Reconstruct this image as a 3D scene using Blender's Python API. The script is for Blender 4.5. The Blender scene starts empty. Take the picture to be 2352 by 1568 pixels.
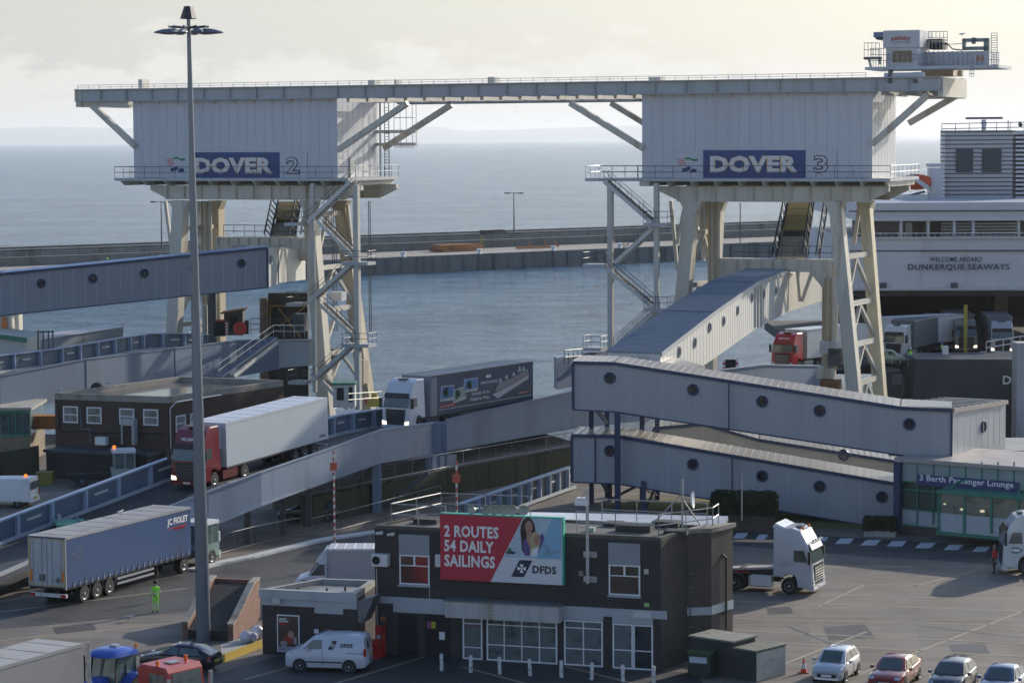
import bpy, bmesh, math, random
from mathutils import Vector, Matrix
random.seed(7)
R = math.radians
SC = bpy.context.scene
COL = SC.collection
# ------------------------------------------------------------ camera
F = 6000.0; K = F/4400.0; CX, CY = 1176.0, 784.0; H = 26.5
PITCH = math.atan(464/F); ROLL = 0.006
_r = Vector((1,0,0)); _u = Vector((0,0,1)); _f = Vector((0,1,0))
FW = _f*math.cos(PITCH) - _u*math.sin(PITCH)
_u2 = _u*math.cos(PITCH) + _f*math.sin(PITCH)
RT = _r*math.cos(ROLL) - _u2*math.sin(ROLL)
UP = _u2*math.cos(ROLL) + _r*math.sin(ROLL)
cam = bpy.data.cameras.new('camera'); co = bpy.data.objects.new('camera', cam); COL.objects.link(co)
cam.sensor_width = 36; cam.lens = F*36/2352.0; cam.clip_end = 150000; cam.clip_start = 1
mm = Matrix.Identity(4)
for i in range(3):
    mm[i][0] = RT[i]; mm[i][1] = UP[i]; mm[i][2] = -FW[i]
mm[2][3] = H
co.matrix_world = mm
SC.camera = co
# ------------------------------------------------------------ sun and sky
SUN_AZ = R(40)      # measured from +Y towards +X
SUN_EL = R(20.5)
sd = Vector((math.sin(SUN_AZ)*math.cos(SUN_EL), math.cos(SUN_AZ)*math.cos(SUN_EL), math.sin(SUN_EL)))
sun = bpy.data.lights.new('sun', 'SUN'); so = bpy.data.objects.new('sun', sun); COL.objects.link(so)
sun.energy = 4.3; sun.angle = R(0.6); sun.color = (1.0, 0.9, 0.76)
so.rotation_euler = (-sd).to_track_quat('-Z', 'Y').to_euler()
W = bpy.data.worlds.new('World'); SC.world = W; W.use_nodes = True
nt = W.node_tree; nt.nodes.clear()
def N(t, **k):
    n = nt.nodes.new(t)
    for a, b in k.items(): setattr(n, a, b)
    return n
def LK(a, b): nt.links.new(a, b)
def mth(op, a, b=None, c=None):
    n = N('ShaderNodeMath', operation=op)
    for i, x in enumerate((a, b, c)):
        if x is None: continue
        if isinstance(x, (int, float)): n.inputs[i].default_value = x
        else: LK(x, n.inputs[i])
    return n.outputs[0]
sky = N('ShaderNodeTexSky'); sky.sky_type = 'NISHITA'; sky.sun_disc = False
sky.sun_elevation = SUN_EL; sky.sun_rotation = SUN_AZ
sky.dust_density = 2.5; sky.air_density = 1.2; sky.ozone_density = 1.5
tc = N('ShaderNodeTexCoord'); sp = N('ShaderNodeSeparateXYZ'); LK(tc.outputs['Generated'], sp.inputs[0])
el = mth('MAXIMUM', sp.outputs[2], 0.0)
az = mth('ARCTAN2', sp.outputs[0], sp.outputs[1])
# thin veil of winter cloud, strongest near the horizon and towards the sun
dt = N('ShaderNodeVectorMath', operation='DOT_PRODUCT'); LK(tc.outputs['Generated'], dt.inputs[0]); dt.inputs[1].default_value = sd
sg = mth('POWER', mth('MAXIMUM', dt.outputs['Value'], 0.0), 3.0)
mp = N('ShaderNodeMapping'); mp.inputs['Scale'].default_value = (2.2, 2.2, 16.0); LK(tc.outputs['Generated'], mp.inputs[0])
nz = N('ShaderNodeTexNoise'); nz.inputs['Scale'].default_value = 2.2; nz.inputs['Detail'].default_value = 5; LK(mp.outputs[0], nz.inputs['Vector'])
vfac = mth('MULTIPLY', mth('POWER', mth('SUBTRACT', 1.0, mth('MINIMUM', el, 1.0)), 5.0), mth('MULTIPLY_ADD', nz.outputs['Fac'], 0.5, 0.55))
vfac = mth('MINIMUM', vfac, 0.92)
veil = N('ShaderNodeMix', data_type='RGBA')
veil.inputs[6].default_value = (0.61, 0.62, 0.62, 1); veil.inputs[7].default_value = (1.0, 0.93, 0.84, 1); LK(sg, veil.inputs[0])
# low row of cumulus above the far coast
cmb = N('ShaderNodeCombineXYZ'); LK(mth('MULTIPLY', az, 26.0), cmb.inputs[0]); LK(mth('MULTIPLY', el, 60.0), cmb.inputs[1])
n2 = N('ShaderNodeTexNoise'); n2.inputs['Scale'].default_value = 1.25; n2.inputs['Detail'].default_value = 7; n2.inputs['Roughness'].default_value = 0.6; LK(cmb.outputs[0], n2.inputs['Vector'])
thr = mth('MULTIPLY_ADD', el, 10.5, 0.13)
cm = mth('MULTIPLY', mth('MINIMUM', mth('MAXIMUM', mth('MULTIPLY', mth('SUBTRACT', n2.outputs['Fac'], thr), 9.0), 0.0), 1.0), 0.60)
skm = N('ShaderNodeMix', data_type='RGBA', blend_type='MULTIPLY'); skm.inputs[0].default_value = 1.0
LK(sky.outputs[0], skm.inputs[6]); skm.inputs[7].default_value = (0.108, 0.133, 0.172, 1)
m1 = N('ShaderNodeMix', data_type='RGBA'); LK(vfac, m1.inputs[0]); LK(skm.outputs[2], m1.inputs[6]); LK(veil.outputs[2], m1.inputs[7])
m2 = N('ShaderNodeMix', data_type='RGBA'); LK(cm, m2.inputs[0]); LK(m1.outputs[2], m2.inputs[6]); m2.inputs[7].default_value = (0.90, 0.86, 0.79, 1)
bg = N('ShaderNodeBackground'); bg.inputs[1].default_value = 1.0; LK(m2.outputs[2], bg.inputs[0])
wo = N('ShaderNodeOutputWorld'); LK(bg.outputs[0], wo.inputs[0])
SC.view_settings.view_transform = 'Standard'; SC.view_settings.look = 'None'
SC.view_settings.exposure = 0.06; SC.view_settings.gamma = 1.0
SC.render.engine = 'CYCLES'
SC.cycles.volume_bounces = 1
SC.cycles.max_bounces = 6

# ------------------------------------------------------------ pixel rays to real points (photo measured at 2352 x 1568)
def ray(u, v): return FW + RT*((u-CX)/F) - UP*((v-CY)/F)
CAMP = Vector((0,0,H))
def PY(u, v, Y):      # Y in survey units of K metres
    d = ray(u, v); return CAMP + d*(K*Y/d.y)
def PZ(u, v, z=0.0):
    d = ray(u, v); return CAMP + d*((z-H)/d.z)
class Plane:
    """vertical plane through two ground points; call with a photo point to get the point on it, d metres further back"""
    def __init__(s, u1, Y1, u2, Y2, S=None):
        s.a = PY(u1, CY, Y1); b = PY(u2, CY, Y2); s.a.z = 0; b.z = 0
        s.T = (b-s.a).normalized(); s.n = Vector((-s.T.y, s.T.x, 0))
        s.S = (S if S else s.n)
    def __call__(s, u, v, d=0.0):
        r = ray(u, v); t = (s.a-CAMP).dot(s.n)/r.dot(s.n); return CAMP + r*t + s.S*d
    def at(s, u, v, d):      # the photo point as seen on the plane moved back by d
        r = ray(u, v); t = (s.a + s.S*d - CAMP).dot(s.n)/r.dot(s.n); return CAMP + r*t
V = Vector
def lerp(a, b, t): return a + (b-a)*t
# ------------------------------------------------------------ materials
MC = {}
def mat(name, col, rough=0.6, metal=0.0, var=0.18, scale=0.6, streak=0.0, bump=0.0, dirt=None, spec=0.5, coat=0.0, kind=None, stain=0.0):
    if name in MC: return MC[name]
    m = bpy.data.materials.new(name); m.use_nodes = True; MC[name] = m
    t = m.node_tree; b = t.nodes['Principled BSDF']
    b.inputs['Roughness'].default_value = rough; b.inputs['Metallic'].default_value = metal
    b.inputs['Specular IOR Level'].default_value = spec
    if coat: b.inputs['Coat Weight'].default_value = coat; b.inputs['Coat Roughness'].default_value = 0.08
    c = tuple(col)+(1,)
    tcn = t.nodes.new('ShaderNodeTexCoord'); mpn = t.nodes.new('ShaderNodeMapping')
    t.links.new(tcn.outputs['Object'], mpn.inputs[0])
    mpn.inputs['Scale'].default_value = (1, 1, 1.0/(1.0+6*streak))
    no = t.nodes.new('ShaderNodeTexNoise'); no.inputs['Scale'].default_value = scale; no.inputs['Detail'].default_value = 6; no.inputs['Roughness'].default_value = 0.62
    t.links.new(mpn.outputs[0], no.inputs['Vector'])
    rp = t.nodes.new('ShaderNodeValToRGB'); t.links.new(no.outputs['Fac'], rp.inputs[0])
    rp.color_ramp.elements[0].position = 0.32; rp.color_ramp.elements[1].position = 0.68
    dc = dirt if dirt else tuple(x*(1-var*1.2) for x in col)
    rp.color_ramp.elements[0].color = tuple(dc)+(1,)
    rp.color_ramp.elements[1].color = tuple(min(1, x*(1+var*0.4)) for x in col)+(1,)
    e = rp.color_ramp.elements.new(0.46); e.color = c
    out = rp.outputs[0]
    if stain:      # rust and salt runs
        ms = t.nodes.new('ShaderNodeMapping'); ms.inputs['Scale'].default_value = (1.7, 1.7, 0.07); t.links.new(tcn.outputs['Object'], ms.inputs[0])
        ns = t.nodes.new('ShaderNodeTexNoise'); ns.inputs['Scale'].default_value = 1.6; ns.inputs['Detail'].default_value = 7; ns.inputs['Roughness'].default_value = 0.7; t.links.new(ms.outputs[0], ns.inputs['Vector'])
        rs = t.nodes.new('ShaderNodeValToRGB'); t.links.new(ns.outputs['Fac'], rs.inputs[0]); rs.color_ramp.elements[0].position = 0.56; rs.color_ramp.elements[0].color = (0,0,0,1); rs.color_ramp.elements[1].position = 0.74; rs.color_ramp.elements[1].color = (stain,)*3+(1,)
        mx = t.nodes.new('ShaderNodeMix'); mx.data_type = 'RGBA'; t.links.new(rs.outputs[0], mx.inputs[0]); t.links.new(out, mx.inputs[6]); mx.inputs[7].default_value = (col[0]*.62, col[1]*.48, col[2]*.34, 1); out = mx.outputs[2]
    t.links.new(out, b.inputs['Base Color'])
    if bump:
        n2 = t.nodes.new('ShaderNodeTexNoise'); n2.inputs['Scale'].default_value = scale*12; n2.inputs['Detail'].default_value = 4
        t.links.new(tcn.outputs['Object'], n2.inputs['Vector'])
        bp = t.nodes.new('ShaderNodeBump'); bp.inputs['Strength'].default_value = bump; bp.inputs['Distance'].default_value = 0.03
        t.links.new(n2.outputs['Fac'], bp.inputs['Height']); t.links.new(bp.outputs[0], b.inputs['Normal'])
    return m
def emit(name, col, s):
    if name in MC: return MC[name]
    m = bpy.data.materials.new(name); m.use_nodes = True; MC[name] = m
    b = m.node_tree.nodes['Principled BSDF']; b.inputs['Base Color'].default_value = tuple(col)+(1,)
    b.inputs['Emission Color'].default_value = tuple(col)+(1,); b.inputs['Emission Strength'].default_value = s
    return m
def brickmat(name, c1, c2, mortar, sc=1.0, var=0.3):
    if name in MC: return MC[name]
    m = bpy.data.materials.new(name); m.use_nodes = True; MC[name] = m
    t = m.node_tree; b = t.nodes['Principled BSDF']; b.inputs['Roughness'].default_value = 0.9
    tcn = t.nodes.new('ShaderNodeTexCoord')
    # run the courses along whichever wall the face is on
    s = t.nodes.new('ShaderNodeSeparateXYZ'); t.links.new(tcn.outputs['Object'], s.inputs[0])
    ad = t.nodes.new('ShaderNodeMath'); ad.operation = 'ADD'; t.links.new(s.outputs[0], ad.inputs[0]); t.links.new(s.outputs[1], ad.inputs[1])
    cb = t.nodes.new('ShaderNodeCombineXYZ'); t.links.new(ad.outputs[0], cb.inputs[0]); t.links.new(s.outputs[2], cb.inputs[1])
    br = t.nodes.new('ShaderNodeTexBrick'); br.inputs['Scale'].default_value = 4.0*sc; br.inputs['Mortar Size'].default_value = 0.02
    br.inputs['Brick Width'].default_value = 1.0; br.inputs['Row Height'].default_value = 0.33
    br.inputs['Color1'].default_value = tuple(c1)+(1,); br.inputs['Color2'].default_value = tuple(c2)+(1,); br.inputs['Mortar'].default_value = tuple(mortar)+(1,)
    t.links.new(cb.outputs[0], br.inputs['Vector'])
    no = t.nodes.new('ShaderNodeTexNoise'); no.inputs['Scale'].default_value = 0.5; no.inputs['Detail'].default_value = 8; t.links.new(tcn.outputs['Object'], no.inputs['Vector'])
    mx = t.nodes.new('ShaderNodeMix'); mx.data_type = 'RGBA'; mx.blend_type = 'MULTIPLY'; mx.inputs[0].default_value = 1
    rp = t.nodes.new('ShaderNodeValToRGB'); rp.color_ramp.elements[0].position = 0.3; rp.color_ramp.elements[1].position = 0.7
    rp.color_ramp.elements[0].color = (1-var,)*3+(1,); rp.color_ramp.elements[1].color = (1,1,1,1); t.links.new(no.outputs['Fac'], rp.inputs[0])
    t.links.new(br.outputs[0], mx.inputs[6]); t.links.new(rp.outputs[0], mx.inputs[7]); t.links.new(mx.outputs[2], b.inputs['Base Color'])
    return m
def glassmat(name, col=(0.02,0.025,0.03), rough=0.06):
    if name in MC: return MC[name]
    return mat(name, col, rough=rough, var=0.5, scale=1.3, spec=0.9)
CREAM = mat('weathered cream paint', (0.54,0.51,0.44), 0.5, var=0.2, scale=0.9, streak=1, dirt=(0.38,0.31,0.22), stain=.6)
CREAMD = mat('buff sunlit tan paint', (0.44,0.37,0.26), 0.55, var=0.2, scale=0.8, streak=1, dirt=(0.34,0.24,0.13))
BEAMP = mat('pale grey green steel paint', (0.40,0.42,0.43), 0.45, var=0.12, scale=0.35, streak=1, stain=.4)
CLAD = mat('white wall cladding', (0.51,0.525,0.565), 0.4, var=0.11, scale=0.25, streak=1.5, stain=.38)
SEAM = mat('panel seam', (0.45,0.465,0.505), 0.6)
STEEL = mat('galvanised steel', (0.42,0.44,0.46), 0.4, 0.6, var=0.2, scale=2)
STEELD = mat('dark steel', (0.09,0.10,0.11), 0.5, 0.3, var=0.3, scale=2)
BLUEG = mat('blue grey deck paint', (0.12,0.165,0.23), 0.45, var=0.14, scale=0.35, streak=0.6)
GIRD = mat('pale blue girder paint', (0.19,0.24,0.325), 0.45, var=0.2, scale=0.3, streak=1.0, stain=.4)
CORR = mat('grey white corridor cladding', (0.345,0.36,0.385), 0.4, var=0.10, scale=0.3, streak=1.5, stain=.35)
NAVY = mat('navy trim paint', (0.025,0.045,0.11), 0.45, var=0.15)
ROOFM = mat('ribbed metal roof sheet', (0.34,0.315,0.29), 0.32, 0.35, var=0.12, scale=1.0)
ROOFB = mat('blue grey ribbed roof', (0.20,0.245,0.31), 0.5, 0.0, var=0.12, scale=0.7)
RUST = mat('rusty steel', (0.20,0.10,0.05), 0.85, var=0.4, scale=3)
DARK = mat('near black void', (0.012,0.013,0.015), 0.8, var=0.2)
BLACK = mat('black rubber', (0.018,0.018,0.02), 0.75, var=0.3, scale=3)
PLAST = mat('dark plastic', (0.03,0.032,0.035), 0.5, var=0.2)
WHITE = mat('white paint', (0.74,0.75,0.76), 0.35, var=0.07, scale=0.8)
WHITED = mat('dirty white paint', (0.60,0.60,0.58), 0.5, var=0.22, scale=1.2, streak=0.8)
SIGNB = mat('royal blue sign panel', (0.022,0.06,0.20), 0.4, var=0.1)
GLASS = glassmat('dark window glass')
GLASSB = glassmat('sky reflecting glass', (0.10,0.14,0.15), 0.04)
CONC = mat('pale concrete', (0.34,0.33,0.30), 0.9, var=0.25, scale=0.5, bump=0.3)
YEL = mat('yellow paint', (0.55,0.38,0.05), 0.55, var=0.2, scale=2)
ORG = mat('amber beacon plastic', (0.85,0.20,0.02), 0.25, var=0.05)
REDP = mat('red paint', (0.50,0.03,0.025), 0.35, var=0.1)
GREENP = mat('green paint', (0.04,0.20,0.135), 0.45, var=0.15)
HIVIS = mat('fluorescent yellow green cloth', (0.30,0.90,0.05), 0.8, var=0.12, scale=6)
SILV = mat('silver reflective tape', (0.55,0.57,0.58), 0.35, var=0.1)
SKIN = mat('skin', (0.45,0.26,0.18), 0.6, var=0.1)
LETW = mat('white lettering', (0.78,0.78,0.78), 0.5, var=0.04)
LETD = mat('dark lettering', (0.03,0.035,0.045), 0.5, var=0.04)
RIM = mat('wheel rim metal', (0.42,0.43,0.45), 0.35, 0.5, var=0.15, scale=5)
LAMP = emit('headlamp lens', (1.0,0.85,0.65), 1.6)
LAMPO = mat('clear headlamp glass', (0.45,0.50,0.55), 0.1, var=0.2)
TAIL = mat('tail lamp red', (0.45,0.015,0.015), 0.2, var=0.1)

# ------------------------------------------------------------ mesh builder
MATS = {}
def tagit(o, label=None, cat=None, group=None, kind=None):
    if label: o['label'] = label
    if cat: o['category'] = cat
    if group: o['group'] = group
    if kind: o['kind'] = kind
    return o
def thing(name, label, cat, loc=(0,0,0), rotz=0.0, pitch=0.0, group=None):
    o = bpy.data.objects.new(name, None); COL.objects.link(o); o.empty_display_size = 0.3
    M = Matrix.Translation(Vector(loc)) @ Matrix.Rotation(rotz, 4, 'Z') @ Matrix.Rotation(-pitch, 4, 'Y')
    o.matrix_world = M; MATS[o.name] = M
    return tagit(o, label, cat, group)
SPLIT = {'band','panel','roof_hatch','notice','roof_box','opening','mudguard','landing_leg','sill','moulding','roof_vent','post','lamp','red_label','joint_ring','corner_post','outrigger','cross_member','pipe','fascia','bogie_frame','conduit','bracket','note'}
class MB:
    def __init__(s): s.v = []; s.f = []; s.m = []; s.ms = []
    def mi(s, m):
        if m not in s.ms: s.ms.append(m)
        return s.ms.index(m)
    def face(s, pts, m):
        b = len(s.v); s.v += [Vector(p) for p in pts]; s.f.append(tuple(range(b, b+len(pts)))); s.m.append(s.mi(m)); return s
    def hexa(s, b4, t4, m):
        b = len(s.v); s.v += [Vector(p) for p in b4] + [Vector(p) for p in t4]; k = s.mi(m)
        for f in ((3,2,1,0),(4,5,6,7),(0,1,5,4),(1,2,6,5),(2,3,7,6),(3,0,4,7)):
            s.f.append(tuple(b+i for i in f)); s.m.append(k)
        return s
    def box(s, x0, x1, y0, y1, z0, z1, m):
        return s.hexa([(x0,y0,z0),(x1,y0,z0),(x1,y1,z0),(x0,y1,z0)], [(x0,y0,z1),(x1,y0,z1),(x1,y1,z1),(x0,y1,z1)], m)
    def cbox(s, c, a, b, h, m, T=None, S=None):    # centre of base, along T (a), along S (b), height h
        c = Vector(c); T = (T or V((1,0,0)))*(a/2); S = (S or V((0,1,0)))*(b/2); Z = V((0,0,h))
        q = [c-T-S, c+T-S, c+T+S, c-T+S]
        return s.hexa(q, [p+Z for p in q], m)
    def prism(s, poly, vec, m, m2=None):
        n = len(poly); poly = [Vector(p) for p in poly]; vec = Vector(vec); b = len(s.v)
        s.v += poly + [p+vec for p in poly]; k = s.mi(m); k2 = s.mi(m2) if m2 else k
        s.f.append(tuple(b+i for i in range(n))); s.m.append(k)
        s.f.append(tuple(b+n+i for i in reversed(range(n)))); s.m.append(k)
        for i in range(n):
            j = (i+1) % n; s.f.append((b+i, b+j, b+n+j, b+n+i)); s.m.append(k2)
        return s
    def beam(s, p, q, w, h, m, up=V((0,0,1))):
        p = Vector(p); q = Vector(q); d = (q-p)
        if d.length < 1e-5: return s
        d.normalize(); x = d.cross(up)
        if x.length < 1e-3: x = d.cross(V((0,1,0)))
        x.normalize(); y = x.cross(d); x *= w/2; y *= h/2
        return s.hexa([p-x-y, p+x-y, q+x-y, q-x-y], [p-x+y, p+x+y, q+x+y, q-x+y], m)
    def tube(s, p, q, r, m, n=6, r2=None, cap=True):
        p = Vector(p); q = Vector(q); d = (q-p)
        if d.length < 1e-5: return s
        r2 = r if r2 is None else r2
        d.normalize(); x = d.cross(V((0,0,1)))
        if x.length < 1e-3: x = V((1,0,0))
        x.normalize(); y = d.cross(x); b = len(s.v); k = s.mi(m)
        for c, rr in ((p, r), (q, r2)):
            for i in range(n):
                a = 2*math.pi*i/n; s.v.append(c + x*(rr*math.cos(a)) + y*(rr*math.sin(a)))
        for i in range(n):
            j = (i+1) % n; s.f.append((b+i, b+j, b+n+j, b+n+i)); s.m.append(k)
        if cap:
            s.f.append(tuple(b+i for i in reversed(range(n)))); s.m.append(k); s.f.append(tuple(b+n+i for i in range(n))); s.m.append(k)
        return s
    def path(s, pts, r, m, n=6):
        for a, b in zip(pts[:-1], pts[1:]): s.tube(a, b, r, m, n)
        return s
    def loft(s, rings, m, cap=True, closed=True, mf=None):
        n = len(rings[0]); b = len(s.v)
        for r in rings: s.v += [Vector(p) for p in r]
        for i in range(len(rings)-1):
            for j in range(n if closed else n-1):
                jj = (j+1) % n; s.f.append((b+i*n+j, b+i*n+jj, b+(i+1)*n+jj, b+(i+1)*n+j))
                s.m.append(s.mi(mf(i, j) if mf else m))
        if cap:
            s.f.append(tuple(b+j for j in reversed(range(n)))); s.m.append(s.mi(m))
            s.f.append(tuple(b+(len(rings)-1)*n+j for j in range(n))); s.m.append(s.mi(m))
        return s
    def lathe(s, prof, c, axis, m, n=16, mf=None):   # prof [(along, radius)]
        c = Vector(c); a = Vector(axis).normalized(); x = a.cross(V((0,0,1)))
        if x.length < 1e-3: x = V((1,0,0))
        x.normalize(); y = a.cross(x)
        rings = [[c + a*t + x*(r*math.cos(2*math.pi*i/n)) + y*(r*math.sin(2*math.pi*i/n)) for i in range(n)] for t, r in prof]
        return s.loft(rings, m, True, True, mf)
    def ball(s, c, r, m, n=8, k=5, sz=1.0):
        c = Vector(c)
        rings = []
        for i in range(k+1):
            t = -math.pi/2 + math.pi*(i/k if 0 < i < k else (0.02 if i == 0 else 0.98))
            rings.append([c + V((r*math.cos(t)*math.cos(2*math.pi*j/n), r*math.cos(t)*math.sin(2*math.pi*j/n), r*sz*math.sin(t))) for j in range(n)])
        return s.loft(rings, m)
    def pieces(s):
        """one builder for every loose piece"""
        own = list(range(len(s.v)))
        def find(i):
            while own[i] != i: own[i] = own[own[i]]; i = own[i]
            return i
        for f in s.f:
            for i in f[1:]: own[find(i)] = find(f[0])
        out = {}
        for f, m in zip(s.f, s.m):
            q = out.setdefault(find(f[0]), [MB(), {}])
            for i in f:
                if i not in q[1]: q[1][i] = len(q[0].v); q[0].v.append(s.v[i])
            q[0].f.append(tuple(q[1][i] for i in f)); q[0].m.append(q[0].mi(s.ms[m]))
        return [q[0] for q in out.values()]
    def mesh(s, name, inv=None, smooth=False, bevel=0):
        me = bpy.data.meshes.new(name)
        vs = [inv @ p for p in s.v] if inv is not None else s.v
        me.from_pydata([tuple(p) for p in vs], [], s.f)
        for m in s.ms: me.materials.append(m)
        for p, k in zip(me.polygons, s.m): p.material_index = k; p.use_smooth = smooth
        bm = bmesh.new(); bm.from_mesh(me)
        bmesh.ops.recalc_face_normals(bm, faces=bm.faces)
        if smooth:
            bmesh.ops.remove_doubles(bm, verts=bm.verts, dist=1e-4)
            for e in bm.edges:
                if len(e.link_faces) == 2 and e.calc_face_angle(0) > R(38): e.smooth = False
        bm.to_mesh(me); bm.free(); me.update()
        return me
    def part(s, name, parent, world=True, label=None, smooth=False, stuff=False):
        if not s.v: return None
        if name in SPLIT and not smooth:
            parts = s.pieces()
            if len(parts) > 1:
                for q in parts: o = q.part(name+' ', parent, world, label)
                return o
        name = name.strip(); M = MATS[parent.name]
        o = bpy.data.objects.new(name, s.mesh(name, M.inverted() if world else None, smooth)); COL.objects.link(o)
        o.parent = parent; MATS[o.name] = M
        if label: o['label'] = label
        if stuff: o['kind'] = 'stuff'
        return o
    def top(s, name, label=None, cat=None, group=None, kind=None, smooth=False):
        lo = V([min(p[i] for p in s.v) for i in range(3)]); hi = V([max(p[i] for p in s.v) for i in range(3)])
        c = V(((lo.x+hi.x)/2, (lo.y+hi.y)/2, lo.z)); M = Matrix.Translation(c)
        o = bpy.data.objects.new(name, s.mesh(name, M.inverted(), smooth)); COL.objects.link(o)
        o.location = c; MATS[o.name] = M
        return tagit(o, label, cat, group, kind)
def copy_tree(o, parent=None):
    c = o.copy(); COL.objects.link(c); MATS[c.name] = MATS[o.name]
    if parent: c.parent = parent
    for ch in [x for x in o.children]: copy_tree(ch, c)
    return c
_txt = {}
def textmb(mb, string, org, right, up, w, h, m, depth=0.02, bold=0.0, sq=False, fill=None):
    """lettering as real raised mesh, fitted into w x h from the lower left corner org"""
    cu = bpy.data.curves.new('lettering', 'FONT'); cu.body = string; cu.size = 1.0; cu.offset = bold
    cu.resolution_u = 2; cu.space_character = 1.05
    to = bpy.data.objects.new('lettering_tmp', cu); COL.objects.link(to)
    bpy.context.view_layer.update()
    me = bpy.data.meshes.new_from_object(to.evaluated_get(bpy.context.evaluated_depsgraph_get()))
    bpy.data.objects.remove(to); bpy.data.curves.remove(cu)
    xs = [v.co.x for v in me.vertices]; ys = [v.co.y for v in me.vertices]
    x0, x1, y0, y1 = min(xs), max(xs), min(ys), max(ys)
    right = Vector(right).normalized(); up = Vector(up).normalized(); nn = right.cross(up)
    b = len(mb.v); k = mb.mi(m)
    for v in me.vertices:
        mb.v.append(Vector(org) + right*((v.co.x-x0)/(x1-x0)*w) + up*((v.co.y-y0)/(y1-y0)*h) + nn*depth)
    for p in me.polygons: mb.f.append(tuple(b+i for i in p.vertices)); mb.m.append(k)
    # side walls back to the board
    ec = {}
    for p in me.polygons:
        vs = list(p.vertices)
        for i in range(len(vs)):
            e = (vs[i], vs[(i+1) % len(vs)]); kk = tuple(sorted(e)); ec.setdefault(kk, []).append(e)
    n0 = len(mb.v); base = {}
    for kk, l in ec.items():
        if len(l) == 1:
            a, c = l[0]
            for q in (a, c):
                if q not in base: base[q] = len(mb.v); mb.v.append(mb.v[b+q] - nn*depth)
            mb.f.append((b+a, base[a], base[c], b+c)); mb.m.append(k)
    bpy.data.meshes.remove(me)
    return mb
def text_part(name, parent, string, org, right, up, w, h, m, depth=0.02, bold=0.0, world=True):
    return textmb(MB(), string, org, right, up, w, h, m, depth, bold).part(name, parent, world)
def railing(mb, pts, h=1.1, step=1.6, r=0.035, m=None, rails=(0.5, 1.0), closed=False):
    m = m or STEEL
    pts = [Vector(p) for p in pts]
    for a, b in zip(pts[:-1], pts[1:]):
        L = (b-a).length; n = max(1, round(L/step))
        for i in range(n+1):
            p = lerp(a, b, i/n); mb.tube(p, p+V((0,0,h)), r*0.8, m, 5)
        for k in rails: mb.tube(a+V((0,0,h*k)), b+V((0,0,h*k)), r, m, 5)
    return mb
# ============================================================ SETTING
SEA = -5.0
def seamat():
    m = bpy.data.materials.new('sea water'); m.use_nodes = True; t = m.node_tree; b = t.nodes['Principled BSDF']
    b.inputs['Roughness'].default_value = 0.16; b.inputs['IOR'].default_value = 1.33; b.inputs['Specular IOR Level'].default_value = 0.36
    tcn = t.nodes.new('ShaderNodeTexCoord')
    prev = None
    for sc, det, st, ds, sx in ((0.018, 10, 1.0, 14.0, 1.0), (0.11, 8, 1.0, 3.2, 1.0), (0.5, 5, 1.0, 0.7, 1.0)):
        mp_ = t.nodes.new('ShaderNodeMapping'); mp_.inputs['Rotation'].default_value = (0,0,R(-14)); mp_.inputs['Scale'].default_value = (0.8, 1.0, 1)
        t.links.new(tcn.outputs['Object'], mp_.inputs[0])
        no = t.nodes.new('ShaderNodeTexNoise'); no.inputs['Scale'].default_value = sc; no.inputs['Detail'].default_value = det; no.inputs['Roughness'].default_value = 0.68
        t.links.new(mp_.outputs[0], no.inputs['Vector'])
        bp = t.nodes.new('ShaderNodeBump'); bp.inputs['Strength'].default_value = st; bp.inputs['Distance'].default_value = ds
        t.links.new(no.outputs['Fac'], bp.inputs['Height'])
        if prev: t.links.new(prev.outputs[0], bp.inputs['Normal'])
        prev = bp
        if sc == 0.11: wn = no
        if sc == 0.018: big = no
    t.links.new(prev.outputs[0], b.inputs['Normal'])
    rp = t.nodes.new('ShaderNodeValToRGB'); mw = t.nodes.new('ShaderNodeMath'); mw.operation = 'MULTIPLY_ADD'; t.links.new(wn.outputs['Fac'], mw.inputs[0]); mw.inputs[1].default_value = 0.55; ma = t.nodes.new('ShaderNodeMath'); ma.operation = 'MULTIPLY'; t.links.new(big.outputs['Fac'], ma.inputs[0]); ma.inputs[1].default_value = 0.45; t.links.new(ma.outputs[0], mw.inputs[2]); t.links.new(mw.outputs[0], rp.inputs[0])  # light and dark wave faces painted into the water colour from the bump noise
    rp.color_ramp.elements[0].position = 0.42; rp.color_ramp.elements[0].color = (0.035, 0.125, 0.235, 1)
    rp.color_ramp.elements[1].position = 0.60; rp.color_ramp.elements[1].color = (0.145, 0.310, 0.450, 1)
    # flecks of foam on the steepest crests
    n3 = t.nodes.new('ShaderNodeTexNoise'); n3.inputs['Scale'].default_value = 0.16; n3.inputs['Detail'].default_value = 8; n3.inputs['Roughness'].default_value = 0.7
    mp_ = t.nodes.new('ShaderNodeMapping'); mp_.inputs['Scale'].default_value = (0.35, 1, 1); t.links.new(tcn.outputs['Object'], mp_.inputs[0]); t.links.new(mp_.outputs[0], n3.inputs['Vector'])
    r2 = t.nodes.new('ShaderNodeValToRGB'); t.links.new(n3.outputs['Fac'], r2.inputs[0]); r2.color_ramp.elements[0].position = 0.735; r2.color_ramp.elements[0].color = (0,0,0,1); r2.color_ramp.elements[1].position = 0.78; r2.color_ramp.elements[1].color = (0.6,0.6,0.6,1)
    mx = t.nodes.new('ShaderNodeMix'); mx.data_type = 'RGBA'; t.links.new(r2.outputs[0], mx.inputs[0]); t.links.new(rp.outputs[0], mx.inputs[6]); mx.inputs[7].default_value = (0.6,0.62,0.62,1)
    t.links.new(mx.outputs[2], b.inputs['Base Color'])
    return m
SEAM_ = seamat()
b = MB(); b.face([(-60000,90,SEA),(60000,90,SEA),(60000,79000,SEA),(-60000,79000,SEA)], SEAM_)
b.top('sea_water', kind='structure')

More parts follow.
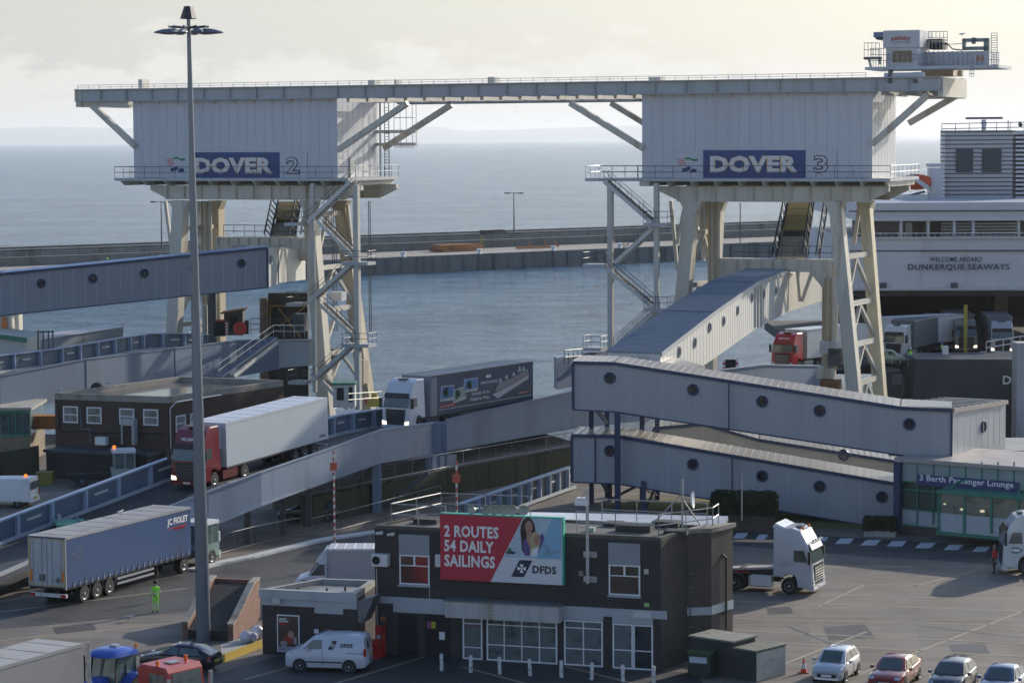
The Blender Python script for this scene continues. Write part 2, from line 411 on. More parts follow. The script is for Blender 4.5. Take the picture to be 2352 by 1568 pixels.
def groundmat(name, col, joint, slab=5.0, rot=0.0, var=0.35, rough=0.9, gap=0.012):
    m = bpy.data.materials.new(name); m.use_nodes = True; t = m.node_tree; b = t.nodes['Principled BSDF']
    tcn = t.nodes.new('ShaderNodeTexCoord'); mp_ = t.nodes.new('ShaderNodeMapping'); mp_.inputs['Rotation'].default_value = (0,0,rot)
    t.links.new(tcn.outputs['Object'], mp_.inputs[0])
    n1 = t.nodes.new('ShaderNodeTexNoise'); n1.inputs['Scale'].default_value = 0.12; n1.inputs['Detail'].default_value = 9; n1.inputs['Roughness'].default_value = 0.65
    t.links.new(tcn.outputs['Object'], n1.inputs['Vector'])
    r1 = t.nodes.new('ShaderNodeValToRGB'); t.links.new(n1.outputs['Fac'], r1.inputs[0])
    r1.color_ramp.elements[0].position = 0.33; r1.color_ramp.elements[1].position = 0.66
    r1.color_ramp.elements[0].color = tuple(x*(1-var) for x in col)+(1,); r1.color_ramp.elements[1].color = tuple(x*(1+var*0.35) for x in col)+(1,)
    # tyre polish running with the traffic
    m2 = t.nodes.new('ShaderNodeMapping'); m2.inputs['Rotation'].default_value = (0,0,rot); m2.inputs['Scale'].default_value = (0.06, 1.1, 1); t.links.new(tcn.outputs['Object'], m2.inputs[0])
    n2 = t.nodes.new('ShaderNodeTexNoise'); n2.inputs['Scale'].default_value = 1.0; n2.inputs['Detail'].default_value = 4; t.links.new(m2.outputs[0], n2.inputs['Vector'])
    r2 = t.nodes.new('ShaderNodeValToRGB'); t.links.new(n2.outputs['Fac'], r2.inputs[0]); r2.color_ramp.elements[0].position = 0.35; r2.color_ramp.elements[0].color = (0.72,0.72,0.73,1); r2.color_ramp.elements[1].position = 0.6; r2.color_ramp.elements[1].color = (1,1,1,1)
    mx = t.nodes.new('ShaderNodeMix'); mx.data_type = 'RGBA'; mx.blend_type = 'MULTIPLY'; mx.inputs[0].default_value = 1
    t.links.new(r1.outputs[0], mx.inputs[6]); t.links.new(r2.outputs[0], mx.inputs[7]); out = mx.outputs[2]
    if slab:
        br = t.nodes.new('ShaderNodeTexBrick'); br.inputs['Scale'].default_value = 1.0/slab; br.inputs['Brick Width'].default_value = 1.0; br.inputs['Row Height'].default_value = 0.8
        br.offset = 0.0; br.inputs['Mortar Size'].default_value = gap; br.inputs['Mortar Smooth'].default_value = 0.3
        br.inputs['Color1'].default_value = (1,1,1,1); br.inputs['Color2'].default_value = (0.78,0.79,0.82,1); br.inputs['Mortar'].default_value = tuple(joint)+(1,)
        t.links.new(mp_.outputs[0], br.inputs['Vector'])
        m3 = t.nodes.new('ShaderNodeMix'); m3.data_type = 'RGBA'; m3.blend_type = 'MULTIPLY'; m3.inputs[0].default_value = 1
        t.links.new(out, m3.inputs[6]); t.links.new(br.outputs[0], m3.inputs[7]); out = m3.outputs[2]
    n6 = t.nodes.new('ShaderNodeTexNoise'); n6.inputs['Scale'].default_value = 0.8; n6.inputs['Detail'].default_value = 6; n6.inputs['Roughness'].default_value = 0.7; t.links.new(tcn.outputs['Object'], n6.inputs['Vector'])
    r6 = t.nodes.new('ShaderNodeValToRGB'); t.links.new(n6.outputs['Fac'], r6.inputs[0]); r6.color_ramp.elements[0].position = 0.60; r6.color_ramp.elements[0].color = (1,1,1,1); r6.color_ramp.elements[1].position = 0.70; r6.color_ramp.elements[1].color = (.62,.62,.63,1)
    m6 = t.nodes.new('ShaderNodeMix'); m6.data_type = 'RGBA'; m6.blend_type = 'MULTIPLY'; m6.inputs[0].default_value = 1; t.links.new(out, m6.inputs[6]); t.links.new(r6.outputs[0], m6.inputs[7]); out = m6.outputs[2]
    t.links.new(out, b.inputs['Base Color'])
    n4 = t.nodes.new('ShaderNodeTexNoise'); n4.inputs['Scale'].default_value = 0.25; n4.inputs['Detail'].default_value = 5; t.links.new(tcn.outputs['Object'], n4.inputs['Vector'])
    r4 = t.nodes.new('ShaderNodeValToRGB'); t.links.new(n4.outputs['Fac'], r4.inputs[0]); r4.color_ramp.elements[0].position = 0.4; r4.color_ramp.elements[0].color = (rough*0.72,)*3+(1,); r4.color_ramp.elements[1].position = 0.6; r4.color_ramp.elements[1].color = (rough,)*3+(1,)
    t.links.new(r4.outputs[0], b.inputs['Roughness'])
    n5 = t.nodes.new('ShaderNodeTexNoise'); n5.inputs['Scale'].default_value = 8; n5.inputs['Detail'].default_value = 3; t.links.new(tcn.outputs['Object'], n5.inputs['Vector'])
    bp = t.nodes.new('ShaderNodeBump'); bp.inputs['Strength'].default_value = 0.25; bp.inputs['Distance'].default_value = 0.02; t.links.new(n5.outputs['Fac'], bp.inputs['Height']); t.links.new(bp.outputs[0], b.inputs['Normal'])
    return m
YARD = groundmat('yard concrete', (0.212,0.180,0.148), (1.12,1.1,1.06), 5.5, R(5), 0.42, 0.9, 0.008)
ASPH = groundmat('road asphalt', (0.046,0.047,0.050), (1,1,1), 0, R(20), 0.3, 0.8)
PATHM = groundmat('quayside paving', (0.26,0.225,0.19), (0.75,0.75,0.75), 3.0, R(-30), 0.3)
MOSS = mat('mossy quay wall', (0.06,0.062,0.035), 0.95, var=0.5, scale=0.5, streak=1.2, dirt=(0.028,0.032,0.024), bump=0.5)
GRASS = mat('mown grass', (0.12,0.125,0.035), 0.95, var=0.4, scale=0.7, bump=0.5, dirt=(0.16,0.12,0.05))
QUAYC = mat('old breakwater concrete', (0.15,0.16,0.155), 0.95, var=0.4, scale=0.25, streak=1.0, dirt=(0.07,0.08,0.075), bump=0.4)
QTOP = mat('breakwater deck', (0.30,0.27,0.24), 0.95, var=0.2, scale=0.1)
PAINTL = mat('worn white road paint', (0.52,0.53,0.54), 0.7, var=0.3, scale=2.5, dirt=(0.28,0.28,0.29))
PAINTY = mat('worn yellow road paint', (0.33,0.28,0.19), 0.8, var=0.4, scale=1.5, dirt=(0.27,0.24,0.19))

b = MB()
b.prism([(-95,50,0),(95,50,0),(95,160*K,0),(22,160*K,0),(-12,172*K,0),(-95,176*K,0)], (0,0,-8), YARD)
b.top('ground', kind='structure')
# asphalt by the office; road behind it, its dark colour partly painted shadow
b = MB()
far = [PZ(u, v) for u, v in ((-60,1392),(250,1345),(497,1300),(574,1283),(680,1258),(766,1239),(861,1226),(1000,1215))]
near = [PZ(u, v) for u, v in ((1000,1330),(870,1345),(600,1385),(420,1405),(-60,1450))]
b.face([p+V((0,0,0.004)) for p in far+near], ASPH)
b.top('road', kind='structure')
b = MB()
b.face([p+V((0,0,0.004)) for p in (PZ(-80,1700), PZ(300,1560), PZ(500,1545), PZ(640,1505), PZ(900,1500), PZ(1600,1545), PZ(1700,1700))], ASPH)
b.top('forecourt', kind='structure')
b = MB()
pts = [PZ(u, v) for u, v in ((1560,1215),(1700,1219),(2000,1236),(2380,1262),(2380,1300),(2000,1278),(1700,1254),(1560,1248))]
b.face([p+V((0,0,0.004)) for p in pts], ASPH)
b.top('road', kind='structure')
# white kerb curving along the road
b = MB()
kp = [PZ(u, v) for u, v in ((440,1311),(497,1296),(574,1281),(627,1268),(680,1256),(723,1245),(766,1237),(861,1224),(960,1214))]
for a, c in zip(kp[:-1], kp[1:]):
    d = (c-a).normalized(); n = V((-d.y, d.x, 0))*0.38
    b.hexa([a-n, c-n, c+n, a+n], [a-n+V((0,0,.14)), c-n+V((0,0,.14)), c+n+V((0,0,.14)), a+n+V((0,0,.14))], WHITED)
b.top('kerb', kind='structure')
# pedestrian crossing bars and lane marks
b = MB()
for (x0, x1, y0, y1) in ((345,455,535,572),(505,592,545,580),(930,1008,562,592),(1050,1185,572,610),(1225,1370,582,621),(1405,1550,590,628),(1600,1748,603,640),(1800,1940,615,652),(1995,2125,629,664)):
    X = lambda z: 1567.6+z/3; Y = lambda z: 1045.1+z/3
    w = (x1-x0)/3
    b.face([PZ(X(x0), Y(y1))+V((0,0,.008)), PZ(X(x1)-w*0.28, Y(y1))+V((0,0,.008)), PZ(X(x1), Y(y0))+V((0,0,.008)), PZ(X(x0)+w*0.28, Y(y0))+V((0,0,.008))], PAINTL)
b.top('crossing_markings', kind='structure')
b = MB()
def line(mb, a, c, w, m, z=0.008):
    a = PZ(*a); c = PZ(*c); d = (c-a).normalized(); n = V((-d.y, d.x, 0))*(w/2); Z = V((0,0,z))
    mb.face([a-n+Z, c-n+Z, c+n+Z, a+n+Z], m)
for a, c in (((1885,1338),(2370,1352)),((1700,1380),(2370,1404)),((1690,1420),(2370,1436)),((1690,1447),(2370,1478)),((0,1470),(440,1425)),((1690,1360),(2370,1378)),((1690,1470),(2370,1508)),((1940,1560),(2370,1395)),((1760,1540),(1990,1450)),((2100,1345),(2240,1310)),((0,1405),(430,1350))):
    line(b, a, c, 0.17, PAINTY)
for a, c in (((1690,1300),(2100,1300)),((1880,1392),(1990,1340)),((560,1560),(850,1480)),((750,1575),(1000,1500)),((1500,1580),(1300,1530)),((1250,1580),(1060,1530))):
    line(b, a, c, 0.17, PAINTY)
line(b, (1808,1437), (1910,1478), 0.14, STEELD)
line(b, (2120,1437), (2370,1466), 0.16, STEELD)
b.top('road_markings', kind='structure')
b = MB()
b.face([PZ(u,v)+V((0,0,.006)) for u,v in ((1375,1180),(1440,1143),(1700,1148),(2062,1182),(2062,1216),(1880,1214),(1640,1184))], GRASS)
go = b.top('grass', 'short mown grass verge under the passenger corridors', 'grass', kind='stuff')
# raised quayside path with its mossy wall
Z2 = 2.0
ne = [PZ(u, v, Z2) for u, v in ((700,1140),(805,1121),(869,1108),(1028,1077),(1215,1044),(1340,1022))]
b = MB()
top = ne + [p+V((-3.0,6.3*K,0)) for p in reversed(ne)]
b.face(top, PATHM)
b.top('quayside_path', kind='structure')
b = MB()
for i in range(len(ne)-1):
    a, c = ne[i], ne[i+1]
    N_ = 6
    for k in range(N_):
        p = lerp(a, c, k/N_); q = lerp(a, c, (k+1)/N_); o = random.uniform(0, 0.12); d = V((o*0.5, -o, 0))
        hh = random.uniform(-0.12, 0.02)
        q4 = [p+d, q+d, q+V((-.3,.5,0)), p+V((-.3,.5,0))]
        b.hexa([V((x.x, x.y, -0.2)) for x in q4], [V((x.x, x.y, Z2-0.01+hh)) for x in q4], MOSS)
a = ne[0]; 
b.hexa([V((x.x,x.y,-.2)) for x in (ne[0]+V((-.05,.55,0)), ne[-1]+V((0,.55,0)), ne[-1]+V((-3,6.25*K,0)), ne[0]+V((-3,6.25*K,0)))], [x+V((0,0,-.006)) for x in (ne[0]+V((-.05,.55,0)), ne[-1]+V((0,.55,0)), ne[-1]+V((-3,6.25*K,0)), ne[0]+V((-3,6.25*K,0)))], MOSS)
b.top('quay_wall', 'mossy dark retaining wall below the railed quayside path', 'wall')
b = MB()
bk = [p+V((-3.0,6.3*K,0)) for p in ne]
for a, c in zip(bk[:-1], bk[1:]):
    d = V((-.2,.45,0))
    b.hexa([a, c, c+d, a+d], [x+V((0,0,1.0)) for x in (a, c, c+d, a+d)], CONC)
b.top('low_wall', 'low pale concrete wall along the far side of the quayside path', 'wall')
RAILM = mat('dull rail paint', (0.30,0.31,0.30), 0.5, 0.3, var=0.25, scale=3)
b = MB(); railing(b, [p+V((-.1,.25,0)) for p in ne], 1.15, 2.2, 0.035, RAILM, (0.12, 1.0))
b.top('handrail', 'long tubular handrail along the top of the mossy quay wall', 'railing')

# breakwater
BW = Plane(0, 403, 1551, 492); BW.n = BW.n*K
def bw(u, dd, z):      # point above the quay edge seen at u, dd back
    p = BW(u, 600) if dd == 0 else BW.at(u, 590, dd); return V((p.x, p.y, z))
b = MB()
A, B_ = bw(-160,0,0), bw(1990,0,0)
n = 60
for i in range(n):
    p, q = lerp(A, B_, i/n), lerp(A, B_, (i+1)/n); o = random.choice((0, 0, 0.25, 0.1)); d = BW.n*(-o)
    b.hexa([V((x.x,x.y,-8)) for x in (p+d, q+d, q+BW.n*1.0, p+BW.n*1.0)], [V((x.x,x.y,-1.0)) for x in (p+d, q+d, q+BW.n*1.0, p+BW.n*1.0)], QUAYC)
    b.beam(V((p.x,p.y,-8))+d-BW.n*.15, V((p.x,p.y,-1.2))+d-BW.n*.15, 0.5, 0.4, QUAYC)
def bblock(mb, d0, d1, z0, z1, m):
    q = [A+BW.n*d0, B_+BW.n*d0, B_+BW.n*d1, A+BW.n*d1]
    mb.hexa([V((x.x,x.y,z0)) for x in q], [V((x.x,x.y,z1)) for x in q], m)
bblock(b, 1.0, 26, -8, -1.003, QTOP)
bblock(b, 19, 21.5, -1.0, 1.0, QUAYC); bblock(b, 21.5, 25, -1.0, 2.55, QUAYC)
bblock(b, 24, 25.4, 2.55, 3.0, QUAYC)
b.top('breakwater', kind='structure')
b = MB()
L = (B_-A).length; nn_ = int(L/4)
for i in range(nn_):
    p = lerp(A, B_, i/nn_) + BW.n*19.2; b.beam(V((p.x,p.y,1.0)), V((p.x,p.y,2.0)), 0.07, 0.07, STEEL)
p, q = A+BW.n*19.2, B_+BW.n*19.2
for z in (1.5, 2.0): b.beam(V((p.x,p.y,z)), V((q.x,q.y,z)), 0.06, 0.06, STEEL)
b.top('handrail', 'long railing along the stepped breakwater wall out in the harbour', 'railing')
# the far coast
ridge = [(-400,16),(-150,28),(0,35),(110,38),(230,35),(330,33),(480,22),(640,15),(820,20),(900,28),(990,33),(1030,30),(1064,23),(1150,24),(1270,28),(1380,31),(1480,33),(1560,30),(1680,24),(1800,16),(1920,10),(2050,5),(2200,1)]
b = MB(); D_ = 50000.0
rp_ = []
for u, h in ridge:
    x = (u-CX)/F*D_; rp_.append((x, h/F*D_+H*0.2))
HILL = mat('hazed chalk coast', (0.30,0.32,0.32), 1.0, var=0.2, scale=0.001)  # chalk coast made paler, part of the haze is in its colour
k = MB()
rings = []
for x, h in rp_:
    rings.append([V((x, D_-900, SEA-0.5)), V((x, D_-500, SEA+h*0.55)), V((x, D_, SEA+h)), V((x, D_+1500, SEA+h*0.9)), V((x, D_+2500, SEA-0.5))])
k.loft(rings, HILL, True, True)
k.top('hills', kind='structure')
# the winter air between here and the coast
hz = bpy.data.materials.new('haze'); hz.use_nodes = True; t = hz.node_tree; t.nodes.remove(t.nodes['Principled BSDF'])
pv = t.nodes.new('ShaderNodeVolumePrincipled'); pv.inputs['Color'].default_value = (0.97,0.985,1.0,1); pv.inputs['Density'].default_value = 0.000036; pv.inputs['Anisotropy'].default_value = 0.3
t.links.new(pv.outputs[0], t.nodes['Material Output'].inputs['Volume'])
b = MB(); b.box(-60500, 60500, -60, 79500, -10, 345, hz)
b.top('haze', kind='stuff')

b = MB()
for q in (((1890,1440),(1985,1432),(2010,1462),(1905,1470)),((1760,1395),(1815,1392),(1822,1408),(1764,1411)),((2180,1480),(2260,1476),(2275,1500),(2190,1505)),((120,1440),(210,1430),(225,1448),(130,1458))):
    b.face([PZ(*p)+V((0,0,.004)) for p in q], ASPH)
b.top('patches', kind='structure')
# ============================================================ BERTH GANTRIES
SG = V((0.45, 0.89*K, 0))
G = Plane(308, 199, 2003, 176, SG)
TG = G.T
def gz(u, z, d=0.0):    # on the gantry front line below/above photo column u (taken at v=400), height z, d back
    p = G(u, 400, 0); return V((p.x, p.y, z)) + SG*d
def tbox(mb, u0, u1, z0, z1, d0, d1, m):
    a, c = gz(u0, z0, d0), gz(u1, z0, d0); dd = SG*(d1-d0); Z = V((0,0,z1-z0))
    return mb.hexa([a, c, c+dd, a+dd], [a+Z, c+Z, c+dd+Z, a+dd+Z], m)
ZB, ZT, ZP, ZH = 30.75, 31.85, 22.75, 30.70     # beam underside, beam top, platform, housing top
DEP = 8.2
# ---- crane beam joining the two towers
cb = thing('crane_beam', 'long pale grey twin girder beam bridging the tops of both white berth towers', 'crane beam', gz(1176, ZB))
for nm, d0, x1 in (('front_girder', -0.45, 2164), ('rear_girder', DEP-0.3, 2164)):
    b = MB(); tbox(b, 184, x1, ZB, ZT, d0, d0+0.35, BEAMP)
    tbox(b, 184, x1, ZT, ZT+0.09, d0-0.28, d0+0.62, BEAMP); tbox(b, 184, x1, ZB-0.09, ZB-0.003, d0-0.28, d0+0.62, BEAMP)
    a, c = gz(184, 0), gz(x1, 0); n = 30
    for i in range(n+1):
        p = lerp(a, c, i/n)+SG*(d0-0.12); b.beam(p+V((0,0,ZB+.01)), p+V((0,0,ZT-.01)), 0.07, 0.22, BEAMP)
    b.part(nm, cb)
b = MB()
for i in range(46):
    u = 190 + i*(1968/45); a = gz(u, ZB-0.28, -0.1); b.beam(a, a+SG*(DEP+0.1), 0.28, 0.36, CREAM)
b.part('cross_member', cb)
b = MB()
a = gz(184, ZB-0.5, -0.3)
tbox(b, 184, 300, ZB-0.65, ZB-0.1, -0.3, -0.1, CREAM); tbox(b, 184, 196, ZB-0.65, ZT, -0.47, DEP+0.3, CREAM)
tbox(b, 2156, 2168, ZB-0.65, ZT, -0.47, DEP+0.3, CREAM); tbox(b, 2060, 2166, ZB-0.7, ZB-0.1, DEP-.3, DEP, CREAM)
b.part('end_frame', cb)
b = MB()
a, c = gz(186, ZT+.09, -0.3), gz(1990, ZT+.09, -0.3); n = 64
for i in range(n+1):
    p = lerp(a, c, i/n); b.beam(p, p+V((0,0,0.42)), 0.05, 0.05, STEEL)
b.beam(a+V((0,0,.42)), c+V((0,0,.42)), 0.05, 0.05, STEEL); b.beam(a+V((0,0,.2)), c+V((0,0,.2)), 0.04, 0.04, STEEL)
b.part('rail', cb)
b = MB()
for u, w, hh in ((320, 1.0, 0.95), (850, 1.6, .5), (1125, 1.6, .6), (905, .5, .5), (1500, 2.6, .35)):
    p = gz(u, ZT+.1, 1.0); b.cbox(p, w*0.45, 1.2, hh, CREAM, TG, SG)
b.part('roof_box', cb)
# pipes slung under the middle span
b = MB()
for d in (1.2, 3.0): b.tube(gz(900, ZB-0.62, d), gz(1468, ZB-0.62, d), 0.13, STEEL, 6)
b.part('pipe', cb)

def side_brace(parent, pA, pB, d, w=0.55):
    a, c = G.at(*pA, d), G.at(*pB, d); MB().beam(a, c, w, w, CREAM).part('brace', parent)
side_brace(cb, (205, 236), (312, 337), -0.1)
side_brace(cb, (936, 237), (776, 345), -0.1); side_brace(cb, (1038, 240), (882, 340), DEP)
side_brace(cb, (1310, 237), (1478, 341), -0.1); side_brace(cb, (1404, 237), (1480, 283), DEP)
side_brace(cb, (2132, 217), (2003, 332), -0.1); side_brace(cb, (2197, 220), (2088, 283), DEP)

def panel_seams(mb, u0, u1, z0, z1, d, step, m=SEAM):
    a, c = gz(u0, 0, d), gz(u1, 0, d); n = max(1, round((c-a).length/step))
    for i in range(1, n):
        p = lerp(a, c, i/n); mb.hexa([p+V((0,0,z0))-TG*.02, p+V((0,0,z0))+TG*.02, p+V((0,0,z0))+TG*.02+SG*.05, p+V((0,0,z0))-TG*.02+SG*.05],
            [p+V((0,0,z1))-TG*.02, p+V((0,0,z1))+TG*.02, p+V((0,0,z1))+TG*.02+SG*.05, p+V((0,0,z1))-TG*.02+SG*.05], m)

def stair(parent, pts, d=-1.7, w=1.0):
    """zig-zag flights through photo points; each flight a part with its handrail as a sub-part"""
    for (a_, b_) in pts:
        a, c = G.at(*a_, d), G.at(*b_, d)
        mb = MB(); S2 = SG*w
        for o in (V((0,0,0)), S2): mb.beam(a+o, c+o, 0.08, 0.36, mat('stair stringer paint', (.56,.55,.52), .5, var=.15))
        n = max(6, int(abs(a.z-c.z)/0.24)); 
        for i in range(n):
            p = lerp(a, c, (i+0.5)/n) + S2*0.5 + V((0,0,0.02)); mb.cbox(p, 0.28, w-.08, 0.07, RUST if i % 3 else STEELD, TG, SG)
        fl = mb.part('stair_flight', parent)
        r = MB()
        for o in (V((0,0,0)), S2):
            for h in (0.55, 1.05): r.tube(a+o+V((0,0,h)), c+o+V((0,0,h)), 0.024, STEELD, 5)
            for i in range(5): p = lerp(a, c, i/4)+o; r.tube(p, p+V((0,0,1.05)), 0.028, STEELD, 5)
        r.part('handrail', fl)
def landing(parent, u0, u1, v, d0=-2.0, d1=-0.4, rail=True):
    p = G.at((u0+u1)/2, v, -1.2); z = p.z
    mb = MB(); a, c = gz(u0, z, d0), gz(u1, z, d0); S2 = SG*(d1-d0)
    # gz is taken at v=400; correct sideways so the ends fall at u0,u1
    mb.hexa([x+V((0,0,-.32)) for x in (a, c, c+S2, a+S2)], [a, c, c+S2, a+S2], BEAMP)
    o = mb.part('landing', parent)
    if rail:
        r = MB(); railing(r, [a, c, c+S2], 1.1, 1.0, 0.028, STEELD); railing(r, [a, a+S2], 1.1, 1.0, 0.028, STEELD); r.part('handrail', o)
def column(parent, u, v0, v1, w=0.5, d=-1.5, m=mat('cream grey column paint', (.50,.485,.44), .5, var=.15, scale=.8, streak=1, stain=.5)):
    a = G.at(u, v0, d); MB().beam(a, V((a.x, a.y, G.at(u, v1, d).z)), w, w, m, up=TG).part('column', parent)
def leg(parent, a_, b_, d, w0, w1, m, dep=1.1, zb=-8):
    a = G.at(*a_, d); c = G.at(*b_, d); dr = (c-a); c = a + dr*((zb-a.z)/dr.z)
    mb = MB(); s = SG*(dep/2)
    mb.hexa([c-TG*w1/2-s, c+TG*w1/2-s, c+TG*w1/2+s, c-TG*w1/2+s], [a-TG*w0/2-s, a+TG*w0/2-s, a+TG*w0/2+s, a-TG*w0/2+s], m)
    # gusset under the girder
    mb.hexa([a-TG*w0/2-s*.9+V((0,0,-.9)), a+TG*w0/2-s*.9+V((0,0,-.9)), a+TG*w0/2+s*.9+V((0,0,-.9)), a-TG*w0/2+s*.9+V((0,0,-.9))],
            [a-TG*w0*.85-s*.9, a+TG*w0*.85-s*.9, a+TG*w0*.85+s*.9, a-TG*w0*.85+s*.9], m)
    mb.part('leg', parent)
    return a, c
def lacing(parent, f, r, zs, m=CREAM, w=0.42):
    at = lambda ln, z: lerp(ln[0], ln[1], (z-ln[0].z)/(ln[1].z-ln[0].z))
    for i, z in enumerate(zs):
        MB().beam(at(f, z), at(r, z), w, w*1.1, m).part('strut', parent)
        if i+1 < len(zs):
            z2 = zs[i+1]; top = lerp(at(f, z), at(r, z), 0.5)
            MB().beam(top+V((0,0,-.25)), at(f, z2), w*.8, w*.8, m).part('strut', parent)
            MB().beam(top+V((0,0,-.25)), at(r, z2), w*.8, w*.8, m).part('strut', parent)

def tower(which, label, hu0, hu1, pu0, pu1, gu0, gu1, signs, num):
    t = thing('berth_tower', label, 'berth tower', gz((hu0+hu1)/2, SEA), group=None)
    b = MB(); tbox(b, hu0, hu1, ZP+0.02, ZH, 0.0, 7.9, CLAD)
    h = b.part('housing', t)
    b = MB(); panel_seams(b, hu0, hu1, ZP+.05, ZH-.02, -0.012, 1.05)
    for i in range(1, 8):
        p = gz(hu1, 0, i*1.0); b.hexa([p+V((0,0,ZP+.05))+x for x in (TG*-.03-SG*.03, TG*.012-SG*.03, TG*.012+SG*.03, TG*-.03+SG*.03)], [p+V((0,0,ZH-.02))+x for x in (TG*-.03-SG*.03, TG*.012-SG*.03, TG*.012+SG*.03, TG*-.03+SG*.03)], SEAM)
    b.part('panel_joints', h)
    b = MB(); tbox(b, pu0, pu1, ZP-0.30, ZP, -1.1, 9.0, BEAMP); pl = b.part('platform', t)
    b = MB(); a = gz(pu0, ZP, -1.05); c = gz(pu1, ZP, -1.05); railing(b, [gz(pu0, ZP, 8.9), a, c, gz(pu1, ZP, 8.9)], 1.15, 1.75, 0.03, STEELD)
    b.part('handrail', pl)
    b = MB()
    a, c = gz(pu0+12, 0, 0), gz(pu1-12, 0, 0); n = 10
    for i in range(n+1):
        p = lerp(a, c, i/n); b.hexa([p+V((0,0,ZP-.78))-TG*.12-SG*.2, p+V((0,0,ZP-.78))+TG*.12-SG*.2, p+V((0,0,ZP-.78))+TG*.12+SG*8.6, p+V((0,0,ZP-.78))-TG*.12+SG*8.6],
              [p+V((0,0,ZP-.302))-TG*.12-SG*.9, p+V((0,0,ZP-.302))+TG*.12-SG*.9, p+V((0,0,ZP-.302))+TG*.12+SG*8.9, p+V((0,0,ZP-.302))-TG*.12+SG*8.9], CREAM)
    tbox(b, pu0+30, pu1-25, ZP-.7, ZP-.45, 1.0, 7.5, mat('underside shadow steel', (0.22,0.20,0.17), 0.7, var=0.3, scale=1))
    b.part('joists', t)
    for d in (0.2, 7.2):
        b = MB(); g0, g1 = gz(gu0, 0, d), gz(gu1, 0, d); zt, zb = ZP-.79, 20.62
        prof = [g0+V((0,0,zt)), g1+V((0,0,zt)), g1+V((0,0,zt-.45)), g1-TG*1.9+V((0,0,zb)), g0+TG*1.9+V((0,0,zb)), g0+V((0,0,zt-.45))]
        b.prism(prof, SG*.5, CREAM)
        for i in range(1, 12):
            p = lerp(g0, g1, i/12)-SG*.1; b.beam(p+V((0,0,zb+.02)), p+V((0,0,zt-.02)), .08, .2, CREAM)
        q = lerp(g0, g1, .5)
        b.hexa([g0+TG*1.8+V((0,0,zb-.09))-SG*.2, g1-TG*1.8+V((0,0,zb-.09))-SG*.2, g1-TG*1.8+V((0,0,zb-.09))+SG*.7, g0+TG*1.8+V((0,0,zb-.09))+SG*.7], [g0+TG*1.8+V((0,0,zb-.003))-SG*.2, g1-TG*1.8+V((0,0,zb-.003))-SG*.2, g1-TG*1.8+V((0,0,zb-.003))+SG*.7, g0+TG*1.8+V((0,0,zb-.003))+SG*.7], CREAM)
        b.part('main_girder', t)
    # sign on the front
    (s0, s1, sv0, sv1), (b0, b1), (l0, l1, lv0, lv1), (n0, n1), (f0, f1, fv0, fv1) = signs
    def Q(u, v, d): return G.at(u, v, 0) + SG*d
    b = MB(); b.prism([Q(s0, sv1, -.06), Q(s1, sv1, -.06), Q(s1, sv0, -.06), Q(s0, sv0, -.06)], SG*.055, CLAD)
    b.beam(Q(s0, sv0, -.03), Q(s1, sv0, -.03), .1, .07, SEAM); b.beam(Q(s1, sv0, -.03), Q(s1, sv1, -.03), .1, .07, SEAM)
    sb = b.part('sign_board', t)
    b = MB(); b.prism([Q(b0, sv1, -.10), Q(b1, sv1, -.10), Q(b1, sv0, -.10), Q(b0, sv0, -.10)], SG*.035, SIGNB); b.part('blue_panel', sb)
    a = Q(l0, lv1, -.12); w = (Q(l1, lv1, -.12)-a).length; hh = Q(l0, lv0, -.12).z-a.z
    letm = mat('cream neon edged letters', (0.66,0.66,0.66), 0.5, var=0.15, scale=4)
    text_part('lettering', sb, 'DOVER', a-TG*.05-V((0,0,.05)), TG, (0,0,1), w+.1, hh+.1, mat('warm letter edge', (0.80,0.60,0.36), .5), 0.02, 0.055)
    text_part('lettering', sb, 'DOVER', a, TG, (0,0,1), w, hh, letm, 0.06, 0.02)
    a = Q(n0, lv1, -.07); w = (Q(n1, lv1, -.07)-a).length
    text_part('number', sb, num, a-TG*.09-V((0,0,.09)), TG, (0,0,1), w+.18, hh+.18, mat('number edge', (0.05,0.05,0.055), .6), 0.02, 0.05)
    text_part('number', sb, num, a, TG, (0,0,1), w, hh, CLAD, 0.05, 0.005)
    # flag emblem
    def fp(x, y, d=-.075): return Q(f0+(f1-f0)*x, fv0+(fv1-fv0)*y, d)
    b = MB(); em = [mat('flag red', (0.45,0.09,0.10), .5), mat('flag navy', (0.03,0.04,0.17), .5), mat('flag green', (0.02,0.22,0.08), .5)]
    b.prism([fp(0,.15), fp(.33,.08), fp(.42,.55), fp(.12,.62)], SG*.012, em[0])
    for k in range(4): b.prism([fp(.03+.025*k,.2+.11*k,-.09), fp(.34+.02*k,.13+.11*k,-.09), fp(.35+.02*k,.17+.11*k,-.09), fp(.04+.025*k,.24+.11*k,-.09)], SG*.012, WHITE)
    b.prism([fp(.22,.72), fp(.42,.7), fp(.5,.6), fp(.62,.62), fp(.64,.78), fp(.5,.9), fp(.24,.95)], SG*.012, em[1])
    b.prism([fp(.62,.85), fp(.78,.72), fp(.96,.78), fp(.92,.98), fp(.66,1.0)], SG*.012, em[1])
    b.prism([fp(.36,.06), fp(.55,0), fp(.75,.12), fp(1,.1), fp(1,.26), fp(.78,.27), fp(.6,.14), fp(.4,.18)], SG*.012, em[2])
    b.part('emblem', sb)
    return t
t2 = tower(2, 'white clad gantry tower on cream legs, signed DOVER 2, nearer the lamp mast', 308, 776, 278, 812, 342, 826,
   ((376,706,350,409), (437,643), (450,627,363,398), (660,687), (383,426,360,396)), '2')
t3 = tower(3, 'white clad gantry tower on cream legs, signed DOVER 3, in front of the ferry', 1475, 2003, 1475, 2052, 1512, 2040,
   ((1549,1922,345,409), (1616,1851), (1633,1833,359,396), (1871,1901), (1557,1603,361,397)), '3')
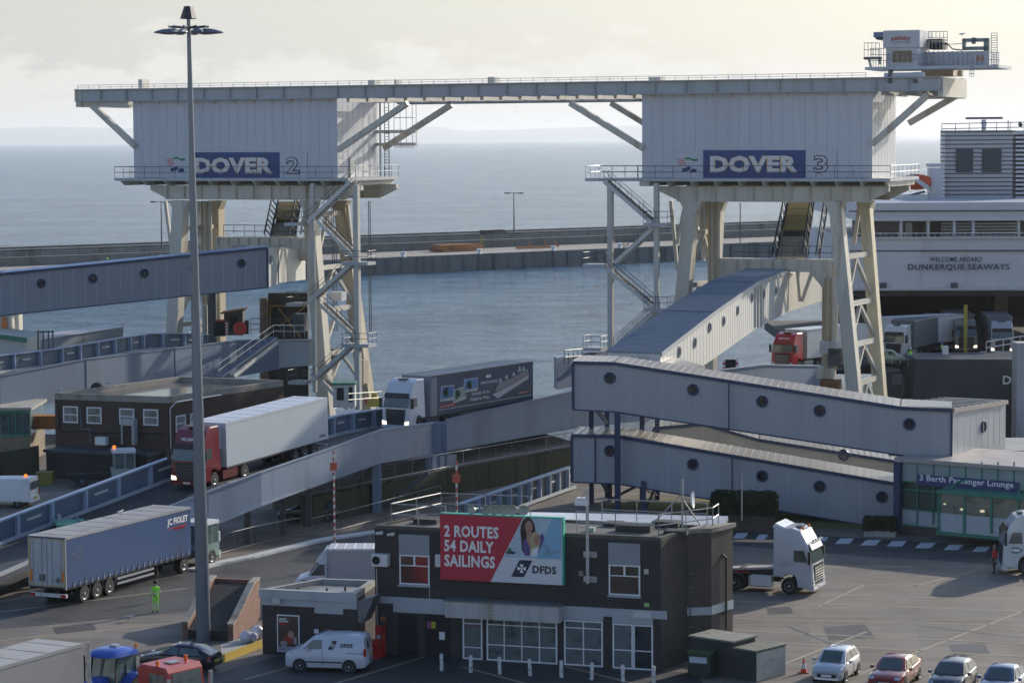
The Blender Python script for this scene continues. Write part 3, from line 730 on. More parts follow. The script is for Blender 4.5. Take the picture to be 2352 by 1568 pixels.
# legs and lacing; the tan rear legs carry sunlight in their paint colour
zs = [17.5, 12.5, 7.5, 2.6]
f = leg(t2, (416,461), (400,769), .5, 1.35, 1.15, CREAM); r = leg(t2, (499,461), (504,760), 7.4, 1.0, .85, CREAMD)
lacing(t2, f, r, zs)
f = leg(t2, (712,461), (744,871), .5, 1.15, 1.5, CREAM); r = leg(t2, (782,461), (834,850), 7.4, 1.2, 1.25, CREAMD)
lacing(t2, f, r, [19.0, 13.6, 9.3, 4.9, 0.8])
f = leg(t3, (1590,462), (1566,719), .5, 1.3, 1.2, CREAM); r = leg(t3, (1650,462), (1640,672), 7.4, 1.0, .9, CREAM)
lacing(t3, f, r, [17.5, 12.5, 7.5])
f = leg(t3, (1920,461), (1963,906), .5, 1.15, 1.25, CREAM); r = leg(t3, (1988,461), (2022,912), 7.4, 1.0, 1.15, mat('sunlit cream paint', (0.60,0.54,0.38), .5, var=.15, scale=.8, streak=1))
lacing(t3, f, r, [15.4, 11.0, 7.2, 3.6, -0.5])
def bundle(t, u0, u1, v0, v1, d, n, m=CREAM):
    for i in range(n):
        u = u0+(u1-u0)*i/(n-1); a = G.at(u, v0, d); zz = G.at(u, v1, d).z
        MB().tube(a, V((a.x, a.y, zz)), 0.19, m if i % 2 else CREAMD, 8).part('guide_pipe', t)
bundle(t2, 464, 482, 462, 790, 4.2, 4); bundle(t3, 1630, 1650, 463, 700, 4.2, 4); bundle(t3, 1893, 1921, 600, 835, 4.2, 4)
bundle(t2, 440, 456, 462, 560, 5.0, 4, STEEL); bundle(t3, 1613, 1624, 463, 560, 5.0, 3, STEEL)
# lifting portals: crossbeam with walkway rail and drop-down corbels
def portal(t, u0, u1, v0, v1, d, ru0, cu):
    b = MB(); a, c = G.at(u0, v1, d), G.at(u1, v1, d); zt = G.at(u0, v0, d).z; zb = a.z; c.z = zb
    S2 = SG*1.1
    b.hexa([a, c, c+S2, a+S2], [x+V((0,0,zt-zb)) for x in (a, c, c+S2, a+S2)], CREAM)
    for i in range(9):
        p = lerp(a, c, (i+.3)/9)-SG*.08; b.beam(p+V((0,0,.02)), p+V((0,0,zt-zb-.02)), .1, .15, CREAM)
    for s, p in ((1, a), (-1, c)):
        q = TG*s
        b.prism([p+V((0,0,-1.5)), p+q*.9+V((0,0,-1.5)), p+q*2.2+V((0,0,-.003)), p+V((0,0,-.003))], S2, CREAM)
    o = b.part('crossbeam', t)
    r = MB(); z = V((0,0,zt-zb)); a2 = G.at(ru0, v1, d); a2.z = zt
    railing(r, [a2, V((c.x,c.y,zt))], 1.25, 1.3, .035, STEELD, (.5,1)); r.part('handrail', o)
    # V hangers that carry the end of the passenger corridor
    for (ua, ub) in cu:
        h0, h1 = G.at(ua, v1, d+.3), G.at(ub, v1+70, d+.3); MB().beam(h0, h1, .3, .3, CREAM).part('hanger', t)
portal(t3, 1653, 1911, 593, 622, 3.6, 1680, ((1832,1838),(1866,1842)))
portal(t2, 494, 706, 544, 563, 3.6, 514, ((640,652),(682,656)))
# raised passenger gangways seen through the towers
def gangway(t, lo, hi, d0, d1, label):
    (lu0, lu1, lv), (hu0, hu1, hv) = lo, hi
    a, b_, c, d = G.at(lu0, lv, d0), G.at(lu1, lv, d0), G.at(hu1, hv, d1), G.at(hu0, hv, d1)
    g = thing('gangway', label, 'gangway', lerp(a, b_, .5))
    th = V((0,0,-.35))+SG*.25
    OL = mat('faded yellow gangway panel', (0.36,0.31,0.16), .7, var=.2, scale=1.5); GR = mat('grey gangway panel', (0.33,0.32,0.28), .7, var=.2, scale=1.5)
    b = MB()
    n = 8
    for i in range(n):
        t0, t1 = i/n, (i+.93)/n
        if 3 <= i < 4: continue
        q = [lerp(a,d,t0), lerp(b_,c,t0), lerp(b_,c,t1), lerp(a,d,t1)]
        b.prism(q, th, GR if i < 3 else OL)
    b.prism([a+th*.5, b_+th*.5, c+th*.5, d+th*.5], th*.6, STEELD)
    b.part('gangway_floor', g)
    for s, e, off in ((a, d, -TG*.12), (b_, c, TG*.12), (b_, c, TG*1.5)):
        b = MB()
        NV = mat('dark blue truss paint', (0.05,0.07,0.12), .5)
        up = V((0,0,.2))-SG*.8
        b.beam(s+off, e+off, .16, .3, NV); b.beam(s+off+up*1.5, e+off+up*1.5, .12, .2, NV)
        for i in range(7):
            p, q = lerp(s, e, i/7)+off, lerp(s, e, (i+1)/7)+off
            b.beam(p, q+up*1.5, .1, .1, CREAM if i % 2 else NV)
        b.part('side_truss', g)
gangway(t3, (1785,1848,590), (1812,1868,463), 5.4, 9.5, 'raised yellow panelled gangway inside the right tower, with dark blue trusses')
gangway(t2, (624,676,542), (641,690,462), 5.4, 9.5, 'yellow panelled gangway rising behind the stairs of the left tower')
# stairs, tower 2 (right-hand side)
column(t2, 718, 421, 900, .36); column(t2, 818, 425, 940, .55)
stair(t2, [((805,416),(706,511)), ((730,509),(814,592)), ((807,605),(706,695)), ((732,697),(814,774)), ((809,790),(714,876)), ((739,875),(798,940))])
for u0, u1, v in ((676,706,511), (806,866,601), (678,708,695), (806,866,789), (680,716,874)): landing(t2, u0, u1, v)
# stairs, tower 3 (left-hand side)
column(t3, 1402, 425, 812, .5); column(t3, 1508, 421, 800, .45)
stair(t3, [((1387,417),(1496,511)), ((1499,524),(1411,604)), ((1390,614),(1499,707)), ((1499,719),(1409,800))])
for u0, u1, v in ((1496,1551,512), (1357,1408,606), (1496,1551,707), (1358,1398,797)): landing(t3, u0, u1, v)
b = MB(); tbox(b, 1355, 1474, ZP-.28, ZP, -1.1, 2.4, BEAMP); o = b.part('landing', t3)
b = MB(); railing(b, [gz(1474,ZP,-1.05), gz(1356,ZP,-1.05), gz(1356,ZP,2.3), gz(1474,ZP,2.3)], 1.15, 1.3, .03, STEEL); b.part('handrail', o)
b = MB(); tbox(b, 1478, 1500, ZP-.75, ZP-.3, -1.0, 2, CREAM); b.part('bracket', t3)
# caged ladders and columns at the rear right corner of tower 2
b = MB(); p = gz(786, ZP, 8.4)
for k in (0.0, .5): b.tube(p+TG*k, p+TG*k+V((0,0,7.6)), .05, STEELD, 5)
for i in range(24): b.tube(p+V((0,0,.3*i+.2)), p+TG*.5+V((0,0,.3*i+.2)), .025, STEELD, 4)
q = p+TG*1.1+V((0,0,3.0)); railing(b, [q, q+TG*2.1, q+TG*2.1+SG*.8], 4.6, .7, .035, STEELD, (0,.33,.66,1.0))
b.part('caged_ladder', t2)
b = MB()
for k in (-.5, -.9): b.beam(p+TG*k, p+TG*k+V((0,0,7.7)), .22, .22, STEEL)
b.part('corner_post', t2)
b = MB(); 
for z in (3.3, 4.6): b.beam(gz(776, ZP+z, 7.6), gz(776, ZP+z, 7.6)+TG*4.6, .5, .32, CREAM)
b.part('outrigger', t2)
b = MB(); q = gz(1474, 0, 7.6)
for z in (3.6, 4.6): b.beam(q+V((0,0,ZP+z)), q-TG*1.9+V((0,0,ZP+z)), .4, .28, CREAM)
b.part('outrigger', t3)
b = MB(); p = gz(776, ZP, 2.2)+TG*.05; b.hexa([p, p+TG*.06, p+TG*.06+SG*.9, p+SG*.9], [x+V((0,0,2.0)) for x in (p, p+TG*.06, p+TG*.06+SG*.9, p+SG*.9)], STEEL)
b.part('door', t2)

# ---- hoist trolley parked at the right end of the beam
hp = lambda u, v, d=0.0: G.at(u, v, d)
X8 = lambda z: 1969.6+z/6.827
Y8 = lambda z: 57.4+z/6.827
def hbox(mb, x0, x1, y0, y1, d0, d1, m):      # zoom-crop extents on the plane d0, going back to d1
    a, c = hp(X8(x0), Y8(y1), d0), hp(X8(x1), Y8(y1), d0); zt = hp(X8(x0), Y8(y0), d0).z; c.z = a.z; S2 = SG*(d1-d0); Z = V((0,0,zt-a.z))
    return mb.hexa([a, c, c+S2, a+S2], [x+Z for x in (a, c, c+S2, a+S2)], m)
ht = thing('hoist_trolley', 'grey white hoist trolley with railed platforms standing on the right end of the crane beam', 'hoist', hp(2130, 168, 3))
GRYW = mat('grey white machine paint', (0.52,0.53,0.55), .45, var=.12, scale=.8)
b = MB(); hbox(b, 400, 975, 92, 360, .6, 5.2, GRYW); o = b.part('winch_house', ht)
text_part('lettering', o, 'pelloby', hp(X8(535), Y8(262), .57), TG, (0,0,1), 1.75, .48, mat('faded red letters', (.5,.10,.08), .5), .02, .02)
text_part('lettering', o, 'SPECIALIST CRANES', hp(X8(560), Y8(283), .57), TG, (0,0,1), 1.6, .09, mat('grey letters', (.3,.3,.33), .5), .02, .0)
b = MB(); hbox(b, 250, 399, 115, 200, .8, 4.8, mat('slate blue box paint', (.14,.19,.30), .5)); hbox(b, 285, 399, 200, 232, 1.0, 4.6, PLAST); b.part('side_box', ht)
b = MB(); hbox(b, 455, 945, 362, 655, .7, 5, GRYW); hbox(b, 550, 850, 410, 590, .66, .7, mat('rusty buff panel', (.25,.20,.11), .7, var=.4, scale=2)); b.part('machine_body', ht)
b = MB(); hbox(b, 946, 2060, 430, 655, 3.0, 5.6, mat('pale machine box', (.50,.50,.52), .4, var=.1))
for i in range(15): hbox(b, 960+i*74, 972+i*74, 410, 660, 2.85, 3.0, STEEL)
hbox(b, 1850, 1975, 480, 570, 2.96, 3.0, mat('faded orange notice', (.5,.25,.18), .6)); b.part('cable_house', ht)
b = MB(); hbox(b, 115, 2210, 662, 708, .4, 5.8, GRYW); b.part('deck', ht)
b = MB(); hbox(b, 415, 870, 752, 830, -.4, .2, GRYW); hbox(b, 870, 1030, 740, 880, -.5, .2, GRYW); hbox(b, 480, 530, 700, 850, -.5, .1, STEELD)
hbox(b, 1000, 1500, 705, 812, 5.5, 7.5, CREAMD); hbox(b, 1320, 1640, 700, 812, 7.6, 8.3, CREAMD)
b.part('bogie_frame', ht)
for x in (505, 905):
    MB().lathe([(-.12,.22),(.12,.22)], hp(X8(x), Y8(880), -.55), SG, STEELD, 10).part('wheel', ht)
b = MB(); hbox(b, 1130, 1330, 262, 385, 3.2, 4.8, DARK); hbox(b, 1095, 1330, 222, 245, 3.1, 4.9, STEELD); b.part('generator', ht)
GRNG = mat('grey green frame paint', (.20,.26,.24), .5, var=.2)
b = MB(); 
for (x0,x1,y0,y1) in ((1640,2060,215,270),(1640,2060,345,400),(1640,1690,215,400),(1975,2060,215,430)): hbox(b, x0, x1, y0, y1, 3.4, 3.9, GRNG)
hbox(b, 1790, 1850, 200, 300, 3.3, 3.4, STEELD); b.part('top_frame', ht)
b = MB()
def hrail(mb, x0, x1, y0, y1, d, n, rows=3):
    for i in range(n+1):
        x = x0+(x1-x0)*i/n; mb.tube(hp(X8(x),Y8(y1),d), hp(X8(x),Y8(y0),d), .03, STEEL, 4)
    for k in range(rows):
        y = y0+(y1-y0)*k/rows; mb.tube(hp(X8(x0),Y8(y),d), hp(X8(x1),Y8(y),d), .03, STEEL, 4)
hrail(b, 105, 345, 285, 500, .5, 4, 2); hrail(b, 205, 450, 370, 660, .5, 6, 3); hrail(b, 1110, 1410, 105, 380, 3.0, 5, 3); hrail(b, 2100, 2190, 130, 660, 3.2, 1, 14)
hrail(b, 2060, 2215, 430, 665, .6, 4, 2); hrail(b, 1760, 1825, 600, 820, .3, 2, 4); hrail(b, 460, 1110, 465, 600, .5, 8, 2)
b.part('handrail', ht)
b = MB(); hbox(b, 95, 350, 505, 545, .5, 1.2, STEELD); b.beam(hp(X8(180),Y8(545),.8), hp(X8(210),Y8(660),.8), .2,.2,GRYW); b.beam(hp(X8(330),Y8(510),.8), hp(X8(360),Y8(620),.8), .2,.2,GRYW); b.part('cable_guide', ht)
b = MB(); pts = [hp(X8(x), Y8(y), 3.3) for x, y in ((1330,290),(1430,320),(1490,380),(1640,400))]; b.path(pts, .06, STEELD, 5); pts = [hp(X8(x), Y8(y), 3.3) for x, y in ((1330,285),(1450,305),(1640,295))]; b.path(pts, .03, STEELD, 4); b.part('hose', ht)

# hydraulic rams, winches and cables crowded inside the tower feet
for t, u, v0, v1, w, m in ((t2,487,672,786,.5,STEELD),(t2,470,700,786,.3,CREAM),(t3,1902,640,860,.35,CREAMD),(t3,1916,636,850,.3,CREAM)):
    a = G.at(u, v0, 3.2); zz = G.at(u, v1, 3.2).z; MB().tube(a, V((a.x,a.y,zz)), w, m, 10).part('hydraulic_ram', t)
for t, u, v, w, h, m in ((t2,692,760,1.2,1.8,STEELD),(t2,776,690,1.4,.9,GRYW),(t2,760,835,1.2,1.6,STEELD),(t3,1905,812,1.6,1.2,GRYW),(t3,1920,838,1.2,1.6,STEELD),(t3,1898,868,1.6,1.0,CREAM),(t3,1908,900,1.8,1.2,RUST),(t2,836,880,.5,2.4,CREAMD),(t2,430,690,1.0,.8,CREAM)):
    p = G.at(u, v, 3.0); MB().cbox(p, w, 1.0, h, m, TG, SG).part('machinery_box', t)
for t, us, v0, v1 in ((t2,(762,766,771,846,850),462,760),(t3,(1935,1941,1700),466,560)):
    for u in us: a = G.at(u, v0, 4.5); zz = G.at(u, v1, 4.5).z; MB().tube(a, V((a.x,a.y,zz)), .05, STEELD, 5).part('cable', t)

for t, pts in ((t2,(((380,462),(398,600),7.2),((408,466),(393,560),7.2),((436,480),(462,560),7.2),((798,470),(812,600),7.2))),(t3,(((1541,462),(1556,620),7.2),((1574,468),(1556,560),7.2),((1608,470),(1616,600),7.2),((1600,520),(1622,590),7.2),((2006,466),(1990,560),8.2),((1975,470),(1962,560),8.0)))):
    for a, c, d in pts: MB().beam(G.at(*a, d), G.at(*c, d), .32, .32, CREAM).part('strut', t)
# ============================================================ LINKSPANS, CORRIDORS, BUILDINGS, SHIP
def yat(st, u):      # st: [(u, ..., Y)] true depth along a straight edge seen at column u
    for a, c in zip(st[:-1], st[1:]):
        if u <= c[0] or c is st[-1]:
            s = (u-a[0])/(c[0]-a[0]); return 1/((1-s)/a[-1]+s/c[-1])
def strip(mb, tops, zb, off, m):     # upright slab following tops, down to zb list, thick by off
    off = Vector(off)
    for i in range(len(tops)-1):
        a, c = tops[i], tops[i+1]; a0, c0 = V((a.x,a.y,zb[i])), V((c.x,c.y,zb[i+1]))
        mb.hexa([a0, c0, c0+off, a0+off], [a, c, c+off, a+off], m)
def girder(parent, st, name, off=(0.0,0.35,0), ribs=0, m=GIRD, fl=True):
    tops = [PY(u, vt, Y) for u, vt, vb, Y in st]; zb = [PY(u, vb, Y).z for u, vt, vb, Y in st]
    b = MB(); strip(b, tops, zb, off, m)
    if fl:
        o = Vector(off)
        for i in range(len(tops)-1):      # web stiffeners at the plate joints
            a, c = tops[i], tops[i+1]; n_ = 0 if name == 'girder' and m is GIRD else 1
            for k in range(n_):
                p = lerp(a, c, k/n_); zz = zb[i]+(zb[i+1]-zb[i])*k/n_; b.hexa([V((p.x,p.y,zz+.02))+w_ for w_ in (V((-.03,0,0))-o*.22, V((.03,0,0))-o*.22, V((.03,0,0)), V((-.03,0,0)))], [p+V((0,0,-.02))+w_ for w_ in (V((-.03,0,0))-o*.22, V((.03,0,0))-o*.22, V((.03,0,0)), V((-.03,0,0)))], m)
        for i in range(len(tops)-1):
            a, c = tops[i], tops[i+1]
            b.hexa([x+V((0,0,.003)) for x in (a-o*.6, c-o*.6, c+o*1.5, a+o*1.5)], [x+V((0,0,.1)) for x in (a-o*.6, c-o*.6, c+o*1.5, a+o*1.5)], m)
            a, c = V((a.x,a.y,zb[i])), V((c.x,c.y,zb[i+1]))
            b.hexa([x+V((0,0,-.1)) for x in (a-o*.6, c-o*.6, c+o*1.5, a+o*1.5)], [x+V((0,0,-.003)) for x in (a-o*.6, c-o*.6, c+o*1.5, a+o*1.5)], m)
    b.part(name, parent); return tops
ASPR = mat('worn ramp asphalt', (0.045,0.047,0.052), .75, var=.3, scale=.5, bump=.2)
# ---- berth 3 road ramp
lk = thing('road_ramp', 'pale blue steel road ramp carrying the red cabbed and the white cabbed lorries', 'ramp', PZ(700, 1150, 0))
fst = [(-250,1345,110),(0,1248,118),(381,1104,125),(784,996,142),(881,981,147)]
fp_ = [PY(*q) for q in fst]
fp_ += [V((1.5,160*K,4.6)), V((12,176*K,3.9)), V((22,188*K,3.4)), V((30,199*K,3.1)), V((46,207*K,3.1))]
# deck strip; near edge offset to the right of the far edge
wid = 6.0; near_ = []
for i, p in enumerate(fp_):
    d = (fp_[min(i+1,len(fp_)-1)]-fp_[max(i-1,0)]); d.z = 0; d.normalize(); n = V((d.y,-d.x,0)); near_.append(p+n*wid)
def proj(p):
    q = p-CAMP; z = q.dot(FW); return CX+F*q.dot(RT)/z, CY-F*q.dot(UP)/z
def near_y(u):
    for a, c in zip(near_[:-1], near_[1:]):
        ua, uc = proj(a)[0], proj(c)[0]
        if ua <= u <= uc:
            s_ = (u-ua)/(uc-ua); return 1/((1-s_)/a.y+s_/c.y)/K - .6
    return near_[-1].y/K
s1 = [(u, a, c, near_y(u)) for u, a, c in ((240,1222,1290),(420,1153,1233),(479,1131,1208),(600,1086,1158),(746,1036,1105),(872,990,1060),(998,972,1040))]
s2 = [(u, a, c, near_y(u)) for u, a, c in ((1025,966,1033),(1315,900,981),(1500,870,960),(1641,853,930),(1754,839,920),(1910,842,925))]
girder(lk, s1, 'girder'); girder(lk, s2, 'girder')
b = MB()
for i in range(len(fp_)-1):
    q = [fp_[i], near_[i], near_[i+1], fp_[i+1]]; b.hexa([x-V((0,0,.35)) for x in q], q, ASPR)
b.part('deck', lk)
FLP = mat('pale blue flange paint', (.34,.42,.54), .45, var=.15)
def parapet(parent, pts, h, m, rib=2.6, inner=V((.3,-.1,0)), lamps=True, fl=.28):
    b = MB(); L = []
    for a, c in zip(pts[:-1], pts[1:]):
        d = (c-a); ln = d.length; d.normalize(); nn = V((d.y,-d.x,0)).normalized(); o = -nn*.12
        b.hexa([a+o*1, c+o*1, c+o*2, a+o*2], [x+V((0,0,h)) for x in (a+o, c+o, c+o*2, a+o*2)], m)
        b.hexa([x+V((0,0,h+.003)) for x in (a+nn*.12, c+nn*.12, c-nn*fl, a-nn*fl)], [x+V((0,0,h+.12)) for x in (a+nn*.12, c+nn*.12, c-nn*fl, a-nn*fl)], FLP)
        k = max(1, int(ln/rib))
        for i in range(k):
            p = lerp(a, c, (i+.5)/k); b.beam(p+nn*-.03, p+nn*-.03+V((0,0,h)), .16, .5, FLP, up=nn)
            if lamps and i % 2 == 0:
                q = lerp(a, c, (i+1.0)/k)-nn*.05+V((0,0,h*.62)); L.append((q-d*.55, q+d*.55))
        e0 = a+nn*.35; e1 = c+nn*.35; b.beam(e0+V((0,0,.12)), e1+V((0,0,.12)), .12, .22, mat('pale kerb paint', (.38,.42,.46), .6, var=.2))
    o = b.part('parapet', parent)
    for p, q in L: MB().beam(p, q, .12, .14, mat('white tube lamp case', (.55,.55,.5), .5)).part('lamp_strip', o)
parapet(lk, fp_[:6], 1.35, BLUEG)
b = MB()
for a, c in zip(near_[:7], near_[1:8]):
    d = (c-a).normalized(); n = V((-d.y, d.x, 0)); b.beam(a+n*.9+V((0,0,.12)), c+n*.9+V((0,0,.12)), .14, .22, mat('pale kerb paint', (.38,.42,.46), .6, var=.2))
b.part('kerb', lk)
# posts and trestles below
def post(parent, u, v0, Y, w, m=GIRD, z1=0.0, nm='post'):
    p = PY(u, v0, Y); MB().beam(V((p.x,p.y,z1)), p, w, w, m, up=V((1,0,0))).part(nm, parent); return p
for u, v in ((865,1062),(990,1040),(1022,1036)): post(lk, u, v, near_y(u)+.4, .62)
b = MB()
for u in (1004, 1019): 
    p = PY(u, 968, near_y(u)-.3); b.beam(V((p.x,p.y,1.0)), p, .28, .5, GIRD, up=V((1,0,0)))
b.beam(PY(985,1062,near_y(985)), PY(1040,1056,near_y(1040)), .6, .9, GIRD); b.part('joint_frame', lk)
for (a, c) in (((858,1070),(770,1185)),((745,1100),(840,1190)),((985,1085),(880,1178)),((640,1150),(760,1190))):
    MB().beam(PY(a[0],a[1],137), V((PY(c[0],c[1],137).x, 137*K, max(.05,PY(c[0],c[1],137).z))), .3, .3, STEELD).part('brace', lk)
for u in (560, 640, 700, 760):
    Y = near_y(u)+3.0; post(lk, u+8, 1090+(760-u)*.35, Y, .4, STEELD)
# tubular box girder on the far side of the ramp by the big corridor
b = MB(); a, c = PY(1278,822,178), PY(1425,801,186); S2 = V((-.2,1.6*K,0))
b.hexa([V((x.x,x.y,3.2)) for x in (a, c, c+S2, a+S2)], [a, c, c+S2, a+S2], GIRD); b.part('box_girder', lk)
b = MB(); railing(b, [PY(1296,836,176), PY(1337,832,178)], 1.25, .8, .06, STEELD); b.part('handrail', lk)
# ---- berth 2 road ramp
l2 = thing('road_ramp', 'blue grey steel road ramp rising from the left edge to the DOVER 2 tower', 'ramp', PZ(300, 1000, 0))
g1 = [(-60,877,958,157),(0,865,943,160),(198,826,910,168),(402,801,884,178),(547,783,862,186),(640,781,845,190)]
girder(l2, g1, 'girder', m=BLUEG); girder(l2, [(617,783,844,189.5),(717,781,836,192)], 'end_girder', m=mat('grey girder paint', (.36,.38,.38), .5, var=.2, scale=.5, streak=1))
f2 = [(-60,833,163),(0,818,166),(120,804,171),(282,777,178),(342,768,182),(402,767,184),(480,770,188)]
fp2 = [PY(u, v, Y)-V((0,0,1.45)) for u, v, Y in f2]
parapet(l2, fp2, 1.45, mat('dark blue grey paint', (.12,.16,.20), .5, var=.2, scale=.6))
b = MB(); nr2 = [PY(u, vt, Y) for u, vt, vb, Y in g1]
for i in range(5):
    q = [fp2[i], fp2[i+1], V((nr2[i+1].x, nr2[i+1].y+.4, fp2[i+1].z)), V((nr2[i].x, nr2[i].y+.4, fp2[i].z))]
    b.hexa([x-V((0,0,.3)) for x in q], q, ASPR)
b.part('deck', l2)
b = MB(); b.tube(PY(534,866,182), PY(634,786,187.5), .28, mat('pale tube paint', (.42,.42,.38), .5, var=.2), 10); b.part('hydraulic_tube', l2)
b = MB(); a, c = PY(500,866,181), PY(628,775,187); b.beam(a, c, .9, .15, BLUEG); railing(b, [a, c], 1.2, 1.4, .035, STEEL); railing(b, [PY(628,775,187), PY(700,775,189)], 1.2, 1.2, .035, STEEL); b.part('access_stair', l2)
b = MB(); railing(b, [PY(575,768,190), PY(690,772,191)], 1.6, 1.1, .04, STEELD, (.33,.66,1)); b.part('handrail', l2)
# berthing fenders and huts at tower 2
fd = thing('fender_panel', 'tall dark timber fender panel with yellow cross bracing beside the DOVER 2 tower', 'fender', V((PY(655,860,203).x, 203, SEA)))
b = MB(); a, c = PY(603,673,203), PY(706,673,203); zt = a.z
b.hexa([V((a.x,203*K,SEA)), V((c.x,203*K,SEA)), V((c.x,204*K,SEA)), V((a.x,204*K,SEA))], [V((a.x+.6,203*K,zt)), V((c.x,203*K,zt)), V((c.x,204*K,zt)), V((a.x+.6,204*K,zt))], mat('dark fender timber', (.045,.045,.042), .85, var=.4, scale=1.2, streak=2))
b.part('panel', fd)
b = MB(); OCH = mat('rusty ochre frame', (.22,.14,.04), .8, var=.4, scale=2)
fq = lambda u, v: PY(u, v, 202.85)
for p, q in (((618,702),(706,703)),((621,702),(618,782)),((640,707),(690,775)),((700,705),(640,750))): b.beam(fq(*p), fq(*q), .38, .2, OCH)
b.part('brace', fd)
b = MB(); b.tube(V((PY(606,760,203).x,202*K,SEA)), PY(606,684,202), .45, mat('weathered pile', (.16,.12,.08), .9, var=.4, scale=2), 8); b.part('pile', fd)
hut = thing('control_hut', 'small dark open fronted hut with a rusty roof beside the ramp end at tower 2', 'hut', PY(536,772,195))
b = MB(); a, c = PY(515,770,195), PY(558,770,195); zt = PY(536,712,195).z
b.hexa([a, c, c+V((0,2,0)), a+V((0,2,0))], [V((a.x,195*K,zt-.4)), V((c.x,195*K,zt)), V((c.x,197*K,zt)), V((a.x,197*K,zt-.4))], mat('weathered hut boards', (.09,.085,.075), .85, var=.4, scale=1.5)); b.part('wall', hut)
b = MB(); b.hexa([V((a.x-.3,194.6*K,zt-.38)), V((c.x+.3,194.6*K,zt+.02)), V((c.x+.3,197.3*K,zt+.02)), V((a.x-.3,197.3*K,zt-.38))], [V((a.x-.3,194.6*K,zt-.25)), V((c.x+.3,194.6*K,zt+.15)), V((c.x+.3,197.3*K,zt+.15)), V((a.x-.3,197.3*K,zt-.25))], RUST); b.part('roof', hut)
b = MB(); b.box(a.x+.6, c.x-.5, 194.93*K, 195*K, a.z+.5, zt-.7, DARK); b.part('opening', hut)
for u, v0, v1, lab, m in ((505,738,772,'black board with a red and white chequered edge beside the ramp rail','k'),(551,741,768,'round red lifebuoy box on the ramp rail by tower 2','r')):
    p = PY(u, v1, 189.5); q = PY(u, v0, 189.5)
    if m == 'k':
        b = MB(); w = .55; b.box(p.x-w, p.x+w, p.y, p.y+.12, p.z, q.z, DARK)
        n = 10
        for i in range(n):
            z = p.z+(q.z-p.z)*i/n; b.box(p.x+w+.003, p.x+w+.25, p.y-.01, p.y+.1, z, z+(q.z-p.z)/n*.98, REDP if i % 2 else WHITE)
        b.box(p.x-w, p.x+w, p.y-.01, p.y+.1, q.z+.003, q.z+.18, REDP)
        b.top('warning_board', lab, 'warning board')
    else:
        b = MB(); b.lathe([(0,.25),(0,.62),(.12,.7),(.24,.62),(.24,.25)], V((p.x,p.y,(p.z+q.z)/2)), (0,1,0), REDP, 16); b.box(p.x+.45,p.x+.85, p.y+.1, p.y+.5,p.z,q.z+.2,DARK)
        b.top('lifebuoy', lab, 'lifebuoy')
p = PY(1678,878,181); q = PY(1678,816,181)
b = MB(); b.box(p.x-.5, p.x+.5, p.y, p.y+.12, p.z, q.z-.4, DARK)
for i in range(9):
    for s in (-1, 1):
        z = p.z+(q.z-p.z-.4)*i/9; b.box(p.x+s*.62-.12, p.x+s*.62+.12, p.y-.01, p.y+.1, z, z+.22, REDP if i % 2 else WHITE)
b.top('warning_board', 'black board with red and white bands under the big corridor near the red lorry', 'warning board')
# boxy structure behind the left ramp
bx = thing('box_girder', 'pale roofed steel box girder lying behind the left ramp against the water', 'box girder', PY(170, 800, 176))
b = MB(); a, m_, c = PY(60,787,178), PY(123,773,178), PY(283,752,187); S2 = V((-2.2,2.6*K,0))
b.hexa([V((x.x,x.y,a.z-4.5)) for x in (a, c, c+S2, a+S2)], [V((a.x,a.y,a.z)), c, c+S2, a+S2], mat('grey box steel', (.30,.33,.34), .55, var=.25, scale=.6, streak=1)); b.part('body', bx)
b = MB(); b.hexa([x+V((0,0,.004)) for x in (a, c, c+S2, a+S2)], [x+V((0,0,.08)) for x in (a+V((.1,-.1,0)), c+V((.15,0,0)), c+S2, a+S2)], mat('pale lilac roof sheet', (.55,.53,.56), .5, var=.15)); b.part('roof', bx)
b = MB(); 
for u in (88, 100, 112, 122): 
    p = PY(u, 806, 173.5); b.beam(p, p+V((0,0,1.9)), .12, .12, STEELD); 
b.beam(PY(86,762,173.5), PY(124,762,173.5), .12, .12, STEELD); b.part('guard_frame', bx)
gb = thing('terminal_building', 'pale ribbed building with a green fascia cut by the left edge above the ramp', 'building', PY(25, 830, 172))
b = MB(); a, c = PY(-60,830,172), PY(61,830,172); zt = PY(61,779,172).z; zt0 = PY(-60,764,172).z
b.hexa([a, c, c+V((0,6,0)), a+V((0,6,0))], [V((a.x,172*K,zt0)), V((c.x,172*K,zt)), V((c.x,178*K,zt)), V((a.x,178*K,zt0))], mat('pale ribbed wall', (.48,.50,.47), .6, var=.1, scale=1, streak=2)); b.part('wall', gb)
b = MB(); b.hexa([V((a.x,171.8*K,zt0-.25)), V((c.x+.1,171.8*K,zt-.25)), V((c.x+.1,171.99*K,zt-.25)), V((a.x,171.99*K,zt0-.25))], [V((a.x,171.8*K,zt0+.15)), V((c.x+.1,171.8*K,zt+.15)), V((c.x+.1,171.99*K,zt+.15)), V((a.x,171.99*K,zt0+.15))], GREENP); b.part('fascia', gb)
wb = thing('silo_block', 'cream block with small orange notices standing at the left edge under the corridor', 'block', PY(0, 780, 186))
b = MB(); a, c = PY(-60,790,186), PY(23,790,186); zt = PY(0,715,186).z; b.box(a.x, c.x, 186*K, 191*K, a.z-3, zt, CREAM); b.part('wall', wb)
b = MB(); p = PY(4,756,185.9); b.box(p.x, p.x+.5, 185.9*K, 185.99*K, p.z, p.z+.75, ORG); p = PY(4,736,185.9); b.box(p.x+.05, p.x+.4, 185.9*K, 185.99*K, p.z, p.z+.3, ORG); b.part('notice', wb)

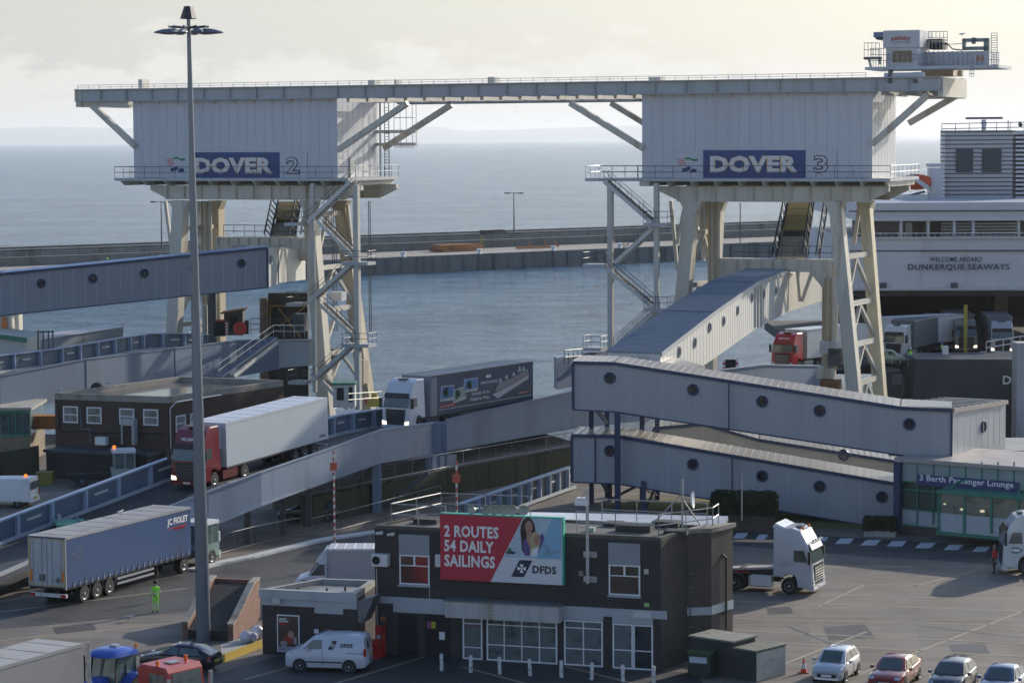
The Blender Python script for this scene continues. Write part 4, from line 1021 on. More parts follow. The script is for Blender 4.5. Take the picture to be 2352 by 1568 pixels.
# ---- passenger corridors
def round_window(parent, c, nrm, r, frame=NAVY, gl=None):
    c = Vector(c); b = MB(); b.lathe([(-.02,r*.72),(.10,r*.74),(.12,r*.95),(.09,r),(-.02,r)], c, nrm, frame, 22); o = b.part('window', parent)
    b = MB(); b.lathe([(.0,r*.74),(.045,r*.74)], c, nrm, gl or GLASS, 22); b.part('pane', o)
def corridor(name, label, tops, bots, back, wins, face=CORR, roofm=ROOFM, trim=NAVY, wr=.42, ribs=.55, roof_t=.16, seam=1.25, gl=None):
    """tops [(u,v,Y)], bots [v...] of the near wall; back = vector across the corridor"""
    back = Vector((back[0], back[1]*K, 0)); P = [PY(*q) for q in tops]; ZB_ = [PY(q[0], vb, q[2]).z for q, vb in zip(tops, bots)]
    root = thing(name, label, 'corridor', V((P[0].x, P[0].y, ZB_[0])))
    b = MB(); strip(b, [p-V((0,0,.02)) for p in P], ZB_, back, face)
    nrm = []
    for a, c in zip(P[:-1], P[1:]):
        d = (c-a); d.z = 0; d.normalize(); n = V((d.y,-d.x,0)); nrm.append(n)
    w = b.part('wall', root)
    b = MB(); k = 0
    for i, (a, c) in enumerate(zip(P[:-1], P[1:])):
        L = (c-a).length; n = max(1, round(L/seam))
        for j in range(n):
            p = lerp(a, c, j/n); zb = ZB_[i]+(ZB_[i+1]-ZB_[i])*j/n
            b.beam(V((p.x,p.y,zb+.05))+nrm[i]*.0, p-V((0,0,.25))+nrm[i]*.0, .035, .02, SEAM, up=nrm[i])
    b.part('panel_joints', w)
    b = MB(); T2 = MB(); bn = back.normalized()
    for i, (a, c) in enumerate(zip(P[:-1], P[1:])):
        d = (c-a).normalized(); o0 = -bn*.14
        q = [a+o0, c+o0, c+back+bn*.14, a+back+bn*.14]
        b.hexa([x+V((0,0,.0)) for x in q], [x+V((0,0,roof_t)) for x in q], roofm)
        L = (c-a).length; n = max(1, round(L/ribs))
        for j in range(n+1):
            p = lerp(a, c, j/n)+V((0,0,roof_t+.025)); b.beam(p+o0, p+back+bn*.14, .05, .045, roofm)
        T2.hexa([x+V((0,0,-.07)) for x in (a+o0*1.25, c+o0*1.25, c+o0*1.04, a+o0*1.04)], [x+V((0,0,roof_t+.01)) for x in (a+o0*1.25, c+o0*1.25, c+o0*1.04, a+o0*1.04)], trim)
        z0, z1 = ZB_[i], ZB_[i+1]
        a2, c2 = V((a.x,a.y,z0)), V((c.x,c.y,z1))
        T2.hexa([x+V((0,0,-.1)) for x in (a2-bn*.06, c2-bn*.06, c2+back, a2+back)], [x+V((0,0,-.003)) for x in (a2-bn*.06, c2-bn*.06, c2+back, a2+back)], trim)
    for e in (0, -1):
        a = P[e]; T2.beam(V((a.x,a.y,ZB_[e]))-bn*.05, a-bn*.05, .16, .16, trim, up=nrm[0] if e == 0 else nrm[-1])
    b.part('roof', root); T2.part('trim', root)
    for (u, v) in wins:
        for i in range(len(tops)-1):
            if tops[i][0] <= u <= tops[i+1][0] or i == len(tops)-2:
                Y = yat([(tops[i][0], tops[i][2]), (tops[i+1][0], tops[i+1][2])], u); round_window(root, PY(u, v, Y)+nrm[i]*.01, nrm[i], wr, trim, gl); break
    return root, P, ZB_
# lower corridor first, then the upper, then the tall one climbing to the tower
lc, P_, Z_ = corridor('passenger_corridor', 'lower of the two stacked grey corridors, sloping down to the lounge building', [(1313,1001,136),(1418,1003,135.5),(2056,1112,130)], [1105,1109,1215], (.7,3.4,0),
   [(1401,1035),(1592,1066),(1751,1093),(1883,1117),(2026,1141)], gl=GLASS)
uc, P_, Z_ = corridor('passenger_corridor', 'upper of the two stacked grey corridors, with a sunlit end wall at the right', [(1316,834,136),(1411,836,135.3),(2068,938,128.6),(2186,944,127.8)], [939,944,1043,1055], (.8,3.5,0),
   [(1401,868),(1592,895),(1751,922),(1883,943),(2089,974)])
# turned end block of the upper corridor
a = PY(2186,944,127.8); zb = PY(2186,1055,127.8).z; e = PY(2310,924,134.6); zeb = PY(2310,1031,134.6).z; b = MB()
bk = V((-3.9,2.3,0))
b.hexa([V((x.x,x.y,k_)) for x, k_ in ((a+V((.01,0,0)),zb), (e,zeb), (e+bk,zeb), (a+bk,zb))], [x-V((0,0,.02)) for x in (a+V((.01,0,0)), e, e+bk, a+bk)], CORR)
w = b.part('end_wall', uc)
nE = (e-a).cross(V((0,0,1))).normalized()
b = MB()
for i in range(1, 9): p = lerp(a, e, i/9); b.beam(V((p.x,p.y,zb+.05)), p-V((0,0,.12)), .04, .03, SEAM, up=nE)
b.part('panel_joints', w)
b = MB(); o0 = nE*.16
q = [a+o0, e+o0, e+bk, a+bk]; b.hexa(q, [x+V((0,0,.17)) for x in q], ROOFM)
b.hexa([x+V((0,0,-.1)) for x in (a+o0, e+o0, e+o0*1.2, a+o0*1.2)], [x+V((0,0,.19)) for x in (a+o0, e+o0, e+o0*1.2, a+o0*1.2)], ROOFM)
for j in range(8):
    p = lerp(a, e, j/8)+V((0,0,.2)); b.beam(p+o0, p+bk, .09, .07, ROOFM)
b.part('roof', uc)
round_window(uc, lerp(V((a.x,a.y,a.z-1.55)), V((e.x,e.y,e.z-1.35)), .57)+nE*.01, nE, .42)
# rainwater pipes and the blue columns carrying both corridors
for cor, pts in ((uc, ((1367,834,942,135.8),(1674,875,989,132.4))), (lc, ((1367,1004,1107,135.8),(1682,1047,1155,133.0)))):
    for u, v0, v1, Y in pts: a = PY(u, v0, Y-.12); MB().tube(a, V((a.x,a.y,PY(u,v1,Y).z)), .05, NAVY, 6).part('downpipe', cor)
a = PY(1418,970,134.6); z0 = PY(1418,946,134.6).z; MB().beam(V((a.x,a.y,0)), V((a.x,a.y,z0)), .42, .42, NAVY, up=V((1,0,0))).part('post', uc)
for u, Y, z1 in ((1358,139,7.4),(1394,141,7.4),(1475,139,6.9),(1510,141,6.7),(1478,134.9,2.0),(1510,140,2.0),(1400,139.5,2.0)):
    low = z1 < 3
    x = (u-CX)/F*Y*K
    MB().beam(V((x,Y*K,0.0)), V((x,Y*K,z1 if not low else 2.3)), .34, .34, NAVY, up=V((1,0,0))).part('post', lc if low else uc)
for (a, c) in (((1372,136,2.1,1398,139,.1)),((1398,139,.1,1470,135.5,2.2)),((1510,140,.2,1485,135,1.9))) and (((1372,138,2.2),(1402,140,.1)),((1400,139,.2),(1478,136,2.0)),((1440,136,2.1),(1512,140,.3)),((1482,135,.1),(1512,137,1.9))):
    f3 = lambda q: V(((q[0]-CX)/F*q[1]*K, q[1]*K, q[2])); MB().beam(f3(a), f3(c), .16, .16, NAVY).part('brace', lc)
for (a, c) in (((1362,138,7.3),(1394,138.5,5.9)),((1476,139,5.7),(1512,139,7.0)),((1410,137,7.0),(1475,138,7.2))):
    f3 = lambda q: V(((q[0]-CX)/F*q[1]*K, q[1]*K, q[2])); MB().beam(f3(a), f3(c), .2, .24, STEEL).part('brace', uc)
# back corridor wall seen between the two levels
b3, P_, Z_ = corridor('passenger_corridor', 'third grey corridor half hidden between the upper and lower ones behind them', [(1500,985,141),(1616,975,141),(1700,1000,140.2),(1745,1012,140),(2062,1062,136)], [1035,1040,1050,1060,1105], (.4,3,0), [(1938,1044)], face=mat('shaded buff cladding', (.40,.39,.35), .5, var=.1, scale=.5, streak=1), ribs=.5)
# climbing corridor to tower 3
tops = [(1516,814,140),(1636,721,152),(1735,652,168),(1811,623,181)]; bots = [905,826,756,716]
P = [PY(*q) for q in tops]; ZBc = [PY(q[0], vb, q[2]).z for q, vb in zip(tops, bots)]
cc = thing('passenger_corridor', 'long corridor with a blue ribbed roof climbing to the DOVER 3 tower', 'corridor', V((P[0].x,P[0].y,0)))
WB = V((-3.75,1.35*K,0))
LIT = mat('white corridor cladding', (.58,.57,.53), .45, var=.07, scale=.4, streak=1.5)  # paler, warmer copy of the corridor cladding with sunlight put into the colour
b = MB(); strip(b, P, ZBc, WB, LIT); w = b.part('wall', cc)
dd_ = (P[-1]-P[0]); nC = V((dd_.y,-dd_.x,0)).normalized()
b = MB()
for i, (a, c) in enumerate(zip(P[:-1], P[1:])):
    n = round((c-a).length/1.1)
    for j in range(n):
        p = lerp(a, c, j/n); b.beam(V((p.x,p.y,ZBc[i]+(ZBc[i+1]-ZBc[i])*j/n+.1)), p-V((0,0,.15)), .05, .03, SEAM, up=nC)
b.part('panel_joints', w)
b = MB(); 
for i, (a, c) in enumerate(zip(P[:-1], P[1:])):
    o0 = -WB.normalized()*.12; q = [a+o0, c+o0, c+WB*1.03, a+WB*1.03]; b.hexa(q, [x+V((0,0,.14)) for x in q], ROOFB)
    n = round((c-a).length/.5)
    for j in range(n+1): p = lerp(a, c, j/n)+V((0,0,.16)); b.beam(p+o0, p+WB*1.03, .1, .06, ROOFB)
    b.hexa([x+V((0,0,-.18)) for x in (a+o0*1.3, c+o0*1.3, c+o0*1.04, a+o0*1.04)], [x+V((0,0,.16)) for x in (a+o0*1.3, c+o0*1.3, c+o0*1.04, a+o0*1.04)], CORR)
b.part('roof', cc)
for u, v, k in ((1559,808,0),(1595,787,0),(1629,752,0),(1661,737,1),(1693,713,1),(1726,684,1),(1753,675,2),(1782,668,2)):
    Y = yat([(tops[k][0], tops[k][2]), (tops[k+1][0], tops[k+1][2])], u); round_window(cc, PY(u, v, Y)+nC*.01, nC, .42, mat('grey window ring', (.3,.31,.33), .5))
b = MB()
for u in (1733, 1740, 1747):
    Y = yat([(1735,168),(1811,181)], u); a = PY(u, 650, Y); z = PY(u, 752, Y).z; b.beam(V((a.x,a.y,z))+nC*.1, a+nC*.1, .22, .16, LIT, up=nC)
b.part('joint_cover', cc)
# onward box beyond the hinge
a, c = PY(1812,622,181.5), PY(1893,612,190); zb0, zb1 = PY(1812,716,181.5).z, PY(1878,690,190).z
b = MB(); b.hexa([V((a.x,a.y,zb0)), V((c.x,c.y,zb1)), V((c.x,c.y,zb1))+WB, V((a.x,a.y,zb0))+WB], [a-V((0,0,.3)), c-V((0,0,.3)), c+WB, a+WB], CREAM); b.part('hinge_section', cc)
# far low roof pieces by the foot of the climbing corridor
b = MB(); q = [PY(1370,828,138.5), PY(1545,826,142), PY(1620,846,142), PY(1560,853,139)]; b.prism([x for x in q], (0,0,.2), ROOFM); b.part('roof', uc)
# left corridor to tower 2
l3, P_, Z_ = corridor('passenger_corridor', 'blue grey corridor with round windows from the left edge to the DOVER 2 tower', [(-60,637,175),(0,631,177),(614,571,188)], [731,724,659], (-.6,3.6,0),
   [(94,651),(213,640),(331,628),(445,616),(554,605)], face=mat('blue grey corridor cladding', (.235,.265,.305), .45, var=.1, scale=.3, streak=1.5, stain=.3), roofm=mat('pale blue roof edge', (.36,.45,.60), .5, var=.1), wr=.46, seam=1.2, ribs=3)
a, c = PY(614,571,188), PY(637,566,191.5); za, zc = PY(614,659,188).z, PY(637,654,191.5).z; S2 = V((-3,2.6*K,0))
LC2 = mat('grey green end cladding', (.44,.47,.46), .5, var=.1, scale=.5)
b = MB(); b.hexa([V((a.x+.01,a.y,za)), V((c.x,c.y,zc)), V((c.x,c.y,zc))+S2, V((a.x+.01,a.y,za))+S2], [a, c, c+S2, a+S2], LC2); b.part('end_wall', l3)
n_ = V((c.y-a.y, -(c.x-a.x), 0)).normalized(); round_window(l3, lerp(V((a.x,a.y,a.z-1.15)), V((c.x,c.y,c.z-1.2)), .3)+n_*.01, n_, .46, mat('grey window ring', (.3,.31,.33), .5))
a, c = PY(640,572,191.6), PY(701,572,199); za, zc = PY(640,650,191.6).z, PY(701,642,199).z
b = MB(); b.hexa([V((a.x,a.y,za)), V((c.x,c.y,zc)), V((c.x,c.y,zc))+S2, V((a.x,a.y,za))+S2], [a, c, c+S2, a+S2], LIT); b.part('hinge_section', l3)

# ---- left brick building
BRB = brickmat('brown brick', (.105,.066,.048), (.075,.05,.038), (.11,.095,.08), 1.0)
BRD = brickmat('dark brown brick', (.062,.054,.052), (.042,.037,.037), (.09,.086,.084), 1.0)
BRR = brickmat('red brick', (.25,.125,.085), (.19,.09,.065), (.24,.21,.19), .8)
PARA = mat('pale parapet concrete', (.30,.27,.23), .9, var=.35, scale=.8)
WETR = mat('wet flat roof felt', (.13,.13,.13), .12, var=.6, scale=.25, dirt=(.05,.05,.055))
def flat_roof_building(name, label, corners, zt, wallm, roofm, par=.35, zb=0.0, parm=PARA, pw=.3):
    """corners FL, FR, BR, BL on the ground"""
    root = thing(name, label, 'building', V((sum(c.x for c in corners)/4, sum(c.y for c in corners)/4, zb)))
    b = MB(); b.hexa([V((c.x,c.y,zb)) for c in corners], [V((c.x,c.y,zt-par)) for c in corners], wallm); b.part('wall', root)
    cen = sum(corners, V((0,0,0)))/4; inn = []
    for i in range(4):
        p, a, c = corners[i], corners[i-1], corners[(i+1) % 4]; inn.append(p + (a-p).normalized()*pw + (c-p).normalized()*pw)
    b = MB()
    for i in range(4):
        a, c, ci, ai = corners[i], corners[(i+1) % 4], inn[(i+1) % 4], inn[i]
        b.hexa([V((x.x,x.y,zt-par+.003)) for x in (a, c, ci, ai)], [V((x.x,x.y,zt)) for x in (a, c, ci, ai)], parm)
    b.part('parapet', root)
    MB().hexa([V((x.x,x.y,zt-par+.002)) for x in inn], [V((x.x,x.y,zt-par+.06)) for x in inn], roofm).part('roof', root)
    return root
LFL, LFR, LBR, LBL = V((-36.6,152.5*K,0)), V((-27.1,149.8*K,0)), V((-19.2,160*K,0)), V((-28.4,163*K,0))
lb = flat_roof_building('brick_building', 'two storey brown brick building with a wet flat roof behind the red lorry', [LFL, LFR, LBR, LBL], 6.5, BRB, WETR, .5)
LP = Plane(124, 152.5, 382, 149.8); LP.a = LFL.copy(); LP.T = (LFR-LFL).normalized(); LP.n = V((-LP.T.y, LP.T.x, 0)); LP.S = LP.n
def window(parent, p0, T, w, h, nrm, panes=(1,1), fm=WHITE, gl=None, fr=.08, name='window', split=None):
    """p0 lower-left corner, T right; frame bars proud of the wall, glass behind"""
    p0 = Vector(p0); Z = V((0,0,1)); b = MB(); n = Vector(nrm)*.06
    def bar(x0, x1, z0, z1, k=1.0):
        q = [p0+T*x0+Z*z0, p0+T*x1+Z*z0, p0+T*x1+Z*z1, p0+T*x0+Z*z1]; b.prism(q, n*k, fm)
    bar(0, w, 0, fr); bar(0, w, h-fr, h); bar(0, fr, fr, h-fr); bar(w-fr, w, fr, h-fr)
    for i in range(1, panes[0]): x = w*i/panes[0]; bar(x-fr*.35, x+fr*.35, fr, h-fr, .9)
    zs_ = split if split else [h*i/panes[1] for i in range(1, panes[1])]
    for z in zs_: bar(fr, w-fr, z-fr*.35, z+fr*.35, .85)
    o = b.part(name, parent)
    b = MB(); b.prism([p0+T*fr+Z*fr, p0+T*(w-fr)+Z*fr, p0+T*(w-fr)+Z*(h-fr), p0+T*fr+Z*(h-fr)], n*.35, gl or GLASS); b.part('pane', o)
    return o
GNET = glassmat('net curtained glass', (.16,.19,.18), .15)
ln = -LP.n
for u, v0, v1 in ((146,932,970),(200,934,972),(275,937,974),(330,939,976)):
    a = LP(u, v1); window(lb, a, LP.T, (LP(u+34,v1)-a).length, LP(u,v0).z-a.z, ln, (1,2), gl=GNET, fr=.1)
RT2 = (LBR-LFR).normalized(); rn = V((RT2.y,-RT2.x,0))
for k in (1.0, 2.9): window(lb, LFR+RT2*k+V((0,0,3.6)), RT2, 1.3, 1.3, rn, (1,2), gl=GNET, fr=.1)
b = MB()
for pts in (((185,935),(188,985),(208,985),(208,1018)),): b.path([LP(u,v)+ln*.06 for u, v in pts], .035, GIRD, 5)
b.path([LP(u,v)+ln*.08 for u, v in ((137,935),(137,990),(262,993),(378,994))], .06, PLAST, 5)
b.path([LFR+rn*.1+RT2*.2+V((0,0,.2)), LFR+rn*.1+RT2*.2+V((0,0,5.6)), LFR+rn*.1+RT2*1+V((0,0,6.0)), LFR+rn*.1+RT2*7+V((0,0,6.05))], .06, STEEL, 5)
b.part('pipe', lb)
# ground-floor extension and porch
a, c = LP(142,1030), LP(372,1034); z = a.z
q = [V((a.x,a.y,0)), V((c.x,c.y,0)), V((c.x,c.y,0))+ln*2.4, V((a.x,a.y,0))+ln*2.4]
MB().hexa(q, [x+V((0,0,z)) for x in q], BRD).part('extension', lb)
b = MB(); b.hexa([x+V((0,0,z+.002)) for x in (q[0]-LP.T*.15, q[1]+LP.T*.15, q[2]+LP.T*.15+ln*.2, q[3]-LP.T*.15+ln*.2)], [x+V((0,0,z+.22)) for x in (q[0]-LP.T*.15, q[1]+LP.T*.15, q[2]+LP.T*.15+ln*.2, q[3]-LP.T*.15+ln*.2)], mat('dark roof felt', (.07,.075,.08), .6, var=.3)); b.part('roof', lb)
p = LP(289,1018)+ln*.6; b = MB(); PW = mat('grey white porch board', (.42,.43,.44), .6, var=.15)
for x0 in (0, .95): b.beam(p+LP.T*x0, p+LP.T*x0+V((0,0,1.9)), .12, .12, PW)
b.hexa([p+LP.T*-.1+V((0,0,1.5)), p+LP.T*1.1+V((0,0,1.5)), p+LP.T*1.1-ln*.6+V((0,0,1.5)), p+LP.T*-.1-ln*.6+V((0,0,1.5))], [p+LP.T*-.1+V((0,0,2.0)), p+LP.T*1.1+V((0,0,2.0)), p+LP.T*1.1-ln*.6+V((0,0,2.0)), p+LP.T*-.1-ln*.6+V((0,0,2.0))], PW)
b.hexa([p+LP.T*.97, p+LP.T*1.1, p+LP.T*1.1-ln*.58, p+LP.T*.97-ln*.58], [x+V((0,0,1.5)) for x in (p+LP.T*.97, p+LP.T*1.1, p+LP.T*1.1-ln*.58, p+LP.T*.97-ln*.58)], PW)
b.part('porch', lb)
p = LP(247,1018)+ln*.9; MB().cbox(p, .95, .5, .62, WHITE, LP.T, LP.n).top('cooling_unit', 'white cooling unit standing on the low roof in front of the brown brick building', 'cooling unit')
# lamp-like vents on roof
for u, v in ((222,893),): MB().ball(PZ(u,v,6.3), .55, DARK, 10, 6).part('roof_vent', lb)
# left of the brick building: mound wall, glazed green building
gl_ = thing('glazed_building', 'low building with green framed windows cut by the left edge below the ramp', 'building', PY(30,1040,158))
b = MB(); a, c = PY(-60,1062,158), PY(70,1050,158); z1 = PY(30,1000,158).z; z2 = PY(30,945,158).z
b.hexa([V((a.x,158*K,-.2)), V((c.x,158*K,-.2)), V((c.x,163*K,-.2)), V((a.x,163*K,-.2))], [V((a.x,158*K,z1)), V((c.x,158*K,z1)), V((c.x,163*K,z1)), V((a.x,163*K,z1))], mat('stained buff brick', (.24,.20,.14), .9, var=.35, scale=1)); b.part('wall', gl_)
b = MB(); b.box(a.x, c.x, 158.1*K, 163*K, z1, z2, GLASSB); b.part('window', gl_)
b = MB()
for i in range(9): x = a.x+(c.x-a.x)*i/8; b.box(x-.05, x+.05, 158.0*K, 158.095*K, z1, z2, GREENP)
b.box(a.x, c.x, 157.95*K, 158.09*K, z1-.1, z1+.1, GREENP); b.box(a.x, c.x+.1, 157.9*K, 158.09*K, z2-.1, z2+.12, GREENP); b.part('frame', gl_)
b = MB(); b.box(a.x, c.x+.2, 157.8*K, 163.2*K, z2+.125, z2+.35, CONC); b.part('roof', gl_)
b = MB(); q = [PZ(-60,1075,0), PZ(124,1015,0)+V((0,0,0)), PZ(124,1005,0), PZ(-60,1060,0)]
a, c = V((-40,146,0)), V((-37.2,156,0))
b.hexa([V((-48,143*K,0)), V((-37.5,150*K,0)), V((-37.5,150*K+1,0)), V((-48,143*K+1,0))], [V((-48,143*K,2.0)), V((-37.5,150*K,2.6)), V((-37.5,150*K+1,2.6)), V((-48,143*K+1,2.0))], MOSS)
b.top('retaining_wall', 'dark stained retaining wall running left from the brown brick building', 'wall')
p = PY(98, 983, 160); b = MB(); b.cbox(p, 2.4, 1.6, 1.1, mat('rusty orange skip paint', (.32,.12,.03), .8, var=.4, scale=2)); b.part
b.top('skip', 'rusty orange skip beside the glazed building at the left', 'skip')
p = PZ(104, 1112, 0); MB().cbox(p, 1.3, 1.1, 1.0, mat('dull yellow bin plastic', (.20,.18,.03), .6)).top('grit_bin', 'dull yellow bin in the shade left of the brown brick building', 'bin')

# ---- lounge at the right
LG = Plane(2062, 127.5, 2352, 123.5)
lo_ = thing('lounge_building', 'green framed glass passenger lounge with a blue name sign at the right edge', 'building', V((LG(2200,1230).x, LG(2200,1230).y, 0)))
def lg(u, v, d=0.0): return LG(u, v)+LG.n*d
gp = lambda p: V((p.x, p.y, 0.0))
GGL = glassmat('green tinted lounge glass', (.06,.085,.06), .08)
GPAN = mat('grey green panel', (.27,.33,.33), .5, var=.1)
LPAN = mat('pale grey lower panel', (.42,.44,.46), .5, var=.1)
b = MB()
def lgbox(mb, u0, u1, v0, v1, d0, d1, m):
    a, c = lg(u0, v1, d0), lg(u1, v1, d0); zt = lg(u0, v0, d0).z; c2 = V((c.x,c.y,a.z)); S2 = LG.n*(d1-d0); Z = V((0,0,zt-a.z))
    mb.hexa([a, c2, c2+S2, a+S2], [x+Z for x in (a, c2, c2+S2, a+S2)], m)
lgbox(b, 2068, 2480, 1058, 1104, 0, 7, GPAN); b.part('wall', lo_)
b = MB(); lgbox(b, 2065, 2480, 1104.3, 1166, .1, 6.8, GGL); w = b.part('window', lo_)
b = MB(); lgbox(b, 2065, 2480, 1166.3, 1203, .05, 6.9, LPAN); b.part('lower_wall', lo_)
b = MB(); lgbox(b, 2072, 2480, 1203.3, 1235, .0, 7, mat('plinth brick', (.10,.09,.08), .9)); b.part('plinth', lo_)
b = MB(); lgbox(b, 2058, 2490, 1049, 1057.8, -.25, 7.5, mat('warm grey roof trim', (.36,.32,.30), .5, var=.15)); b.part('roof', lo_)
b = MB()
for i in range(9): u = 2068+i*37; lgbox(b, u, u+3, 1060, 1203, -.05, -.003, GREENP)
for v in (1102, 1120, 1165, 1202): lgbox(b, 2066, 2480, v, v+3, -.09, -.052, GREENP)
b.part('frame', w)
# projecting porch with slanted glass
b = MB(); lgbox(b, 2196, 2480, 1122, 1168, -2.2, -.2, glassmat('pale lounge glass', (.22,.21,.16), .08)); b.part('porch_window', lo_)
b = MB(); lgbox(b, 2196, 2480, 1168.3, 1212, -2.2, -.2, LPAN); b.part('porch_wall', lo_)
b = MB()
for u in (2190, 2248, 2310, 2372): lgbox(b, u, u+5, 1118, 1214, -2.3, -2.22, GREENP)
lgbox(b, 2188, 2480, 1117, 1123, -2.4, -.1, GREENP); lgbox(b, 2188, 2480, 1209, 1216, -2.35, -2.2, GREENP)
b.beam(lg(2190,1121,-2.2), lg(2218,1100,-.1), .12, .12, GREENP); b.part('porch_frame', lo_)
b = MB(); lgbox(b, 2108, 2342, 1088, 1112, -.16, -.1, mat('deep blue sign', (.05,.055,.16), .45)); sg_ = b.part('sign_board', lo_)
a = lg(2115,1108,-.17); a.z += .05
text_part('lettering', sg_, '3 Berth Passenger Lounge', a, LG.T, V((0,0,1)), (lg(2330,1108)-lg(2115,1108)).length, .52, LETW, .012, .02)
b = MB(); lgbox(b, 2058, 2072, 1060, 1225, -.4, .0, NAVY); b.part('corner_post', lo_)
b = MB(); 
for u, v, s in ((2206,1148,1),(2245,1160,1.4),(2292,1164,1.8)): b.ball(lg(u, v, -2.25), .10*s, emit('lounge glass glint', (1,.8,.5), .5), 8, 4, .5)
b.part('lamp', lo_)  # glowing blobs stand in for bright reflections on the porch glass
# hedge in its brick planter and a clipped hedge by the lounge
HEDG = mat('hedge leaves', (.030,.045,.022), .8, var=.5, scale=3, dirt=(.015,.022,.012))
def hedge(name, label, cat, c, a, s, h, z0, n, T=V((.97,-.2,0)), planter=None):
    T = T.normalized(); S_ = V((-T.y,T.x,0)); root = thing(name, label, cat, c)
    rnd = random.Random(len(label)); b = MB(); c = Vector(c)
    MB().cbox(c+V((0,0,z0)), a*.9, s*.85, h*.85, mat('hedge inner twigs', (.018,.02,.012), .9), T, S_).part('branches', root)
    for i in range(n):
        x, y, z = rnd.uniform(-.5,.5)*a, rnd.uniform(-.5,.5)*s, rnd.uniform(0,1)*h
        if rnd.random() < .75:
            k = rnd.choice((0,1,2)); 
            if k == 0: y = -s/2*rnd.uniform(.9,1.15)
            elif k == 1: z = h*rnd.uniform(.88,1.12)
            else: x = a/2*rnd.choice((-1,1))*rnd.uniform(.92,1.08)
        p = c+T*x+S_*y+V((0,0,z0+z)); d1 = V((rnd.uniform(-1,1),rnd.uniform(-1,1),rnd.uniform(-1,1))).normalized()*rnd.uniform(.08,.17); d2 = d1.cross(V((rnd.uniform(-1,1),rnd.uniform(-1,1),rnd.uniform(-1,1)))).normalized()*.09
        b.face([p-d1, p+d2, p+d1, p-d2], HEDG)
    b.part('foliage', root)
    if planter: MB().cbox(c, a*1.04, s*1.1, z0, planter, T, S_).part('planter', root)
hedge('hedge', 'dark clipped hedge growing in a long brown brick planter beside the crossing', 'hedge', PZ(1712,1219,0)+V((0,.8,0)), 4.1, 1.5, 1.35, 1.05, 9000, planter=brickmat('planter brick', (.10,.07,.05), (.07,.05,.04), (.1,.09,.08)))
hedge('hedge', 'small clipped olive hedge where the lower corridor meets the lounge', 'hedge', PZ(2024,1232,0)+V((0,.5,0)), 2.0, 1.0, .75, .4, 3500, planter=CONC)

# ---- the ferry
SF = Plane(1965, 214, 2352, 213); SF.S = V((0,K,0))
sh = thing('ferry', 'white ferry with open stern door and dark hull, cut by the right edge', 'ferry', V((SF(2200,700).x, 216, SEA)))
HW = mat('white ship paint', (.56,.57,.60), .4, var=.08, scale=.15, streak=1.2, dirt=(.44,.42,.40))
HD = mat('dark hull paint', (.035,.043,.055), .5, var=.3, scale=.25, streak=1)
def sbox(mb, u0, u1, v0, v1, d0, d1, m):
    r0 = SF.at(u0, v1, d0); r1 = SF.at(u1, v1, d0); zt = SF.at(u0, v0, d0).z; r1 = V((r1.x, r1.y, r0.z)); S2 = V((0,(d1-d0)*K,0)); Z = V((0,0,zt-r0.z))
    mb.hexa([r0, r1, r1+S2, r0+S2], [x+Z for x in (r0, r1, r1+S2, r0+S2)], m)
b = MB(); sbox(b, 1955, 2560, 549, 668, 0, 30, HW); sbox(b, 1955, 2560, 545, 549, -.3, .3, HW); sbox(b, 1955, 2112, 560, 668, -.15, -.003, HW)
ho = b.part('stern_wall', sh)
b = MB(); sbox(b, 1950, 2560, 575, 578, -.2, -.003, STEELD); sbox(b, 1955, 2560, 662, 666, -.5, -.16, HW); b.part('moulding', ho)
for s_, u0, u1, v0, v1 in (('WELCOME ABOARD',2134,2255,590,601), ('DUNKERQUE SEAWAYS',2084,2318,606,622)):
    a = SF.at(u0, v1, -.2); text_part('lettering', ho, s_, a+V((0,-.35,0)), SF.T, V((0,0,1)), SF.at(u1,v1,-.2).x-a.x, SF.at(u0,v0,-.2).z-a.z, LETD, .03, .015)
for u in (2029, 2193): b = MB(); sbox(b, u-7, u+7, 650, 662, -.5, -.003, STEELD); b.part('vent', ho)
b = MB(); sbox(b, 1965, 2560, 466, 505, .5, 34, HW); sbox(b, 1950, 2560, 484, 487, .3, .497, STEELD); sbox(b, 1965, 2560, 497, 508, .0, .49, HW); b.part('upper_deck', sh)
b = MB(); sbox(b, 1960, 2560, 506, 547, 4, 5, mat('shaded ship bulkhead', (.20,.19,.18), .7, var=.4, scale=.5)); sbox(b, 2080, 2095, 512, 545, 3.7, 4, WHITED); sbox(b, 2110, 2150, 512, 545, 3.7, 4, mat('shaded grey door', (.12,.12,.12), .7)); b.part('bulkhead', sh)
b = MB()
for u in (2070, 2132, 2192, 2236, 2340): b = MB(); sbox(b, u-3, u+3, 505, 547, .5, 1.2, HW); b.part('pillar', sh)
b = MB()
for v in (512, 519, 526, 533, 540): sbox(b, 2163, 2335, v, v+4, 2.6, 3.2, HW)
b.part('louvre', sh, stuff=False)
b = MB()
for i in range(30): sbox(b, 1965+i*14, 1966+i*14, 536, 547, .3, .36, WHITED)
sbox(b, 1965, 2400, 535, 537, .3, .36, WHITED); b.part('handrail', sh)
